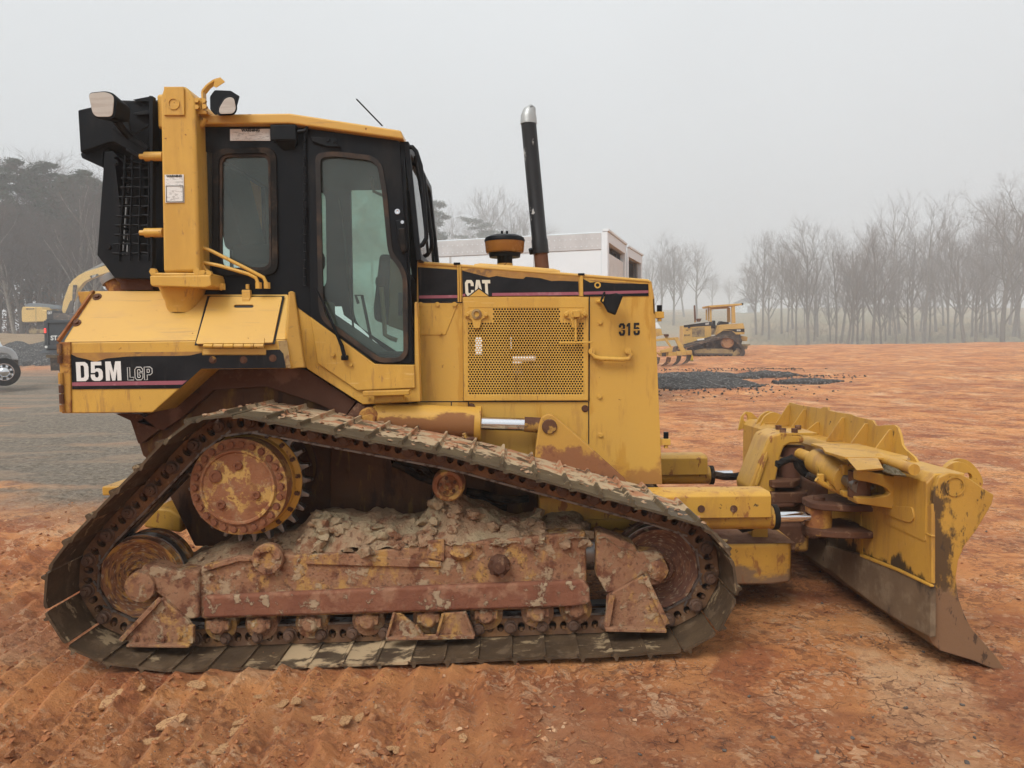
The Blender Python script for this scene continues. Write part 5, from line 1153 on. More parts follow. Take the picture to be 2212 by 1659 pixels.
for k in range(9):
    yy = gy_ + .12 + k * .13; b.tube([V((A.x + .05, yy, A.z)), V((B_.x + .03, yy, B_.z))], .008, 6)
for k in range(8):
    q = A.lerp(B_, .06 + k * .125); b.tube([V((q.x + .05, gy_, q.z)), V((q.x + .05, 2 * YC - gy_, q.z))], .008, 6)
b.build('rear_screen', black, gd)
b = MB(); q0 = P('A', 600, 640, gy_ + .2); q1 = P('A', 600, 1400, gy_ + .2); b.box((q0.x - .03, gy_ + .15, q1.z), (q0.x + .03, gy_ + .22, q0.z)); b.box((q0.x - .16, gy_ + .3, q1.z), (q0.x - .12, gy_ + .36, q0.z)); b.build('inner_post', black, gd, .004)

# ---- hood
OY = .90; FO = 2 * YC - OY
hood = empty('hood', None, doz)
side = [(128, 316), (355, 332), (1385, 415), (1404, 428), (1420, 520), (1440, 1000), (1462, 1530), (1190, 1530), (600, 1400), (60, 1330), (80, 1090), (120, 1080)]
hole = [(405, 560), (1035, 560), (1035, 1045), (405, 1045)]
def hwall(f, v): return MB().prism([f(PS('D', side, OY)), f(PS('D', hole, OY))], v)
hwall(lambda l: l, V((0, .012, 0))).build('side_panel', yellow_hood, hood, .005); hwall(lambda l: [mir(p) for p in l], V((0, -.012, 0))).build('side_panel', yellow, hood)
tp_ = PS('D', [(128, 314), (355, 330), (1010, 383), (1385, 413), (1400, 421), (1398, 440), (1380, 432), (1010, 402), (355, 350), (128, 334)], OY - .006)
MB().prism([tp_], V((0, 2 * (YC - OY) + .012, 0))).build('hood_top', yellow_top, hood, .010)
fp = PS('D', [(1404, 424), (1420, 520), (1462, 1530), (1448, 1530), (1408, 520), (1392, 430)], OY + .006)
MB().prism([fp], V((0, 2 * (YC - OY) - .012, 0))).build('nose_panel', black, hood, .005)
for a0, b0 in ((1416, 600), (1452, 1290)):
    A = P('D', a0, b0, OY + .03); b = MB(); b.cyl(A + V((.035, 0, -.02)), A + V((.035, 0, .05)), .016, n=10); b.build('nose_hinge_pin', black, hood)
    b = MB(); b.box((A.x - .02, A.y - .02, A.z - .03), (A.x + .06, A.y + .05, A.z + .01)); b.cyl(A + V((.035, -.0, -.05)), A + V((.035, 0, -.03)), .014, n=6); b.build('nose_hinge', yellow, hood, .003)
PL('nose_seal', 'D', [(1413, 520), (1419, 520), (1421, 600), (1416, 600)], OY - .004, .02, rubber, hood, bevel=0)
# dark innards behind the perforations, with gaps to the far side
eng = mat('oily_engine', (.02, .016, .012), .7, layers=[dict(c=(.12, .07, .02), s=5, t=.6, w=.05)])
b = MB()
for (x0, y0, x1, y1, Y0, Y1) in ((405, 540, 1060, 720, .98, 1.7), (480, 700, 640, 1100, .98, 1.5), (790, 700, 1060, 1100, 1.0, 1.7), (560, 940, 900, 1100, 1.0, 1.7), (640, 700, 800, 830, 1.1, 1.6), (560, 800, 650, 960, 1.1, 1.6), (380, 830, 500, 1100, 1.0, 1.4), (700, 870, 800, 950, 1.1, 1.5)):
    A, B_ = P('D', x0, y0, Y0), P('D', x1, y1, Y0); b.box((A.x, Y0, B_.z), (B_.x, Y1, A.z))
b.build('engine', eng, hood)
# panels, seams and decals on the near side
PL('access_cover', 'D', [(137, 546), (350, 546), (282, 716), (137, 718)], OY - .005, .005, yellow, hood, bevel=.002)
bolts('bolt', 'D', [(147, 552), (238, 552), (331, 552), (147, 706), (252, 706)], OY - .005, .012, .010, yellow, hood, .016)
def seam(fr, a, b_, Y, w=.006): MB().beam(P(fr, *a, Y), P(fr, *b_, Y), .002, w, NY.cross(P(fr, *b_, Y) - P(fr, *a, Y)).normalized()).build('panel_seam', letter_black, hood)
for s_ in (((135, 540), (375, 540)), ((82, 1080), (1060, 1080)), ((1062, 1080), (1062, 1312)), ((314, 1080), (314, 1132)), ((407, 1080), (407, 1132)), ((135, 545), (138, 1078)), ((378, 510), (383, 1078)), ((1066, 508), (1064, 1078))): seam('D', *s_, OY - .001)
b = MB()
for x_ in (350, 362): b.beam(P('D', x_, 332, OY - .006), P('D', x_ - 1 + 4, 538, OY - .006), .012, .010)
b.build('hood_joint', yellow, hood, .002)
b = MB(); b.beam(P('D', 1022, 390, OY - .006), P('D', 1022, 508, OY - .006), .012, .02); b.build('hood_joint', yellow, hood, .002)
for x_, y_ in ((345, 330), (1021, 388)): MB().obox(P('D', x_, y_, OY), (.04, .03, .014)).build('joint_cap', black, hood, .003)
DKL = [[(131, 348), (348, 362), (350, 536), (137, 538)], [(372, 366), (440, 384), (520, 404), (560, 396), (640, 408), (705, 412), (720, 400), (800, 408), (860, 424), (900, 422), (1006, 426), (1008, 505), (376, 508)], [(1032, 412), (1070, 432), (1110, 428), (1200, 436), (1386, 440), (1388, 505), (1034, 508)]]
for l in DKL: PL('hood_decal', 'D', l, OY - .004, .003, black_flat, hood, bevel=0)
for l in ([(372, 366), (436, 352), (1006, 398), (1006, 428), (900, 425), (860, 427), (800, 411), (720, 403), (705, 415), (640, 411), (560, 399), (520, 407), (440, 387)], [(1060, 416), (1386, 442), (1200, 438), (1110, 430)]):
    PL('torn_edge', 'D', l, OY - .0025, .002, torn_m, hood, bevel=0)
for l in ([(138, 503), (349, 500), (350, 516), (138, 519)], [(376, 494), (390, 492), (390, 506), (376, 507)], [(536, 489), (1008, 483), (1008, 500), (536, 505)], [(1033, 482), (1387, 474), (1388, 489), (1034, 498)]): PL('red_stripe', 'D', l, OY - .006, .0015, pink, hood, bevel=0)
word('maker_lettering', [('C', 0, .34), ('A', .335, .70), ('T', .68, 1)], quad('D', (392, 506), (530, 506), (387, 418), OY - .0055), letter_cream, hood)
PL('yellow_triangle', 'D', [(412, 508), (464, 468), (518, 508)], OY - .0085, .002, yellow, hood, bevel=0)
PL('triangle_edge', 'D', [(403, 508), (464, 460), (527, 508)], OY - .0075, .001, letter_black, hood, bevel=0)
word('number_lettering', [('3', 0, .30), ('1', .36, .62), ('5', .70, 1)], quad('D', (1226, 722), (1340, 718), (1226, 654), OY - .003), letter_black, hood)
for l in ([(1228, 684), (1266, 684), (1266, 690), (1228, 690)], [(1300, 686), (1340, 686), (1340, 692), (1300, 692)]): PL('stencil_gap', 'D', [(a, b_) for a, b_ in l], OY - .0042, .001, yellow_hood, hood, bevel=0)
bolts('bolt', 'D', [(1122, 648), (1122, 862), (1122, 1052), (1126, 1262), (1112, 532)], OY - .001, .013, .012, yellow, hood, .018)
bolts('latch_button', 'D', [(424, 1108), (1042, 1118)], OY - .001, .016, .010, brown_rust, hood, .022)
MB().lathe(P('D', 1110, 446, OY - .005), (0, -1, 0), [(.02, 0), (.02, .004), (.011, .004), (.011, 0)], 14).build('hole_ring', yellow, hood)
MB().tube(PS('D', [(1078, 802), (1076, 815), (1095, 838), (1130, 846), (1250, 850), (1282, 845), (1290, 826), (1278, 800)], OY - .04), .014, 10).build('grab_handle', yellow, hood)
for x_, y_ in ((1078, 806), (1276, 802)): MB().cyl(P('D', x_, y_, OY - .05), P('D', x_, y_, OY), .02, n=12).build('handle_foot', yellow, hood)
MB().tube(PS('D', [(438, 346), (470, 348), (640, 360), (870, 378), (905, 380)], OY + .02), [.016, .024, .024, .024, .016], 12).build('hood_rail', yellow_top, hood)
# perforated engine door
pn = (378, 512, 1062, 1076)
eo = OY - .018
PLT = PL('engine_door', 'D', [[(376, 512), (1061, 512), (1059, 1074), (382, 1077)], [(406, 571), (1036, 571), (1036, 1042), (406, 1042)]], eo, .018, yellow, hood, bevel=.004)
A0, A1, B0 = P('J', 388, 588, eo + .002), P('J', 1662, 588, eo + .002), P('J', 388, 1532, eo + .002)
ex, ez = (A1 - A0), (B0 - A0); pm = MB(); ncol, nrow = 42, 36; cw, ch = ex / ncol, ez / nrow
for r in range(nrow):
    for c_ in range(ncol):
        off = .5 if r % 2 else 0
        solid = (r < 6 and not (9 <= c_ < 33)) or (off and c_ == ncol - 1)
        p00 = A0 + cw * (c_ + off) + ch * r
        if off and c_ == 0: pm.add([A0 + ch * r, A0 + cw * .5 + ch * r, A0 + cw * .5 + ch * (r + 1), A0 + ch * (r + 1)], [(0, 1, 2, 3)])
        w_ = cw * (.5 if (off and c_ == ncol - 1) else 1)
        cn = [p00, p00 + w_, p00 + w_ + ch, p00 + ch]
        if solid: pm.add(cn, [(0, 1, 2, 3)]); continue
        m_ = p00 + cw * .5 + ch * .5; rr_ = cw.length * .375
        hx = [m_ + V((math.cos(math.pi * k / 4 + math.pi / 8) * rr_, 0, math.sin(math.pi * k / 4 + math.pi / 8) * rr_)) for k in range(8)]
        bk8 = [p + V((0, .005, 0)) for p in hx]; n0 = [cn[2], None, cn[3], None, cn[0], None, cn[1], None]
        o = len(pm.v); pm.v += cn + hx + bk8
        # corners: 0 top-left, 1 top-right, 2 bottom-right, 3 bottom-left; ring k=0.. starts right-top
        for (ci, a_) in ((1, 0), (1, 1), (0, 2), (0, 3), (3, 4), (3, 5), (2, 6), (2, 7)):
            pass
        ringq = [(1, 0, 1), (0, 2, 3), (3, 4, 5), (2, 6, 7)]
        for ci, k0, k1 in ringq: pm.f.append((o + ci, o + 4 + k0, o + 4 + k1))
        for ca, cb, k0, k1 in ((1, 0, 1, 2), (0, 3, 3, 4), (3, 2, 5, 6), (2, 1, 7, 0)): pm.f.append((o + ca, o + 4 + k0, o + 4 + k1, o + cb))
        for k in range(8): pm.f.append((o + 4 + k, o + 4 + (k + 1) % 8, o + 12 + (k + 1) % 8, o + 12 + k))
pm.build('perforated_sheet', yellow, PLT, normals=False, smooth=False)
# latches on the engine door
def latch(x, y, open_):
    c_ = P('D', x, y, eo); b = MB(); b.prism([fillet([c_ + V((dx, -.001, dz)) for dx, dz in ((-.075, -.012), (-.03, -.03), (-.018, -.085), (.018, -.085), (.03, -.03), (.075, -.012), (.06, .012), (.03, .028), (-.03, .028), (-.06, .012))], .01)], V((0, -.012, 0)))
    for dx in (-.056, .056): b.hexbolt(c_ + V((dx, -.012, 0)), -NY, .014, .012)
    o = b.build('door_latch', yellow, PLT, .003)
    MB().lathe(c_ + V((0, -.012, .002)), (0, -1, 0), [(.031, 0), (.031, .008), (.018, .010), (.016, .0)], 18).build('latch_ring', bare_metal if not open_ else yellow, o)
    return o, c_
latch(452, 606, False)
o, c_ = latch(988, 604, True); b = MB(); b.obox(c_ + V((.005, -.035, .0)), (.04, .04, .04)); b.beam(c_ + V((0, -.03, -.03)), c_ + V((0, -.03, -.165)), .012, .022); b.beam(c_ + V((-.10, -.03, -.172)), c_ + V((.10, -.03, -.172)), .012, .012); b.build('latch_bar', yellow, o, .003)
# hood light
b = MB(); q0 = PS('D', [(1150, 498), (1215, 488), (1252, 500), (1208, 612), (1165, 596), (1136, 545)], .72); q1 = PS('D', [(1165, 510), (1215, 505), (1240, 512), (1205, 590), (1170, 585)], .84); b.hull(q0 + q1); o = b.build('hood_light', black, doz, .012)
b = MB(); b.tube([P('D', 1148, 486, OY), P('D', 1130, 530, .84), P('D', 1160, 560, .80)], .008, 6); b.build('light_cable', rubber, o); MB().tube([P('D', 1112, 535, OY), P('D', 1150, 535, .82)], .012, 8).build('light_stem', yellow, o)
# ---- pre-cleaner and exhaust
pc = P('L', 780, 690, YC - .05); u = .27282 * (YC - .05 + 3.82) / FPX
def zz(y): return (690 - y) * u
o = MB().lathe(pc, (0, 0, 1), [(60 * u, zz(740)), (60 * u, zz(640)), (62 * u, zz(632)), (62 * u, zz(620)), (120 * u, zz(632)), (126 * u, zz(600)), (148 * u, zz(592)), (0, zz(592))], 36).build('pre_cleaner', black, doz)
MB().lathe(pc, (0, 0, 1), [(0, zz(598)), (142 * u, zz(598)), (150 * u, zz(585)), (157 * u, zz(510)), (0, zz(510))], 40).build('dust_bowl', mat('amber_dust_bowl', (.30, .13, .03), .25, base2=(.22, .09, .025), bs=4, layers=[dict(c=(.45, .28, .12), s=5, t=.62, w=.05, a=.7)]), o)
MB().lathe(pc, (0, 0, 1), [(158 * u, zz(512)), (160 * u, zz(500)), (150 * u, zz(478)), (115 * u, zz(462)), (60 * u, zz(457)), (0, zz(456))], 40).build('bowl_lid', black, o)
for dx in (-20, 20): MB().hexbolt(pc + V((dx * u, -.03, zz(460))), (0, 0, 1), .008, .025).build('wing_nut', black, o)
MB().cyl(pc + V((0, 0, zz(760))), pc + V((0, 0, zz(680))), 62 * u, n=24).build('intake_pipe', yellow_top, o)
e0, e1, e2 = P('X', 1172, 590, YC), P('X', 1168, 548, YC), P('X', 1142, 268, YC); dx_ = (e2 - e1).normalized(); k_ = (YC + 3.82) / FPX
st = MB().cyl(e0, e1 + dx_ * .03, 15 * k_, n=24).build('exhaust_base', arch_m, doz)
MB().tube([e1, e1 + dx_ * .09, e1 + dx_ * .1, e2], [18 * k_, 17.6 * k_, 16.4 * k_, 16.2 * k_], 28).build('exhaust_stack', black_stack, st)
MB().tube([e1 + V((-.062, 0, .0)), e1 + V((-.07, -.02, .03))], .014, 8).build('clamp_bolt', black, st)
b = MB(); b.tube([e2, e2 + V((.0, 0, .05)), e2 + V((.008, 0, .085)), e2 + V((.03, 0, .115))], [17.5 * k_, 17 * k_, 14 * k_, 7 * k_], 24); b.build('stack_cap', mat('bare_steel_tip', (.42, .43, .42), .4, .5, bump=(30, .002), layers=[dict(c=(.12, .12, .12), s=8, t=.58, w=.04)]), st)

# ---- lift cylinder and its bracket
ly = .80
A, B_ = P('F', 395, 205, ly), P('F', 935, 230, ly); lc = MB().tube([A - V((.05, 0, 0)), A, B_], [.06, .098, .098], 28).build('lift_cylinder', liftcyl_m, doz)
MB().lathe(B_, (B_ - A), [(.0, -.01), (.105, -.01), (.105, .025), (.09, .03), (.0, .03)], 28).build('gland_nut', yellow_worn, lc)
R_ = P('F', 1275, 240, ly); MB().cyl(B_, R_, .040, n=22).build('piston_rod', chrome, lc)
MB().cyl(P('F', 1195, 236, ly), P('F', 1300, 242, ly), .046, n=18).build('rod_eye', brown_rust, lc)
MB().lathe(P('F', 345, 200, ly - .1), (0, 1, 0), [(.0, 0), (.05, 0), (.06, .01), (.06, .2)], 20).build('cylinder_trunnion', yellow_rusty, lc)
PL('grease_plate', 'F', [(290, 205), (310, 192), (360, 180), (385, 195), (380, 225), (350, 240), (300, 222)], ly - .12, .02, yellow_rusty, lc, bevel=.004)
MB().cyl(P('F', 262, 160, ly + .02), P('F', 330, 215, ly + .02), .09, n=20).build('pivot_boss', brown_rust, lc)
bkt = PL('lift_bracket', 'D', [(790, 1205), (806, 1165), (835, 1148), (865, 1150), (890, 1170), (1050, 1310), (1260, 1500), (1270, 1530), (980, 1530), (760, 1430)], ly - .07, .05, bracket_m, bevel=.01)
PL('lift_bracket', 'D', [(790, 1205), (806, 1165), (835, 1148), (865, 1150), (890, 1170), (1260, 1510), (980, 1510), (760, 1430)], ly + .05, .04, yellow_rusty, bevel=.01)
MB().lathe(P('D', 848, 1216, ly - .07), (0, -1, 0), [(.045, 0), (.045, .008), (.04, .012), (.0, .012)], 24).build('bracket_pin', brown_rust, bkt)
MB().tube(PS('D', [(375, 1262), (390, 1256), (392, 1275), (385, 1282), (440, 1284)], .70), .012, 8).build('grease_fitting', brown_rust, doz)
# ---- blade, push frame and angle cylinders
bl = empty('blade', None, doz)
EY = -.05                                                  # near end plate
nB = V((1, .030, 0)).normalized(); BP = (P('H', 1488, 900, EY), nB)    # back face of the mould board
mud_steel = mat('muddy_blade_paint', (.53, .29, .048), .45, base2=(.47, .25, .045), bs=2.5, bump=(22, .0015), layers=[
    dict(c=(.36, .18, .045), s=6, t=.56, w=.06, d=8, st=(1.6, 1.6, .3), a=.75),
    dict(c=(.030, .022, .016), s=5, t=.55, w=.05, st=(1.5, 1, .6), z=(.30, .60, .16, -.25), a=.95, r=.7),
    dict(c=(.17, .115, .065), s=6, t=.52, w=.10, z=(.16, .40, .3, -.3), a=1, r=.9, h=.002),
    dict(c=(.022, .018, .015), s=9, t=.66, w=.02, st=(1, 1, .7), a=.9, r=.6)])
endp = mat('scraped_end_plate', (.50, .27, .045), .5, base2=(.42, .22, .04), bs=3, bump=(24, .003), layers=[
    dict(c=(.055, .032, .02), s=9, t=.55, w=.05, d=9, st=(1, 1, .6), z=(.35, .85, .12, -.03), x=(2.06, 2.28, .10, -.08), a=.9, r=.7),
    dict(c=(.21, .115, .06), s=7, t=.48, w=.07, z=(.22, .50, .34, -.3), a=1, r=.9, h=.002),
    dict(c=(.05, .03, .02), s=24, t=.60, w=.03, d=9, st=(1, 1, .4), a=.85, r=.6)])
back_x = lambda y: (BP[0].x - .030 * (y - EY))
ep = [(1492, 640), (1500, 560), (1525, 505), (1580, 480), (1640, 487), (1690, 515), (1760, 565), (1812, 595), (1800, 645), (1720, 780), (1658, 860), (1625, 940), (1612, 1030), (1625, 1130), (1655, 1215), (1690, 1290), (1770, 1380), (1830, 1450), (1880, 1525), (1800, 1503), (1700, 1462), (1600, 1432), (1530, 1410), (1490, 1375), (1476, 1345), (1478, 1200), (1486, 900)]
e3 = PS('H', ep, EY)
MB().prism([e3], V((0, .035, 0))).build('end_plate', endp, bl, .006)
MB().lathe(P('H', 1605, 550, EY), (0, -1, 0), [(.05, .002), (.05, .006), (.042, .006), (.042, .002)], 26).build('welded_disc', endp, bl)
FE = 2.80
# section of the mould board, swept from the near end to the far end
prof3 = PS('H', [(1494, 700), (1530, 640), (1700, 660), (1640, 850), (1606, 960), (1600, 1040), (1612, 1130), (1645, 1215), (1680, 1290), (1760, 1385), (1850, 1500), (1700, 1462), (1530, 1410), (1478, 1345), (1484, 1100)], EY)
sk = V((-.030, 1, 0)); b = MB(); b.prism([[p + V((0, .03, 0)) for p in prof3]], sk * (FE - EY - .06)); b.build('mould_board', mud_steel, bl, .004)
MB().prism([[p + sk * (FE - EY - .03) for p in e3]], V((0, .035, 0))).build('end_plate', yellow_worn, bl, .006)
def onback(fr, pts, lift): return PS(fr, pts, pl=(BP[0] - nB * lift, nB))
def backplate(name, fr, pts, lift, th, m, bevel=.006, rnd=0):
    l = onback(fr, pts, lift); l = fillet(l, rnd) if rnd else l; return MB().prism([l], nB * th).build(name, m, bl, bevel)
# torsion box along the top, sloped cap
zt = P('H', 1492, 640, EY).z
def bk3(y, dx, z): return V((back_x(y) + dx, y, z))
zb_, zu = .90, .945
b = MB(); b.hull([bk3(y, dx, z) for y in (EY + .04, FE - .04) for dx, z in ((-.012, zb_ - .30), (-.012, zb_), (.03, zu), (.18, zu), (.18, zb_ - .3))]); b.build('top_box', mud_steel, bl, .01)
# lower wear plate, bolted on, standing off the back
low = [(930, 860), (1108, 905), (1300, 985), (1478, 1072), (1478, 1340), (1350, 1275), (1200, 1180), (1040, 1060), (930, 970), (915, 900)]
wearm = mat('wear_plate', (.18, .12, .07), .8, base2=(.13, .085, .05), bs=5, bump=(25, .003), layers=[dict(c=(.035, .024, .017), s=5, t=.55, w=.08, d=7, st=(1, 1, .5), z=(.28, .44, -.14, .12), a=.9), dict(c=(.27, .2, .13), s=8, t=.58, w=.08, a=.5)])
backplate('wear_plate', 'H', low, .020, .03, wearm)
w0_ = [(1108, 902), (1300, 980), (1478, 1066), (1478, 1078), (1300, 994), (1108, 918)]
backplate('weld_bead', 'H', w0_, .026, .02, yellow_worn, .004)
backplate('weld_bead', 'H', [(1100, 640), (1112, 640), (1122, 905), (1108, 905)], .012, .02, yellow_worn, .003)
backplate('weld_bead', 'H', [(1170, 665), (1290, 715), (1484, 808), (1484, 816), (1290, 722), (1170, 672)], .012, .02, yellow_worn, .003)
backplate('back_panel', 'H', [(1120, 660), (1390, 690), (1484, 640), (1484, 1060), (1300, 974), (1122, 898)], .008, .02, mud_steel, .004)
# lifting ears near each end
def ear(y, sc, m, x0, dz0=-.14):
    z0 = zu + dz0; o = [V((x0 + dx * sc, y, z0 + dz * sc)) for dx, dz in ((0, -.05), (-.005, .06), (.03, .13), (.09, .165), (.15, .15), (.20, .10), (.235, .03), (.20, -.05))]
    h = [V((x0 + (.15 + math.cos(k * .628) * .028) * sc, y, z0 + (.075 + math.sin(k * .628) * .028) * sc)) for k in range(10)]
    return MB().prism([fillet(o, .03), h], V((0, .03, 0))).build('lifting_ear', m, bl, .005)
ear(.22, 1.0, yellow_worn, P('H', 1522, 520, .22).x); ear(.33, 1.0, yellow_worn, P('H', 1535, 480, .33).x)
ear(FE - .30, 1.05, yellow_worn, P('H', 570, 240, FE - .3).x, -.08); ear(FE - .40, 1.05, yellow_worn, P('H', 590, 240, FE - .4).x, -.08)
x0 = P('H', 475, 240, FE).x; z0 = P('H', 475, 240, FE).z
o_ = PS('H', [(473, 260), (490, 185), (515, 160), (545, 165), (575, 195), (585, 215), (540, 235)], FE - .03); MB().prism([o_, [P('H', 513 + math.cos(k * .628) * 11, 193 + math.sin(k * .628) * 20, FE - .03) for k in range(10)]], V((0, .03, 0))).build('lifting_ear', yellow_worn, bl, .003)
# spill guard with its ribs
gx_ = P('I', 1870, 690, .62)
GPn = V((1, .030, -.10)).normalized(); GP = (V((back_x(1.4) + .14, 1.4, zu)), GPn)
def onG(pts): return PS('I', pts, pl=GP)
sg = MB().prism([onG([(500, 480), (430, 395), (575, 95), (690, 125), (800, 142), (920, 160), (938, 146), (995, 146), (1000, 180), (1100, 203), (1250, 225), (1295, 248), (1480, 290), (1512, 345), (1560, 350), (1640, 340), (1720, 340), (1752, 368), (1785, 460), (1800, 550), (1830, 600), (1936, 690), (1990, 790), (1960, 810), (1870, 690), (1340, 560), (780, 500)])], GPn * .016).build('spill_guard', mud_steel, bl, .002)
for ft, tp_, bs_ in (((475, 392), (590, 125), (600, 480)), ((645, 425), (765, 170), (765, 495)), ((785, 620), (910, 310), (905, 515)), ((1055, 530), (1185, 260), (1180, 540)), ((1310, 552), (1440, 325), (1430, 560)), ((1582, 636), (1708, 392), (1700, 630)), ((330, 460), (475, 315), (470, 470))):
    t3 = onG([tp_])[0]; b3 = onG([(tp_[0], bs_[1])])[0]; b3 = V((t3.x - (t3.z - b3.z) * .1 * 0, t3.y, zu + .005)); f3 = V((b3.x - .12, t3.y, zu + .0))
    MB().prism([[t3 - nB * .004, b3, f3, f3 + V((0, 0, .012)), t3 - nB * .012 + V((-.01, 0, 0))]], V((0, .012, 0))).build('guard_rib', mud_steel, bl, .002)
# deck plate covering the tilt cylinder
dk_z = zu + .04
deck = [PZ('I', a, b_, dk_z) for a, b_ in ((812, 540), (1330, 545), (1870, 682), (1860, 720), (1530, 690), (1185, 690), (965, 628), (935, 582))]
dkp = MB().prism([deck], V((0, 0, -.014))).build('cover_deck', mud_steel, bl, .002)
f1 = [PZ('I', a, b_, dk_z - .004) for a, b_ in ((1185, 690), (1530, 686))]; f2 = [P('I', a, b_, pl=(f1[0] + V((-.10, 0, -.08)), V((0.62, 0, -.78)))) for a, b_ in ((1590, 810), (1310, 835))]
MB().prism([[f1[0], f1[1], f2[0], f2[1]]], V((.008, 0, -.010))).build('deck_flap', mud_steel, bl, .002)
MB().tube([P('I', 1560, 700, pl=(BP[0] - nB * .06, nB)), P('I', 1936, 830, pl=(BP[0] - nB * .06, nB))], .03, 12).build('pipe_guard', mud_steel, bl)
tag(MB().hull([q + V((0, 0, .004)) for q in onback('I', [(1600, 770), (1760, 830), (1850, 900), (1700, 890), (1590, 850)], .09)] + [q for q in onback('I', [(1600, 790), (1850, 915), (1590, 870)], .02)]).build('grass_clippings', mat('dry_grass_clippings', (.34, .31, .22), .95, bump=(60, .02), layers=[dict(c=(.2, .18, .1), s=20, t=.55, w=.05)]), bl), kind='stuff')
# ---- angled tilt cylinder from the mast to the near clevis
ma = V((1.40, YC - .05, .0))
tA, tB, tC = P('I', 690, 655, 1.12), P('I', 860, 725, .88), P('I', 1180, 920, .54)
tc_ = MB().tube([tA, tB], .036, 16).build('tilt_cylinder', yellow_worn, doz)
MB().tube([tB, tB + (tC - tB) * .04, tC], [.070, .078, .078], 28).build('barrel', mud_steel, tc_)
MB().lathe(tC, (tC - tB), [(.0, -.01), (.082, -.01), (.084, .03), (.07, .035), (.0, .035)], 28).build('gland', yellow_worn, tc_)
tD = P('I', 1330, 1010, .36); MB().cyl(tC, tD, .038, n=18).build('rod', rail_m, tc_)
for a_, b_ in ((915, 930), (1020, 985)): MB().obox(P('I', a_, b_, .60), (.035, .03, .06)).build('hose_clip', yellow, tc_, .004)
MB().tube(PS('I', [(870, 930), (950, 985), (1100, 1060), (1200, 1100)], .58), .016, 8).build('steel_line', yellow_worn, tc_)
for pts in ([(440, 800), (500, 730), (610, 710), (700, 760), (800, 870), (870, 910)], [(640, 710), (660, 790), (720, 860), (790, 900), (850, 930)], [(430, 760), (480, 760), (560, 720), (620, 690)]): MB().tube(PS('I', pts, 1.02), .020, 8).build('hydraulic_hose', rubber, tc_)
MB().cyl(P('I', 765, 880, 1.0), P('I', 870, 930, 1.0), .020, n=8).build('hose_fitting', rail_m, tc_)
# clevis on the back of the blade
KY = .30
clv_px = [(1312, 842), (1345, 826), (1430, 838), (1560, 870), (1890, 930), (1900, 1240), (1880, 1290), (1560, 1235), (1330, 1200), (1308, 1185), (1306, 1130), (1500, 1132), (1640, 1112), (1672, 1085), (1640, 1035), (1560, 1000), (1430, 965), (1312, 945)]
MB().prism([PS('I', clv_px, KY)], V((0, .05, 0))).build('tilt_clevis', mud_steel, bl, .008)
MB().prism([[p + V((0, .17, 0)) for p in PS('I', clv_px, KY)]], V((0, .05, 0))).build('tilt_clevis', mud_steel, bl, .008)
cx_ = P('I', 1400, 880, KY); cz2 = P('I', 1395, 1165, KY)
b = MB(); b.box((cx_.x - .02, KY + .05, cx_.z - .035), (back_x(KY) + .02, KY + .17, cx_.z + .0)); b.build('clevis_web', mud_steel, bl, .006)
b = MB(); b.box((cx_.x - .02, KY + .05, cz2.z - .03), (back_x(KY) + .02, KY + .17, cz2.z + .01)); b.build('clevis_web', mud_steel, bl, .006)
kp = P('I', 1420, 838, KY); b = MB(); b.box((kp.x - .04, KY - .005, kp.z + .002), (kp.x + .10, KY + .15, kp.z + .014)); b.build('pin_keeper', brown_rust, bl, .002)
for dx, dy in ((-.01, .03), (.06, .1)): MB().hexbolt(V((kp.x + dx, KY + dy, kp.z + .014)), (0, 0, 1), .018, .026).build('bolt', brown_rust, bl)
MB().cyl(V((cx_.x + .02, KY + .11, cz2.z)), V((cx_.x + .02, KY + .11, cx_.z)), .06, n=20).build('clevis_pin', brown_rust, bl)
MB().cyl(tD + (tD - tC) * -.1, V((cx_.x + .02, KY + .11, (cz2.z + cx_.z) / 2)), .05, n=18).build('rod_eye', brown_rust, tc_)
backplate('gusset_pad', 'H', [(1150, 640), (1380, 660), (1392, 715), (1375, 740), (1340, 735), (1180, 672)], .02, .03, mud_steel, .006, .02)
# ---- mast carrying the lift point, casting below
my = 1.22
mast = PL('mast', 'H', [(528, 560), (625, 315), (640, 290), (700, 272), (800, 285), (822, 300), (818, 325), (745, 330), (715, 345), (695, 400), (672, 520), (668, 690), (640, 690), (620, 690), (560, 690)], my, .30, yellow_worn, bevel=.02)
MB().prism([PS('H', [(560, 545), (605, 400), (625, 370), (632, 395), (590, 520), (572, 560)], my - .018)], V((0, .02, 0))).build('cast_rib', yellow_worn, mast, .008)
p_ = P('H', 745, 272, my + .1); b = MB(); b.box((p_.x - .10, my, p_.z - .005), (p_.x + .14, my + .26, p_.z + .012)); b.build('mast_cap', yellow_worn, mast, .003)
for dx, dy in ((-.07, .04), (.0, .02), (.09, .2), (-.04, .21)): MB().hexbolt(V((p_.x + dx, my + dy, p_.z + .012)), (0, 0, 1), .022, .028).build('bolt', brown_rust, mast)
MB().cyl(P('H', 755, 340, my + .1), P('H', 755, 395, my + .1), .08, n=20).build('mast_knuckle', arch_m, mast)
MB().cyl(P('H', 738, 420, my + .12), P('H', 738, 525, my + .12), .075, n=20).build('vertical_pin', arch_m, mast)
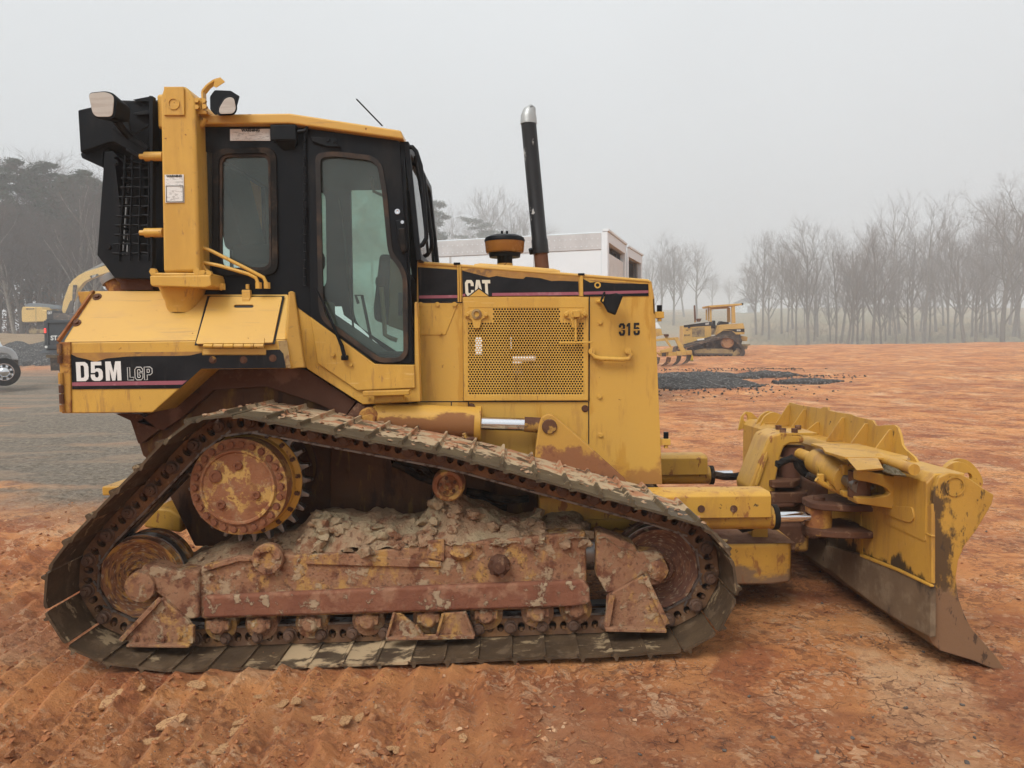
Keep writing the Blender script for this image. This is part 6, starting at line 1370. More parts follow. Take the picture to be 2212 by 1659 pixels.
for y0, y1, xe, m_ in ((525, 560, 800, brown_rust), (585, 640, 860, brown_rust), (640, 662, 800, arch_m)):
    A, B_ = P('H', 650, y0, my - .06), P('H', xe, y1, my - .06); q = [V((A.x, my - .06, B_.z)), V((B_.x - .04, my - .06, B_.z)), V((B_.x + .05, my + .06, B_.z)), V((B_.x + .05, my + .26, B_.z)), V((B_.x - .06, my + .38, B_.z)), V((A.x, my + .38, B_.z))]
    MB().prism([fillet(q, .03)], V((0, 0, A.z - B_.z))).build('pivot_plate', m_, mast, .010)
MB().prism([[V((P('H', 780, 640, 1.3).x, yy, 0)) + V((dx, 0, z)) for yy, dx, z in ((1.1, 0, .32), (1.1, .3, .34), (1.1, .34, .62), (1.1, .06, .70), (1.1, -.02, .5))]], V((0, .56, 0))).build('ball_housing', brown_rust, bl, .03)
# lower clevis for the near angle cylinder
def angle_cyl(Y, m1, far=False):
    f = 'H'; g0, g1 = (P(f, 0, 572, .66), P(f, 620, 695, .66)); rodz = P(f, 750, 710, .66).z; xe = P(f, 618, 600, .66).x; xb = .15
    dy = Y - .66
    q = [V((xb, Y - .10, g1.z)), V((xb, Y - .10, g0.z - .02)), V((xb, Y - .07, g0.z)), V((xb, Y + .10, g0.z)), V((xb, Y + .12, g1.z))]
    o = MB().prism([q], V((xe - xb, 0, 0))).build('cylinder_guard', m1, doz, .006)
    if not far:
        for a_ in (280, 450): MB().lathe(P(f, a_, 668, Y - .10), (0, -1, 0), [(.021, 0), (.021, .005), (.0, .003)], 14).build('bolt', brown_rust, o)
    MB().tube([V((xb, Y, rodz)), V((xe + .05, Y, rodz))], .068, 24).build('angle_cylinder', m1, o)
    MB().tube([V((xe + .035, Y, rodz)), V((xe + .065, Y, rodz))], .074, 24).build('end_ring', rubber, o)
    MB().cyl(V((xe + .05, Y, rodz)), V((1.80 if not far else 1.7, Y + .01, rodz)), .032, n=18).build('piston_rod', chrome, o)
    return rodz
rz = angle_cyl(.66, yellow_worn); angle_cyl(2.10, yellow_worn, True)
for zz0, hh in ((rz + .055, .04), (rz - .10, .04)):
    q = [V((1.73, .62, zz0)), V((1.73, .76, zz0)), V((1.79, .82, zz0)), V((back_x(.7) + .02, .90, zz0)), V((back_x(.7) + .02, .52, zz0)), V((1.90, .52, zz0)), V((1.78, .56, zz0))]
    MB().prism([fillet(q, .03)], V((0, 0, hh))).build('angle_clevis', brown_rust, bl, .008)
MB().cyl(V((1.805, .68, rz - .06)), V((1.805, .68, rz + .055)), .075, n=22).build('rod_boss', yellow_rusty, bl)
MB().cyl(V((1.805, .68, rz + .09)), V((1.805, .68, rz + .115)), .035, n=12).build('clevis_pin', brown_rust, bl)
MB().tube(PS('H', [(350, 490), (400, 500), (450, 500), (520, 490), (560, 470)], 2.0), .028, 8).build('hydraulic_hose', rubber, doz)
MB().tube(PS('H', [(470, 750), (500, 775), (540, 765), (575, 735)], .75), .022, 8).build('hydraulic_hose', rubber, doz)
# push frame (C shaped) between the tracks and the blade
pf_t, pf_b = P('H', 600, 855, .72).z, P('H', 600, 1068, .72).z; xf = P('H', 795, 850, .72).x; xk = .55
q = [V((xk, .72, 0)), V((xf - .16, .72, 0)), V((xf - .04, .76, 0)), V((xf, .86, 0)), V((xf + .02, YC, 0)), V((xf, 2 * YC - .86, 0)), V((xf - .04, 2 * YC - .76, 0)), V((xf - .16, 2 * YC - .72, 0)), V((xk, 2 * YC - .72, 0)), V((xk, 2 * YC - .98, 0)), V((xf - .42, 2 * YC - 1.0, 0)), V((xf - .42, 1.0, 0)), V((xk, .98, 0))]
pf_m = mat('push_frame_paint', (.54, .29, .045), .55, base2=(.46, .24, .045), bs=4, bump=(30, .003), layers=[dict(c=(.20, .12, .07), s=5, t=.56, w=.06, st=(.5, 1, 1), z=(.12, .36, .22, -.25), a=.95, r=.9), dict(c=RUST2, s=10, t=.60, w=.04, st=(1, 1, .5), a=.8), dict(c=(.04, .025, .018), s=14, t=.66, w=.03, a=.8)])
pfo = MB().prism([[V((p.x, p.y, pf_b)) for p in q]], V((0, 0, pf_t - pf_b))).build('push_frame', pf_m, doz, .02)
b = MB(); n = 26
for j in range(n + 1):
    for i in range(n + 1):
        x = xf - .55 + .53 * i / n; y = .74 + 1.2 * j / n; e = min(i, n - i, j, n - j) / 4; h = min(1, e) * (.01 + .09 * max(0, float(fbm(np.array([x]), np.array([y]), 5, 4, 301)[0]) - .3)); b.v.append(V((x, y, pf_t + .002 + h)))
for j in range(n):
    for i in range(n): a = j * (n + 1) + i; b.f.append((a, a + 1, a + n + 2, a + n + 1))
tag(b.build('soil_on_frame', mat('dark_red_soil', (.12, .048, .028), .95, base2=(.22, .12, .07), bs=9, bump=(50, .012)), pfo, normals=False), kind='stuff')
MB().lathe(V((xf - .46, .80, pf_t + .0)), (0, 0, 1), [(.05, 0), (.05, .012), (.0, .014)], 16).build('frame_cap', yellow, pfo)
MB().obox(P('H', 575, 785, .9), (.1, .1, .12)).build('frame_lug', yellow_worn, pfo, .01)
MB().obox(V((xf + .12, 1.38, pf_b + .16)), (.26, .36, .2)).build('frame_nose', brown_rust, pfo, .03)
# ================================================================== things behind
# ---- two white boxes of parked trucks
def truck_box(A, B_, top, hgt, L, label, open_dark):
    """A, B_: ground-plan corners of the rear end (near, far); L: length away along the side"""
    e = (B_ - A); wv = e.length; e = e.normalized(); s = V((-e.y, e.x, 0)); root = empty('truck_box', (A.x, A.y, top - hgt))
    zb = top - hgt; tag(root, label, 'truck body', 'white truck bodies behind the bulldozer')
    def solid(a0, a1, l0, l1, z0, z1): return [A + e * a + s * l + V((0, 0, z - A.z)) for a in (a0, a1) for l in (l0, l1) for z in (z0, z1)]
    def piece(nm, m, pts, par=root, bv=.01): return MB().hull(pts).build(nm, m, par, bv)
    piece('side_wall', white_paint, solid(0, .04, .12, L, zb, top - .10)); piece('side_wall', white_paint, solid(wv - .04, wv, .12, L, zb, top - .10))
    piece('front_wall', white_paint, solid(.05, wv - .05, L - .04, L, zb, top - .1)); piece('roof', white_paint, solid(0.002, wv - .002, .12, L, top - .1, top)); piece('floor', white_paint, solid(.05, wv - .05, .1, L - .05, zb - .1, zb))
    rl_ = piece('top_rail', mat('grey_rail', (.56, .57, .57), .5), solid(-.012, -.001, .12, L, top - .38, top - .02))
    for z in (top - .30, top - .14):
        b = MB()
        for k in range(int(L / .12)): c_ = A + s * (.2 + k * .12) - e * .013; b.cyl(V((c_.x, c_.y, z)), V((c_.x, c_.y, z)) - e * .008, .012, n=5)
        b.build('rivet_row', white_paint, rl_)
    for k in (1.6, 3.6, 5.6):
        if k < L: piece('panel_joint', mat('joint_grey', (.5, .5, .49), .5), solid(-.006, -.001, k, k + .05, zb, top - .38), bv=0)
    # rear frame with roll-up door raised part way
    piece('corner_post', white_paint, solid(-.02, .16, -.02, .12, zb, top)); piece('corner_post', white_paint, solid(wv - .16, wv + .02, -.02, .12, zb, top)); piece('header', white_paint, solid(.16, wv - .16, -.02, .12, top - .22, top))
    piece('drip_cap', white_paint, solid(-.03, wv + .03, -.05, .1, top + .002, top + .06))
    piece('interior', mat('dark_box_interior', (.02, .022, .022), .8), solid(.17, wv - .17, .2, .25, zb, top - .23))
    if open_dark:
        piece('door_track', mat('grey_track', (.3, .31, .31), .4), solid(wv - .5, wv - .42, .02, .08, zb, top - .24))
    else:
        dm_ = mat('printed_roll_door', (.66, .66, .64), .5)
        piece('roll_door', dm_, solid(.17, wv - .17, .03, .08, zb, top - .42))
        for a0, a1, z0, z1 in ((.7, 1.7, 1.05, 1.22), (.65, 1.75, 1.3, 1.5), (.65, 1.75, 1.55, 1.75), (.9, 1.4, 2.0, 2.2)): piece('worn_print', mat('grey_print', (.42, .43, .42), .6, layers=[dict(c=(.64, .64, .62), s=9, t=.5, w=.04, st=(1, 1, .4))]), solid(a0, a1, .024, .029, top - z1, top - z0), bv=0)
    vent = piece('side_vent', white_paint, solid(-.02, -.001, 5.0, 5.25, top - 1.15, top - .62))
    for z in (top - .76, top - 1.0): c_ = A + s * 5.13 - e * .021; MB().cyl(V((c_.x, c_.y, z)), V((c_.x, c_.y, z)) - e * .01, .09, n=18).build('vent_louver', mat('louver_grey', (.12, .12, .12), .6), vent)
    for k in (1.2, 2.3, L - 1.0):
        for a_ in (.15, wv - .45):
            c_ = A + e * a_ + s * k; g = gz(c_.x, c_.y); MB().lathe(V((c_.x, c_.y, g + .5)), e, [(.0, 0), (.28, 0), (.3, .03), (.5, .03), (.5, .28), (.0, .28)], 24).build('wheel', rubber, root)
    piece('chassis', mat('chassis_black', (.02, .02, .02), .6), solid(.7, wv - .7, .1, L, zb - .35, zb - .11))
    return root
A1 = P('X', 1311, 500, 12.9); B1 = P('X', 1351, 533, 15.35); d_ = V((B1.x - A1.x, B1.y - A1.y, 0))
truck_box(A1, V((B1.x, B1.y, A1.z)), A1.z, 2.75, 9.0, 'long white truck box with ribbed grey top rail and printed roll door', False)
A2 = P('X', 1354, 534, 15.55); B2 = P('X', 1386, 553, 17.6)
truck_box(A2, V((B2.x, B2.y, A2.z)), A2.z, 2.7, 7.0, 'second white truck box, its rear door open onto a dark interior', True)

# ---- far bulldozer, facing the other way
fd = P('N', 870, 1045, 40); FY = 40.0
f2 = tag(empty('bulldozer', (fd.x, FY, fd.z)), 'distant yellow bulldozer with open cab standing on the clay field', 'bulldozer')
def FP(nm, pts, Y, th, m, par=f2, bv=.01): return plate(nm, 'N', pts, FY + Y, th, m, par, bevel=bv)
yfar = mat('faded_yellow_paint', (.56, .36, .10), .5, base2=(.50, .31, .09), bs=1.2, layers=[dict(c=(.36, .2, .07), s=2, t=.6, w=.08, a=.7)])
ydull = mat('dusty_yellow_steel', (.34, .25, .11), .7, base2=(.24, .17, .09), bs=2, layers=[dict(c=(.12, .08, .05), s=3, t=.56, w=.08)])
dtrk = mat('dark_track_steel', (.06, .045, .035), .7, layers=[dict(c=(.18, .12, .08), s=3, t=.58, w=.06)])
fhood = FP('hood', [(468, 606), (826, 556), (832, 745), (700, 790), (560, 860), (462, 880)], .9, 1.0, yfar)
FP('hood_decal', [(472, 600), (826, 552), (828, 606), (640, 616), (475, 628)], .89, .01, black_flat, fhood, 0)
FP('grille', [(580, 634), (744, 622), (746, 748), (582, 754)], .885, .012, ydull, fhood, 0)
FP('hood_light', [(524, 600), (562, 596), (556, 638), (530, 634)], .8, .1, black, fhood)
word('maker_lettering', [('C', 0, .33), ('A', .34, .66), ('T', .67, 1)], quad('N', (757, 596), (802, 591), (757, 570), FY + .88), letter_white, fhood)
word('number_lettering', [('D', 0, .24), ('1', .27, .44), ('4', .48, .72), ('1', .75, .95)], quad('N', (478, 743), (562, 740), (478, 720), FY + .885), letter_black, fhood)
word('unit_lettering', [('3', 0, .3), ('1', .34, .6), ('4', .66, 1)], quad('N', (498, 674), (530, 672), (498, 656), FY + .885), letter_black, fhood)
FP('exhaust_stack', [(606, 345), (612, 336), (622, 340), (636, 562), (614, 566)], 1.35, .11, brown_rust)
FP('pre_cleaner', [(648, 512), (708, 512), (700, 530), (690, 552), (664, 552), (656, 530)], 1.25, .35, brown_rust)
FP('dash', [(862, 536), (886, 540), (890, 630), (868, 642), (840, 600)], 1.0, .6, black)
ffen = FP('fuel_tank', [(985, 590), (1250, 572), (1268, 640), (1268, 716), (1160, 720), (1105, 672), (990, 668), (905, 722), (940, 600)], .5, 1.7, yfar)
FP('tank_decal', [(985, 655), (1264, 642), (1266, 686), (1150, 690), (1102, 668)], .49, .01, black_flat, ffen, 0)
word('model_lettering', [('D', 0, .28), ('5', .34, .6), ('M', .68, 1)], quad('N', (1168, 676), (1214, 674), (1168, 656), FY + .48), letter_white, ffen)
FP('operator_seat', [(930, 580), (955, 545), (990, 552), (1060, 560), (1062, 582), (940, 600)], 1.1, .5, black)
FP('wheel_arch', [(900, 722), (985, 668), (1105, 672), (1215, 720), (1215, 800), (900, 780)], .6, .3, dtrk)
FP('hull', [(465, 850), (840, 740), (1200, 740), (1240, 800), (1200, 920), (600, 930)], .85, 1.1, dtrk)
rp2 = FP('roof', [(805, 342), (1232, 312), (1236, 336), (1100, 346), (840, 366), (810, 364)], .55, 1.7, yfar)
FP('rear_lamp', [(1230, 308), (1252, 308), (1250, 338), (1232, 338)], .7, .2, black, rp2)
for l, Y in (([(1102, 345), (1142, 342), (1150, 572), (1105, 576)], .6), ([(1046, 372), (1080, 370), (1084, 560), (1048, 562)], 2.0), ([(820, 366), (838, 364), (838, 555), (822, 556)], .75), ([(768, 392), (780, 390), (780, 532), (768, 532)], 1.9), ([(796, 372), (808, 370), (808, 545), (796, 545)], 1.8)): FP('roof_post', l, Y, .18, yfar, rp2)
FP('roof_rail', [(840, 368), (1060, 356), (1060, 380), (840, 392)], 2.0, .1, yfar, rp2)
FP('tail_bracket', [(1225, 735), (1308, 750), (1300, 806), (1222, 795)], .9, .8, yfar)
FP('drawbar', [(1225, 845), (1320, 850), (1340, 842), (1345, 855), (1310, 870), (1300, 915), (1240, 905)], 1.0, .6, ydull)
t_out = [(470, 888), (760, 800), (985, 742), (1060, 732), (1130, 752), (1262, 890), (1272, 960), (1240, 1035), (1180, 1046), (600, 1050), (500, 1030), (455, 960)]
t_in = [(500, 905), (770, 825), (990, 770), (1060, 762), (1110, 778), (1235, 900), (1240, 960), (1215, 1008), (1170, 1016), (600, 1020), (520, 1005), (490, 960)]
ftr = MB().prism([PS('N', t_out, FY), PS('N', t_in, FY)], V((0, .76, 0))).build('track', dtrk, f2, .01)
for i in range(len(t_out)):
    a_, c_ = P('N', *t_out[i], FY), P('N', *t_out[(i + 1) % len(t_out)], FY); n = max(1, round((c_ - a_).length / .17))
    for k in range(n):
        q = a_.lerp(c_, (k + .5) / n); dd = (c_ - a_).normalized(); nn = V((dd.z, 0, -dd.x))
        if nn.dot(q - P('N', 880, 900, FY)) < 0: nn = -nn
        MB().beam(q - nn * .01 + V((0, -.01, 0)), q - nn * .01 + V((0, .77, 0)), .13, .05, nn).build('track_shoe', dtrk, ftr)
FP('track_frame', [(600, 930), (720, 905), (1000, 905), (1115, 925), (1118, 990), (620, 985)], .2, .35, ydull, ftr)
FP('frame_rail', [(620, 965), (1112, 968), (1112, 992), (622, 990)], .17, .05, dtrk, ftr)
for x_ in (680, 740, 800, 880, 960, 1030, 1090): FP('track_roller', [(x_ - 18, 985), (x_ + 18, 985), (x_ + 14, 1008), (x_ - 14, 1008)], .25, .2, dtrk, ftr)
c_ = P('N', 1047, 820, FY + .15); MB().lathe(c_, (0, -1, 0), [(.37, -.2), (.36, .0), (.30, .05), (.28, .03), (.0, .05)], 30).build('sprocket', mat('rusty_tan_hub', (.36, .19, .09), .8, layers=[dict(c=(.22, .1, .05), s=5, t=.55, w=.05)]), ftr)
for x_, y_ in ((1180, 950), (540, 960)): MB().lathe(P('N', x_, y_, FY + .25), (0, -1, 0), [(.22, -.2), (.21, .02), (.05, .05), (.0, .05)], 24).build('idler_wheel', dtrk, ftr)
FP('rear_guard', [(1110, 960), (1165, 920), (1210, 960), (1190, 1012), (1120, 1012)], .15, .05, ydull, ftr)
MB().lathe(P('N', 782, 850, FY + .25), (0, -1, 0), [(.1, -.2), (.1, .02), (.0, .03)], 16).build('carrier_roller', dtrk, ftr)
FP('lift_cylinder', [(650, 780), (740, 770), (742, 790), (655, 800)], .8, .1, letter_white, fhood)
# copy of the track on the other side
for o in [ftr] + list(ftr.children):
    c2 = o.copy(); col.objects.link(c2)
    if o is ftr: c2.location.y += 2.0; tw = c2
    else: c2.parent = tw

# ---- ripper parked behind the hood
RYp = 30.0; pr0 = P('N', 350, 1080, RYp)
rip = tag(empty('ripper', (pr0.x, RYp, gz(pr0.x, RYp))), 'yellow ripper with curved dark shanks, half hidden behind the hood', 'ripper')
def RP(nm, pts, Y, th, m, par=rip, bv=.01): return plate(nm, 'N', pts, RYp + Y, th, m, par, bevel=bv)
RP('tool_beam', [(60, 950), (110, 955), (190, 1010), (585, 985), (578, 925), (440, 945), (300, 950), (190, 955)], .1, .35, yfar)
for k, l in enumerate(([(210, 770), (250, 775), (330, 895), (320, 945), (180, 960), (160, 930), (300, 890)], [(345, 760), (385, 765), (500, 930), (455, 985), (430, 930)], [(240, 715), (278, 720), (265, 775), (230, 765)])): RP('lift_arm', l, .0 + .2 * k, .12, yfar)
RP('cross_link', [(60, 790), (230, 765), (400, 755), (415, 785), (240, 800), (60, 815)], .3, .1, yfar)
RP('hitch_frame', [(40, 640), (180, 650), (190, 715), (230, 720), (60, 760)], .6, .5, yfar)
RP('white_tank', [(92, 575), (130, 560), (178, 640), (92, 642)], .8, .5, white_paint)
for k, l in enumerate(([(575, 985), (560, 1050), (520, 1095), (445, 1113), (500, 1060), (520, 985)], [(445, 1000), (430, 1060), (390, 1105), (318, 1128), (375, 1070), (390, 1000)], [(308, 1020), (300, 1075), (250, 1120), (160, 1145), (240, 1080), (255, 1015)], [(165, 1020), (150, 1100), (110, 1120), (60, 1130), (110, 1060), (120, 1010)])):
    RP('shank', l, .15, .09, brown_rust if k == 2 else dtrk)
for x_, y_ in ((215, 980), (300, 975), (405, 965), (535, 955)): RP('clamp_block', [(x_ - 26, y_ - 28), (x_ + 26, y_ - 28), (x_ + 26, y_ + 26), (x_ - 26, y_ + 26)], .02, .1, dtrk if x_ == 215 else yfar)
RP('arm_pin', [(225, 715), (275, 715), (280, 745), (230, 745)], .2, .3, brown_rust)
mk = P('N', 575, 1060, 30.6)
mo = tag(empty('marker_post', (mk.x, 30.6, mk.z)), 'small bright yellow marker plate standing beside the ripper shanks', 'marker')
plate('marker_plate', 'N', [(572, 990), (592, 990), (596, 1066), (556, 1066)], 30.55, .05, mat('bright_yellow_plastic', (.75, .55, .03), .4), mo, bevel=.004); plate('marker_foot', 'N', [(550, 1060), (600, 1060), (604, 1070), (546, 1070)], 30.5, .2, mat('grey_foot', (.2, .2, .18), .8), mo, bevel=.004)

# ---- excavator on the bank
xyel = mat('pale_yellow_paint', (.68, .46, .15), .5, base2=(.62, .41, .13), bs=1)
XY = 70.0; xp = P('K', 430, 955, XY)
exc = tag(empty('excavator', (xp.x, XY, xp.z)), 'yellow excavator with raised boom on the tan dirt bank', 'excavator')
def XP(nm, pts, Y, th, m, par=exc, bv=.02): return plate(nm, 'K', pts, XY + Y, th, m, par, bevel=bv)
xb = XP('engine_housing', [(248, 660), (262, 615), (480, 618), (500, 652), (545, 655), (545, 775), (530, 790), (268, 798), (250, 785)], .2, 2.6, xyel, bv=.08)
XP('black_side_panel', [(545, 655), (618, 658), (618, 768), (545, 772)], .25, 2.4, black, xb)
XP('vent_slot', [(300, 634), (398, 632), (398, 648), (300, 650)], .19, .02, ydull, xb, 0)
XP('panel_gap', [(417, 622), (421, 622), (421, 780), (417, 780)], .19, .02, dtrk, xb, 0)
word('maker_lettering', [('C', 0, .33), ('A', .34, .66), ('T', .67, 1)], quad('K', (555, 702), (606, 702), (555, 672), XY + .24), letter_white, xb)
XP('platform', [(610, 690), (730, 690), (860, 740), (860, 768), (610, 768)], .3, 2.4, dtrk, xb)
XP('cab_glass', [(300, 600), (330, 575), (430, 572), (600, 590), (700, 600), (710, 640), (490, 640), (300, 612)], 1.6, 1.0, mat('cab_dark_glass', (.16, .19, .22), .15), xb)
bm_ = XP('boom', [(720, 650), (735, 560), (760, 480), (800, 370), (850, 300), (920, 245), (1000, 205), (1240, 130), (1500, 60), (1500, 130), (1240, 222), (1060, 285), (980, 330), (930, 390), (880, 470), (800, 620), (760, 690), (730, 690)], 1.1, .6, xyel, bv=.05)
XP('boom_badge', [(1046, 256), (1140, 232), (1152, 248), (1060, 284)], 1.08, .02, black_flat, bm_, 0)
word('boom_lettering', [('C', 0, .33), ('A', .34, .66), ('T', .67, 1)], quad('K', (1076, 278), (1116, 266), (1078, 252), XY + 1.07), letter_white, bm_)
XP('boom_cylinder', [(850, 360), (890, 360), (870, 520), (850, 560), (840, 540)], .9, .15, dtrk, bm_)
XP('boom_cylinder', [(820, 545), (860, 540), (840, 690), (760, 690)], .85, .2, dtrk, bm_)
XP('stick_cylinder', [(980, 210), (1180, 110), (1400, 40), (1400, 60), (1190, 135), (990, 225)], 1.2, .2, mat('grey_cylinder', (.25, .26, .26), .4), bm_)
XP('stick', [(1420, 90), (1500, 40), (1600, 200), (1640, 700), (1590, 720), (1540, 300)], 1.1, .45, xyel, bm_)
XP('bucket', [(1590, 700), (1650, 690), (1690, 800), (1640, 900), (1560, 880), (1620, 820)], .8, 1.2, dtrk, bm_)
tr_o = [(300, 895), (320, 850), (360, 836), (900, 836), (960, 850), (985, 895), (960, 945), (900, 958), (360, 955), (320, 935)]; tr_i = [(322, 895), (338, 862), (370, 852), (890, 852), (945, 864), (962, 895), (940, 932), (890, 942), (370, 940), (338, 925)]
xt = MB().prism([PS('K', tr_o, XY), PS('K', tr_i, XY)], V((0, .7, 0))).build('track', dtrk, exc, .02)
for i in range(len(tr_o)):
    a_, c_ = P('K', *tr_o[i], XY), P('K', *tr_o[(i + 1) % len(tr_o)], XY); n = max(1, round((c_ - a_).length / .2)); dd = (c_ - a_).normalized(); nn = V((dd.z, 0, -dd.x))
    for k in range(n): q = a_.lerp(c_, (k + .5) / n); MB().beam(q + V((0, -.02, 0)), q + V((0, .72, 0)), .15, .06, nn).build('track_shoe', dtrk, xt)
XP('track_frame', [(330, 880), (940, 880), (940, 925), (330, 925)], .1, .5, ydull, xt)
MB().lathe(P('K', 378, 895, XY + .15), (0, -1, 0), [(.4, -.2), (.38, .05), (.1, .1), (0, .1)], 24).build('idler_wheel', ydull, xt)
c2 = xt.copy(); col.objects.link(c2); c2.location.y += 2.4
XP('swing_base', [(430, 792), (700, 792), (700, 850), (430, 850)], .9, 1.2, dtrk)

# ---- dump truck seen from behind
DYp = 28.0; q0 = P('K', 600, 1430, DYp)
dt = tag(empty('dump_truck', (q0.x + .9, DYp, q0.z)), 'dark grey dump truck seen from behind, bed half hidden by the tank', 'dump truck')
dgrey = mat('dark_grey_bed', (.045, .05, .055), .5, layers=[dict(c=(.10, .10, .10), s=2, t=.6, w=.08, a=.6)])
t0_, t1_ = P('K', 535, 775, DYp), P('K', 518, 1110, DYp); xl, zt2, zb2 = t1_.x, t0_.z, t1_.z; wd = 2.5
bed = MB().prism([[V((xl, DYp, zb2)), V((xl + wd, DYp, zb2)), V((xl + wd - .02, DYp, zt2)), V((xl + .03, DYp, zt2))], [V((xl + .17, DYp, zb2 + .14)), V((xl + wd - .17, DYp, zb2 + .14)), V((xl + wd - .19, DYp, zt2 - .12)), V((xl + .19, DYp, zt2 - .12))]], V((0, .12, 0))).build('tailgate_frame', dgrey, dt, .02)
MB().box((xl + .15, DYp + .06, zb2 + .1), (xl + wd - .15, DYp + .1, zt2 - .1)).build('tailgate_panel', dgrey, bed)
b = MB(); b.box((xl + .02, DYp + .13, zb2), (xl + .1, DYp + 4, zt2 + .05)); b.box((xl + wd - .1, DYp + .13, zb2), (xl + wd - .02, DYp + 4, zt2 + .05)); b.box((xl + .1, DYp + 3.9, zb2), (xl + wd - .1, DYp + 4, zt2 + .3)); b.box((xl + .1, DYp + .13, zb2 - .05), (xl + wd - .1, DYp + 4, zb2 + .02)); b.build('dump_bed', dgrey, dt, .01)
print_text('tailgate_lettering', 'STA', P('K', 655, 1004, DYp - .01), .26, letter_white, dt)
lz = P('K', 533, 895, DYp).z; rl2 = mat('red_tail_lamp', (.6, .02, .02), .3)
rl2.node_tree.nodes['Principled BSDF'].inputs['Emission Color'].default_value = (1, .05, .04, 1); rl2.node_tree.nodes['Principled BSDF'].inputs['Emission Strength'].default_value = 1.5
MB().box((xl + .04, DYp - .03, lz - .09), (xl + .10, DYp, lz + .09)).build('tail_lamp', rl2, dt, .004); MB().box((xl + wd - .10, DYp - .03, lz - .09), (xl + wd - .04, DYp, lz + .09)).build('tail_lamp', rl2, dt, .004)
MB().hull([V((x, y, z)) for x in (xl - .12, xl + wd + .1) for y, z in ((DYp - .2, zb2 - .18), (DYp + .1, zb2 - .02), (DYp + .15, zb2 - .2))]).build('bed_lip', dgrey, dt, .01)
MB().box((xl + .05, DYp + .0, zb2 - .36), (xl + wd - .05, DYp + .1, zb2 - .24)).build('light_bar', mat('tan_light_bar', (.35, .26, .15), .6), dt, .01)
MB().box((xl + .1, DYp + .2, zb2 - .9), (xl + wd - .1, DYp + .3, zb2 - .36)).build('mud_guard', dtrk, dt)
MB().box((xl + .8, DYp + .3, zb2 - .7), (xl + wd - .8, DYp + 7, zb2 - .25)).build('chassis', dtrk, dt)
for x_ in (xl + .38, xl + wd - .1):
    for yy in (1.2, 2.6, 6.2): MB().lathe(V((x_, DYp + yy, q0.z + .5)), (-1, 0, 0), [(0, 0), (.28, 0), (.3, .03), (.5, .03), (.52, .1), (.52, .2), (.5, .28), (0, .28)], 24).build('wheel', rubber, dt)
MB().box((xl + .15, DYp + 4.6, zb2 - .1), (xl + wd - .15, DYp + 6.4, zt2 + .4)).build('truck_cab', white_paint, dt, .1)
MB().hexbolt(P('K', 540, 1085, DYp - .01), -NY, .06, .02).build('gate_pin', letter_white, dt)

# ---- white truck at the left edge
WY = 23.6; wc = P('K', 50, 1378, WY); wt = tag(empty('white_truck', (wc.x, WY, gz(wc.x, WY))), 'white truck nose with chrome wheel at the left edge', 'truck')
wr = P('K', 50, 1378, WY).z - gz(wc.x, WY)
wr = .5
wh = MB().lathe(V((wc.x, WY, wc.z)), (0, -1, 0), [(0, -.25), (wr * .98, -.25), (wr, -.2), (wr, -.05), (wr * .96, 0), (wr * .62, .02), (wr * .6, -.02)], 36).build('tyre', rubber, wt)
rim = MB().lathe(V((wc.x, WY, wc.z)), (0, -1, 0), [(wr * .61, -.03), (wr * .61, .012), (wr * .56, .012), (wr * .5, -.04), (wr * .36, -.03), (wr * .30, .0), (wr * .2, .04), (0, .05)], 30).build('rim', chrome, wh)
for k in range(8):
    w = k * .785; MB().lathe(V((wc.x + math.cos(w) * wr * .44, WY + .03, wc.z + math.sin(w) * wr * .44)), (0, -1, 0), [(.055, 0), (.05, .006), (0, .006)], 10).build('hand_hole', letter_black, wh)
def WP(nm, pts, Y, th, m, par=wt, bv=.04): return plate(nm, 'K', pts, WY + Y, th, m, par, bevel=bv)
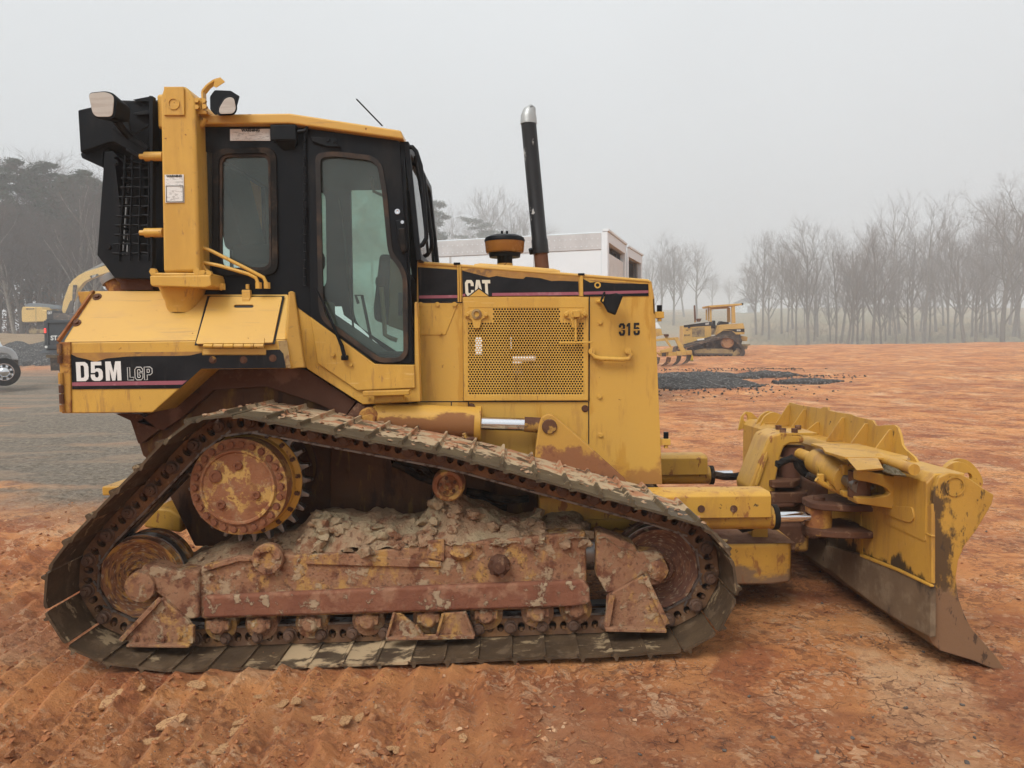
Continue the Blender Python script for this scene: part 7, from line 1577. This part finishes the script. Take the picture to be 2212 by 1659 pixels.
WP('fender', [(-160, 1240), (-140, 1140), (-60, 1085), (40, 1075), (110, 1105), (150, 1150), (172, 1200), (176, 1245), (115, 1235), (100, 1195), (60, 1165), (0, 1160), (-60, 1190), (-90, 1260)], -.05, .5, mat('silver_fender', (.45, .46, .47), .3, .4))
WP('hood', [(-420, 900), (-60, 950), (10, 985), (36, 1050), (60, 1080), (0, 1130), (-420, 1200)], .1, 1.7, white_paint, bv=.08)
WP('bumper', [(115, 1235), (188, 1230), (186, 1335), (140, 1335), (118, 1290)], .0, 2.0, dtrk)
WP('cab', [(-900, 700), (-520, 700), (-420, 900), (-420, 1240), (-900, 1240)], .0, 2.0, white_paint, bv=.08)
WP('cab_window', [(-800, 740), (-560, 740), (-480, 890), (-800, 900)], -.01, .02, letter_black)
WP('chassis', [(-1600, 1250), (120, 1250), (120, 1310), (-1600, 1310)], .5, .9, dtrk)
c2 = wh.copy(); col.objects.link(c2); c2.location.x -= 4.5
wt.rotation_euler.z = math.radians(33)

# ---- pale house on the far hillside
hs = P('M', 655, 690, 330); hh = empty('house', (hs.x, 330, hs.z)); tag(hh, 'pale house with dark gable roof, dim in the fog', 'house')
b0, b1 = P('M', 600, 695, 330), P('M', 712, 632, 330); rf_ = P('M', 655, 606, 330)
hw = MB().box((b0.x, 330, b0.z - 4), (b1.x, 340, b1.z)).build('wall', white_paint, hh)
MB().hull([V((x, y, b1.z)) for x in (b0.x - .4, b1.x + .4) for y in (329.4, 340.5)] + [V((x, 335, rf_.z)) for x in (b0.x + 3.5, b1.x - 3.5)]).build('roof', mat('grey_roof', (.10, .10, .11), .8), hh)
plate('garage_door', 'M', [(640, 655), (690, 655), (690, 695), (640, 695)], 329.9, .06, mat('grey_door', (.25, .26, .27), .7), hw, bevel=0)

# ------------------------------------------------------------------ keep to thing > part > sub-part
for o in list(bpy.data.objects):
    ch = [o]
    while ch[-1].parent: ch.append(ch[-1].parent)
    if len(ch) > 3:
        part = ch[-2]; bpy.context.view_layer.update() if False else None
        o.parent = part; o.matrix_parent_inverse = Matrix()
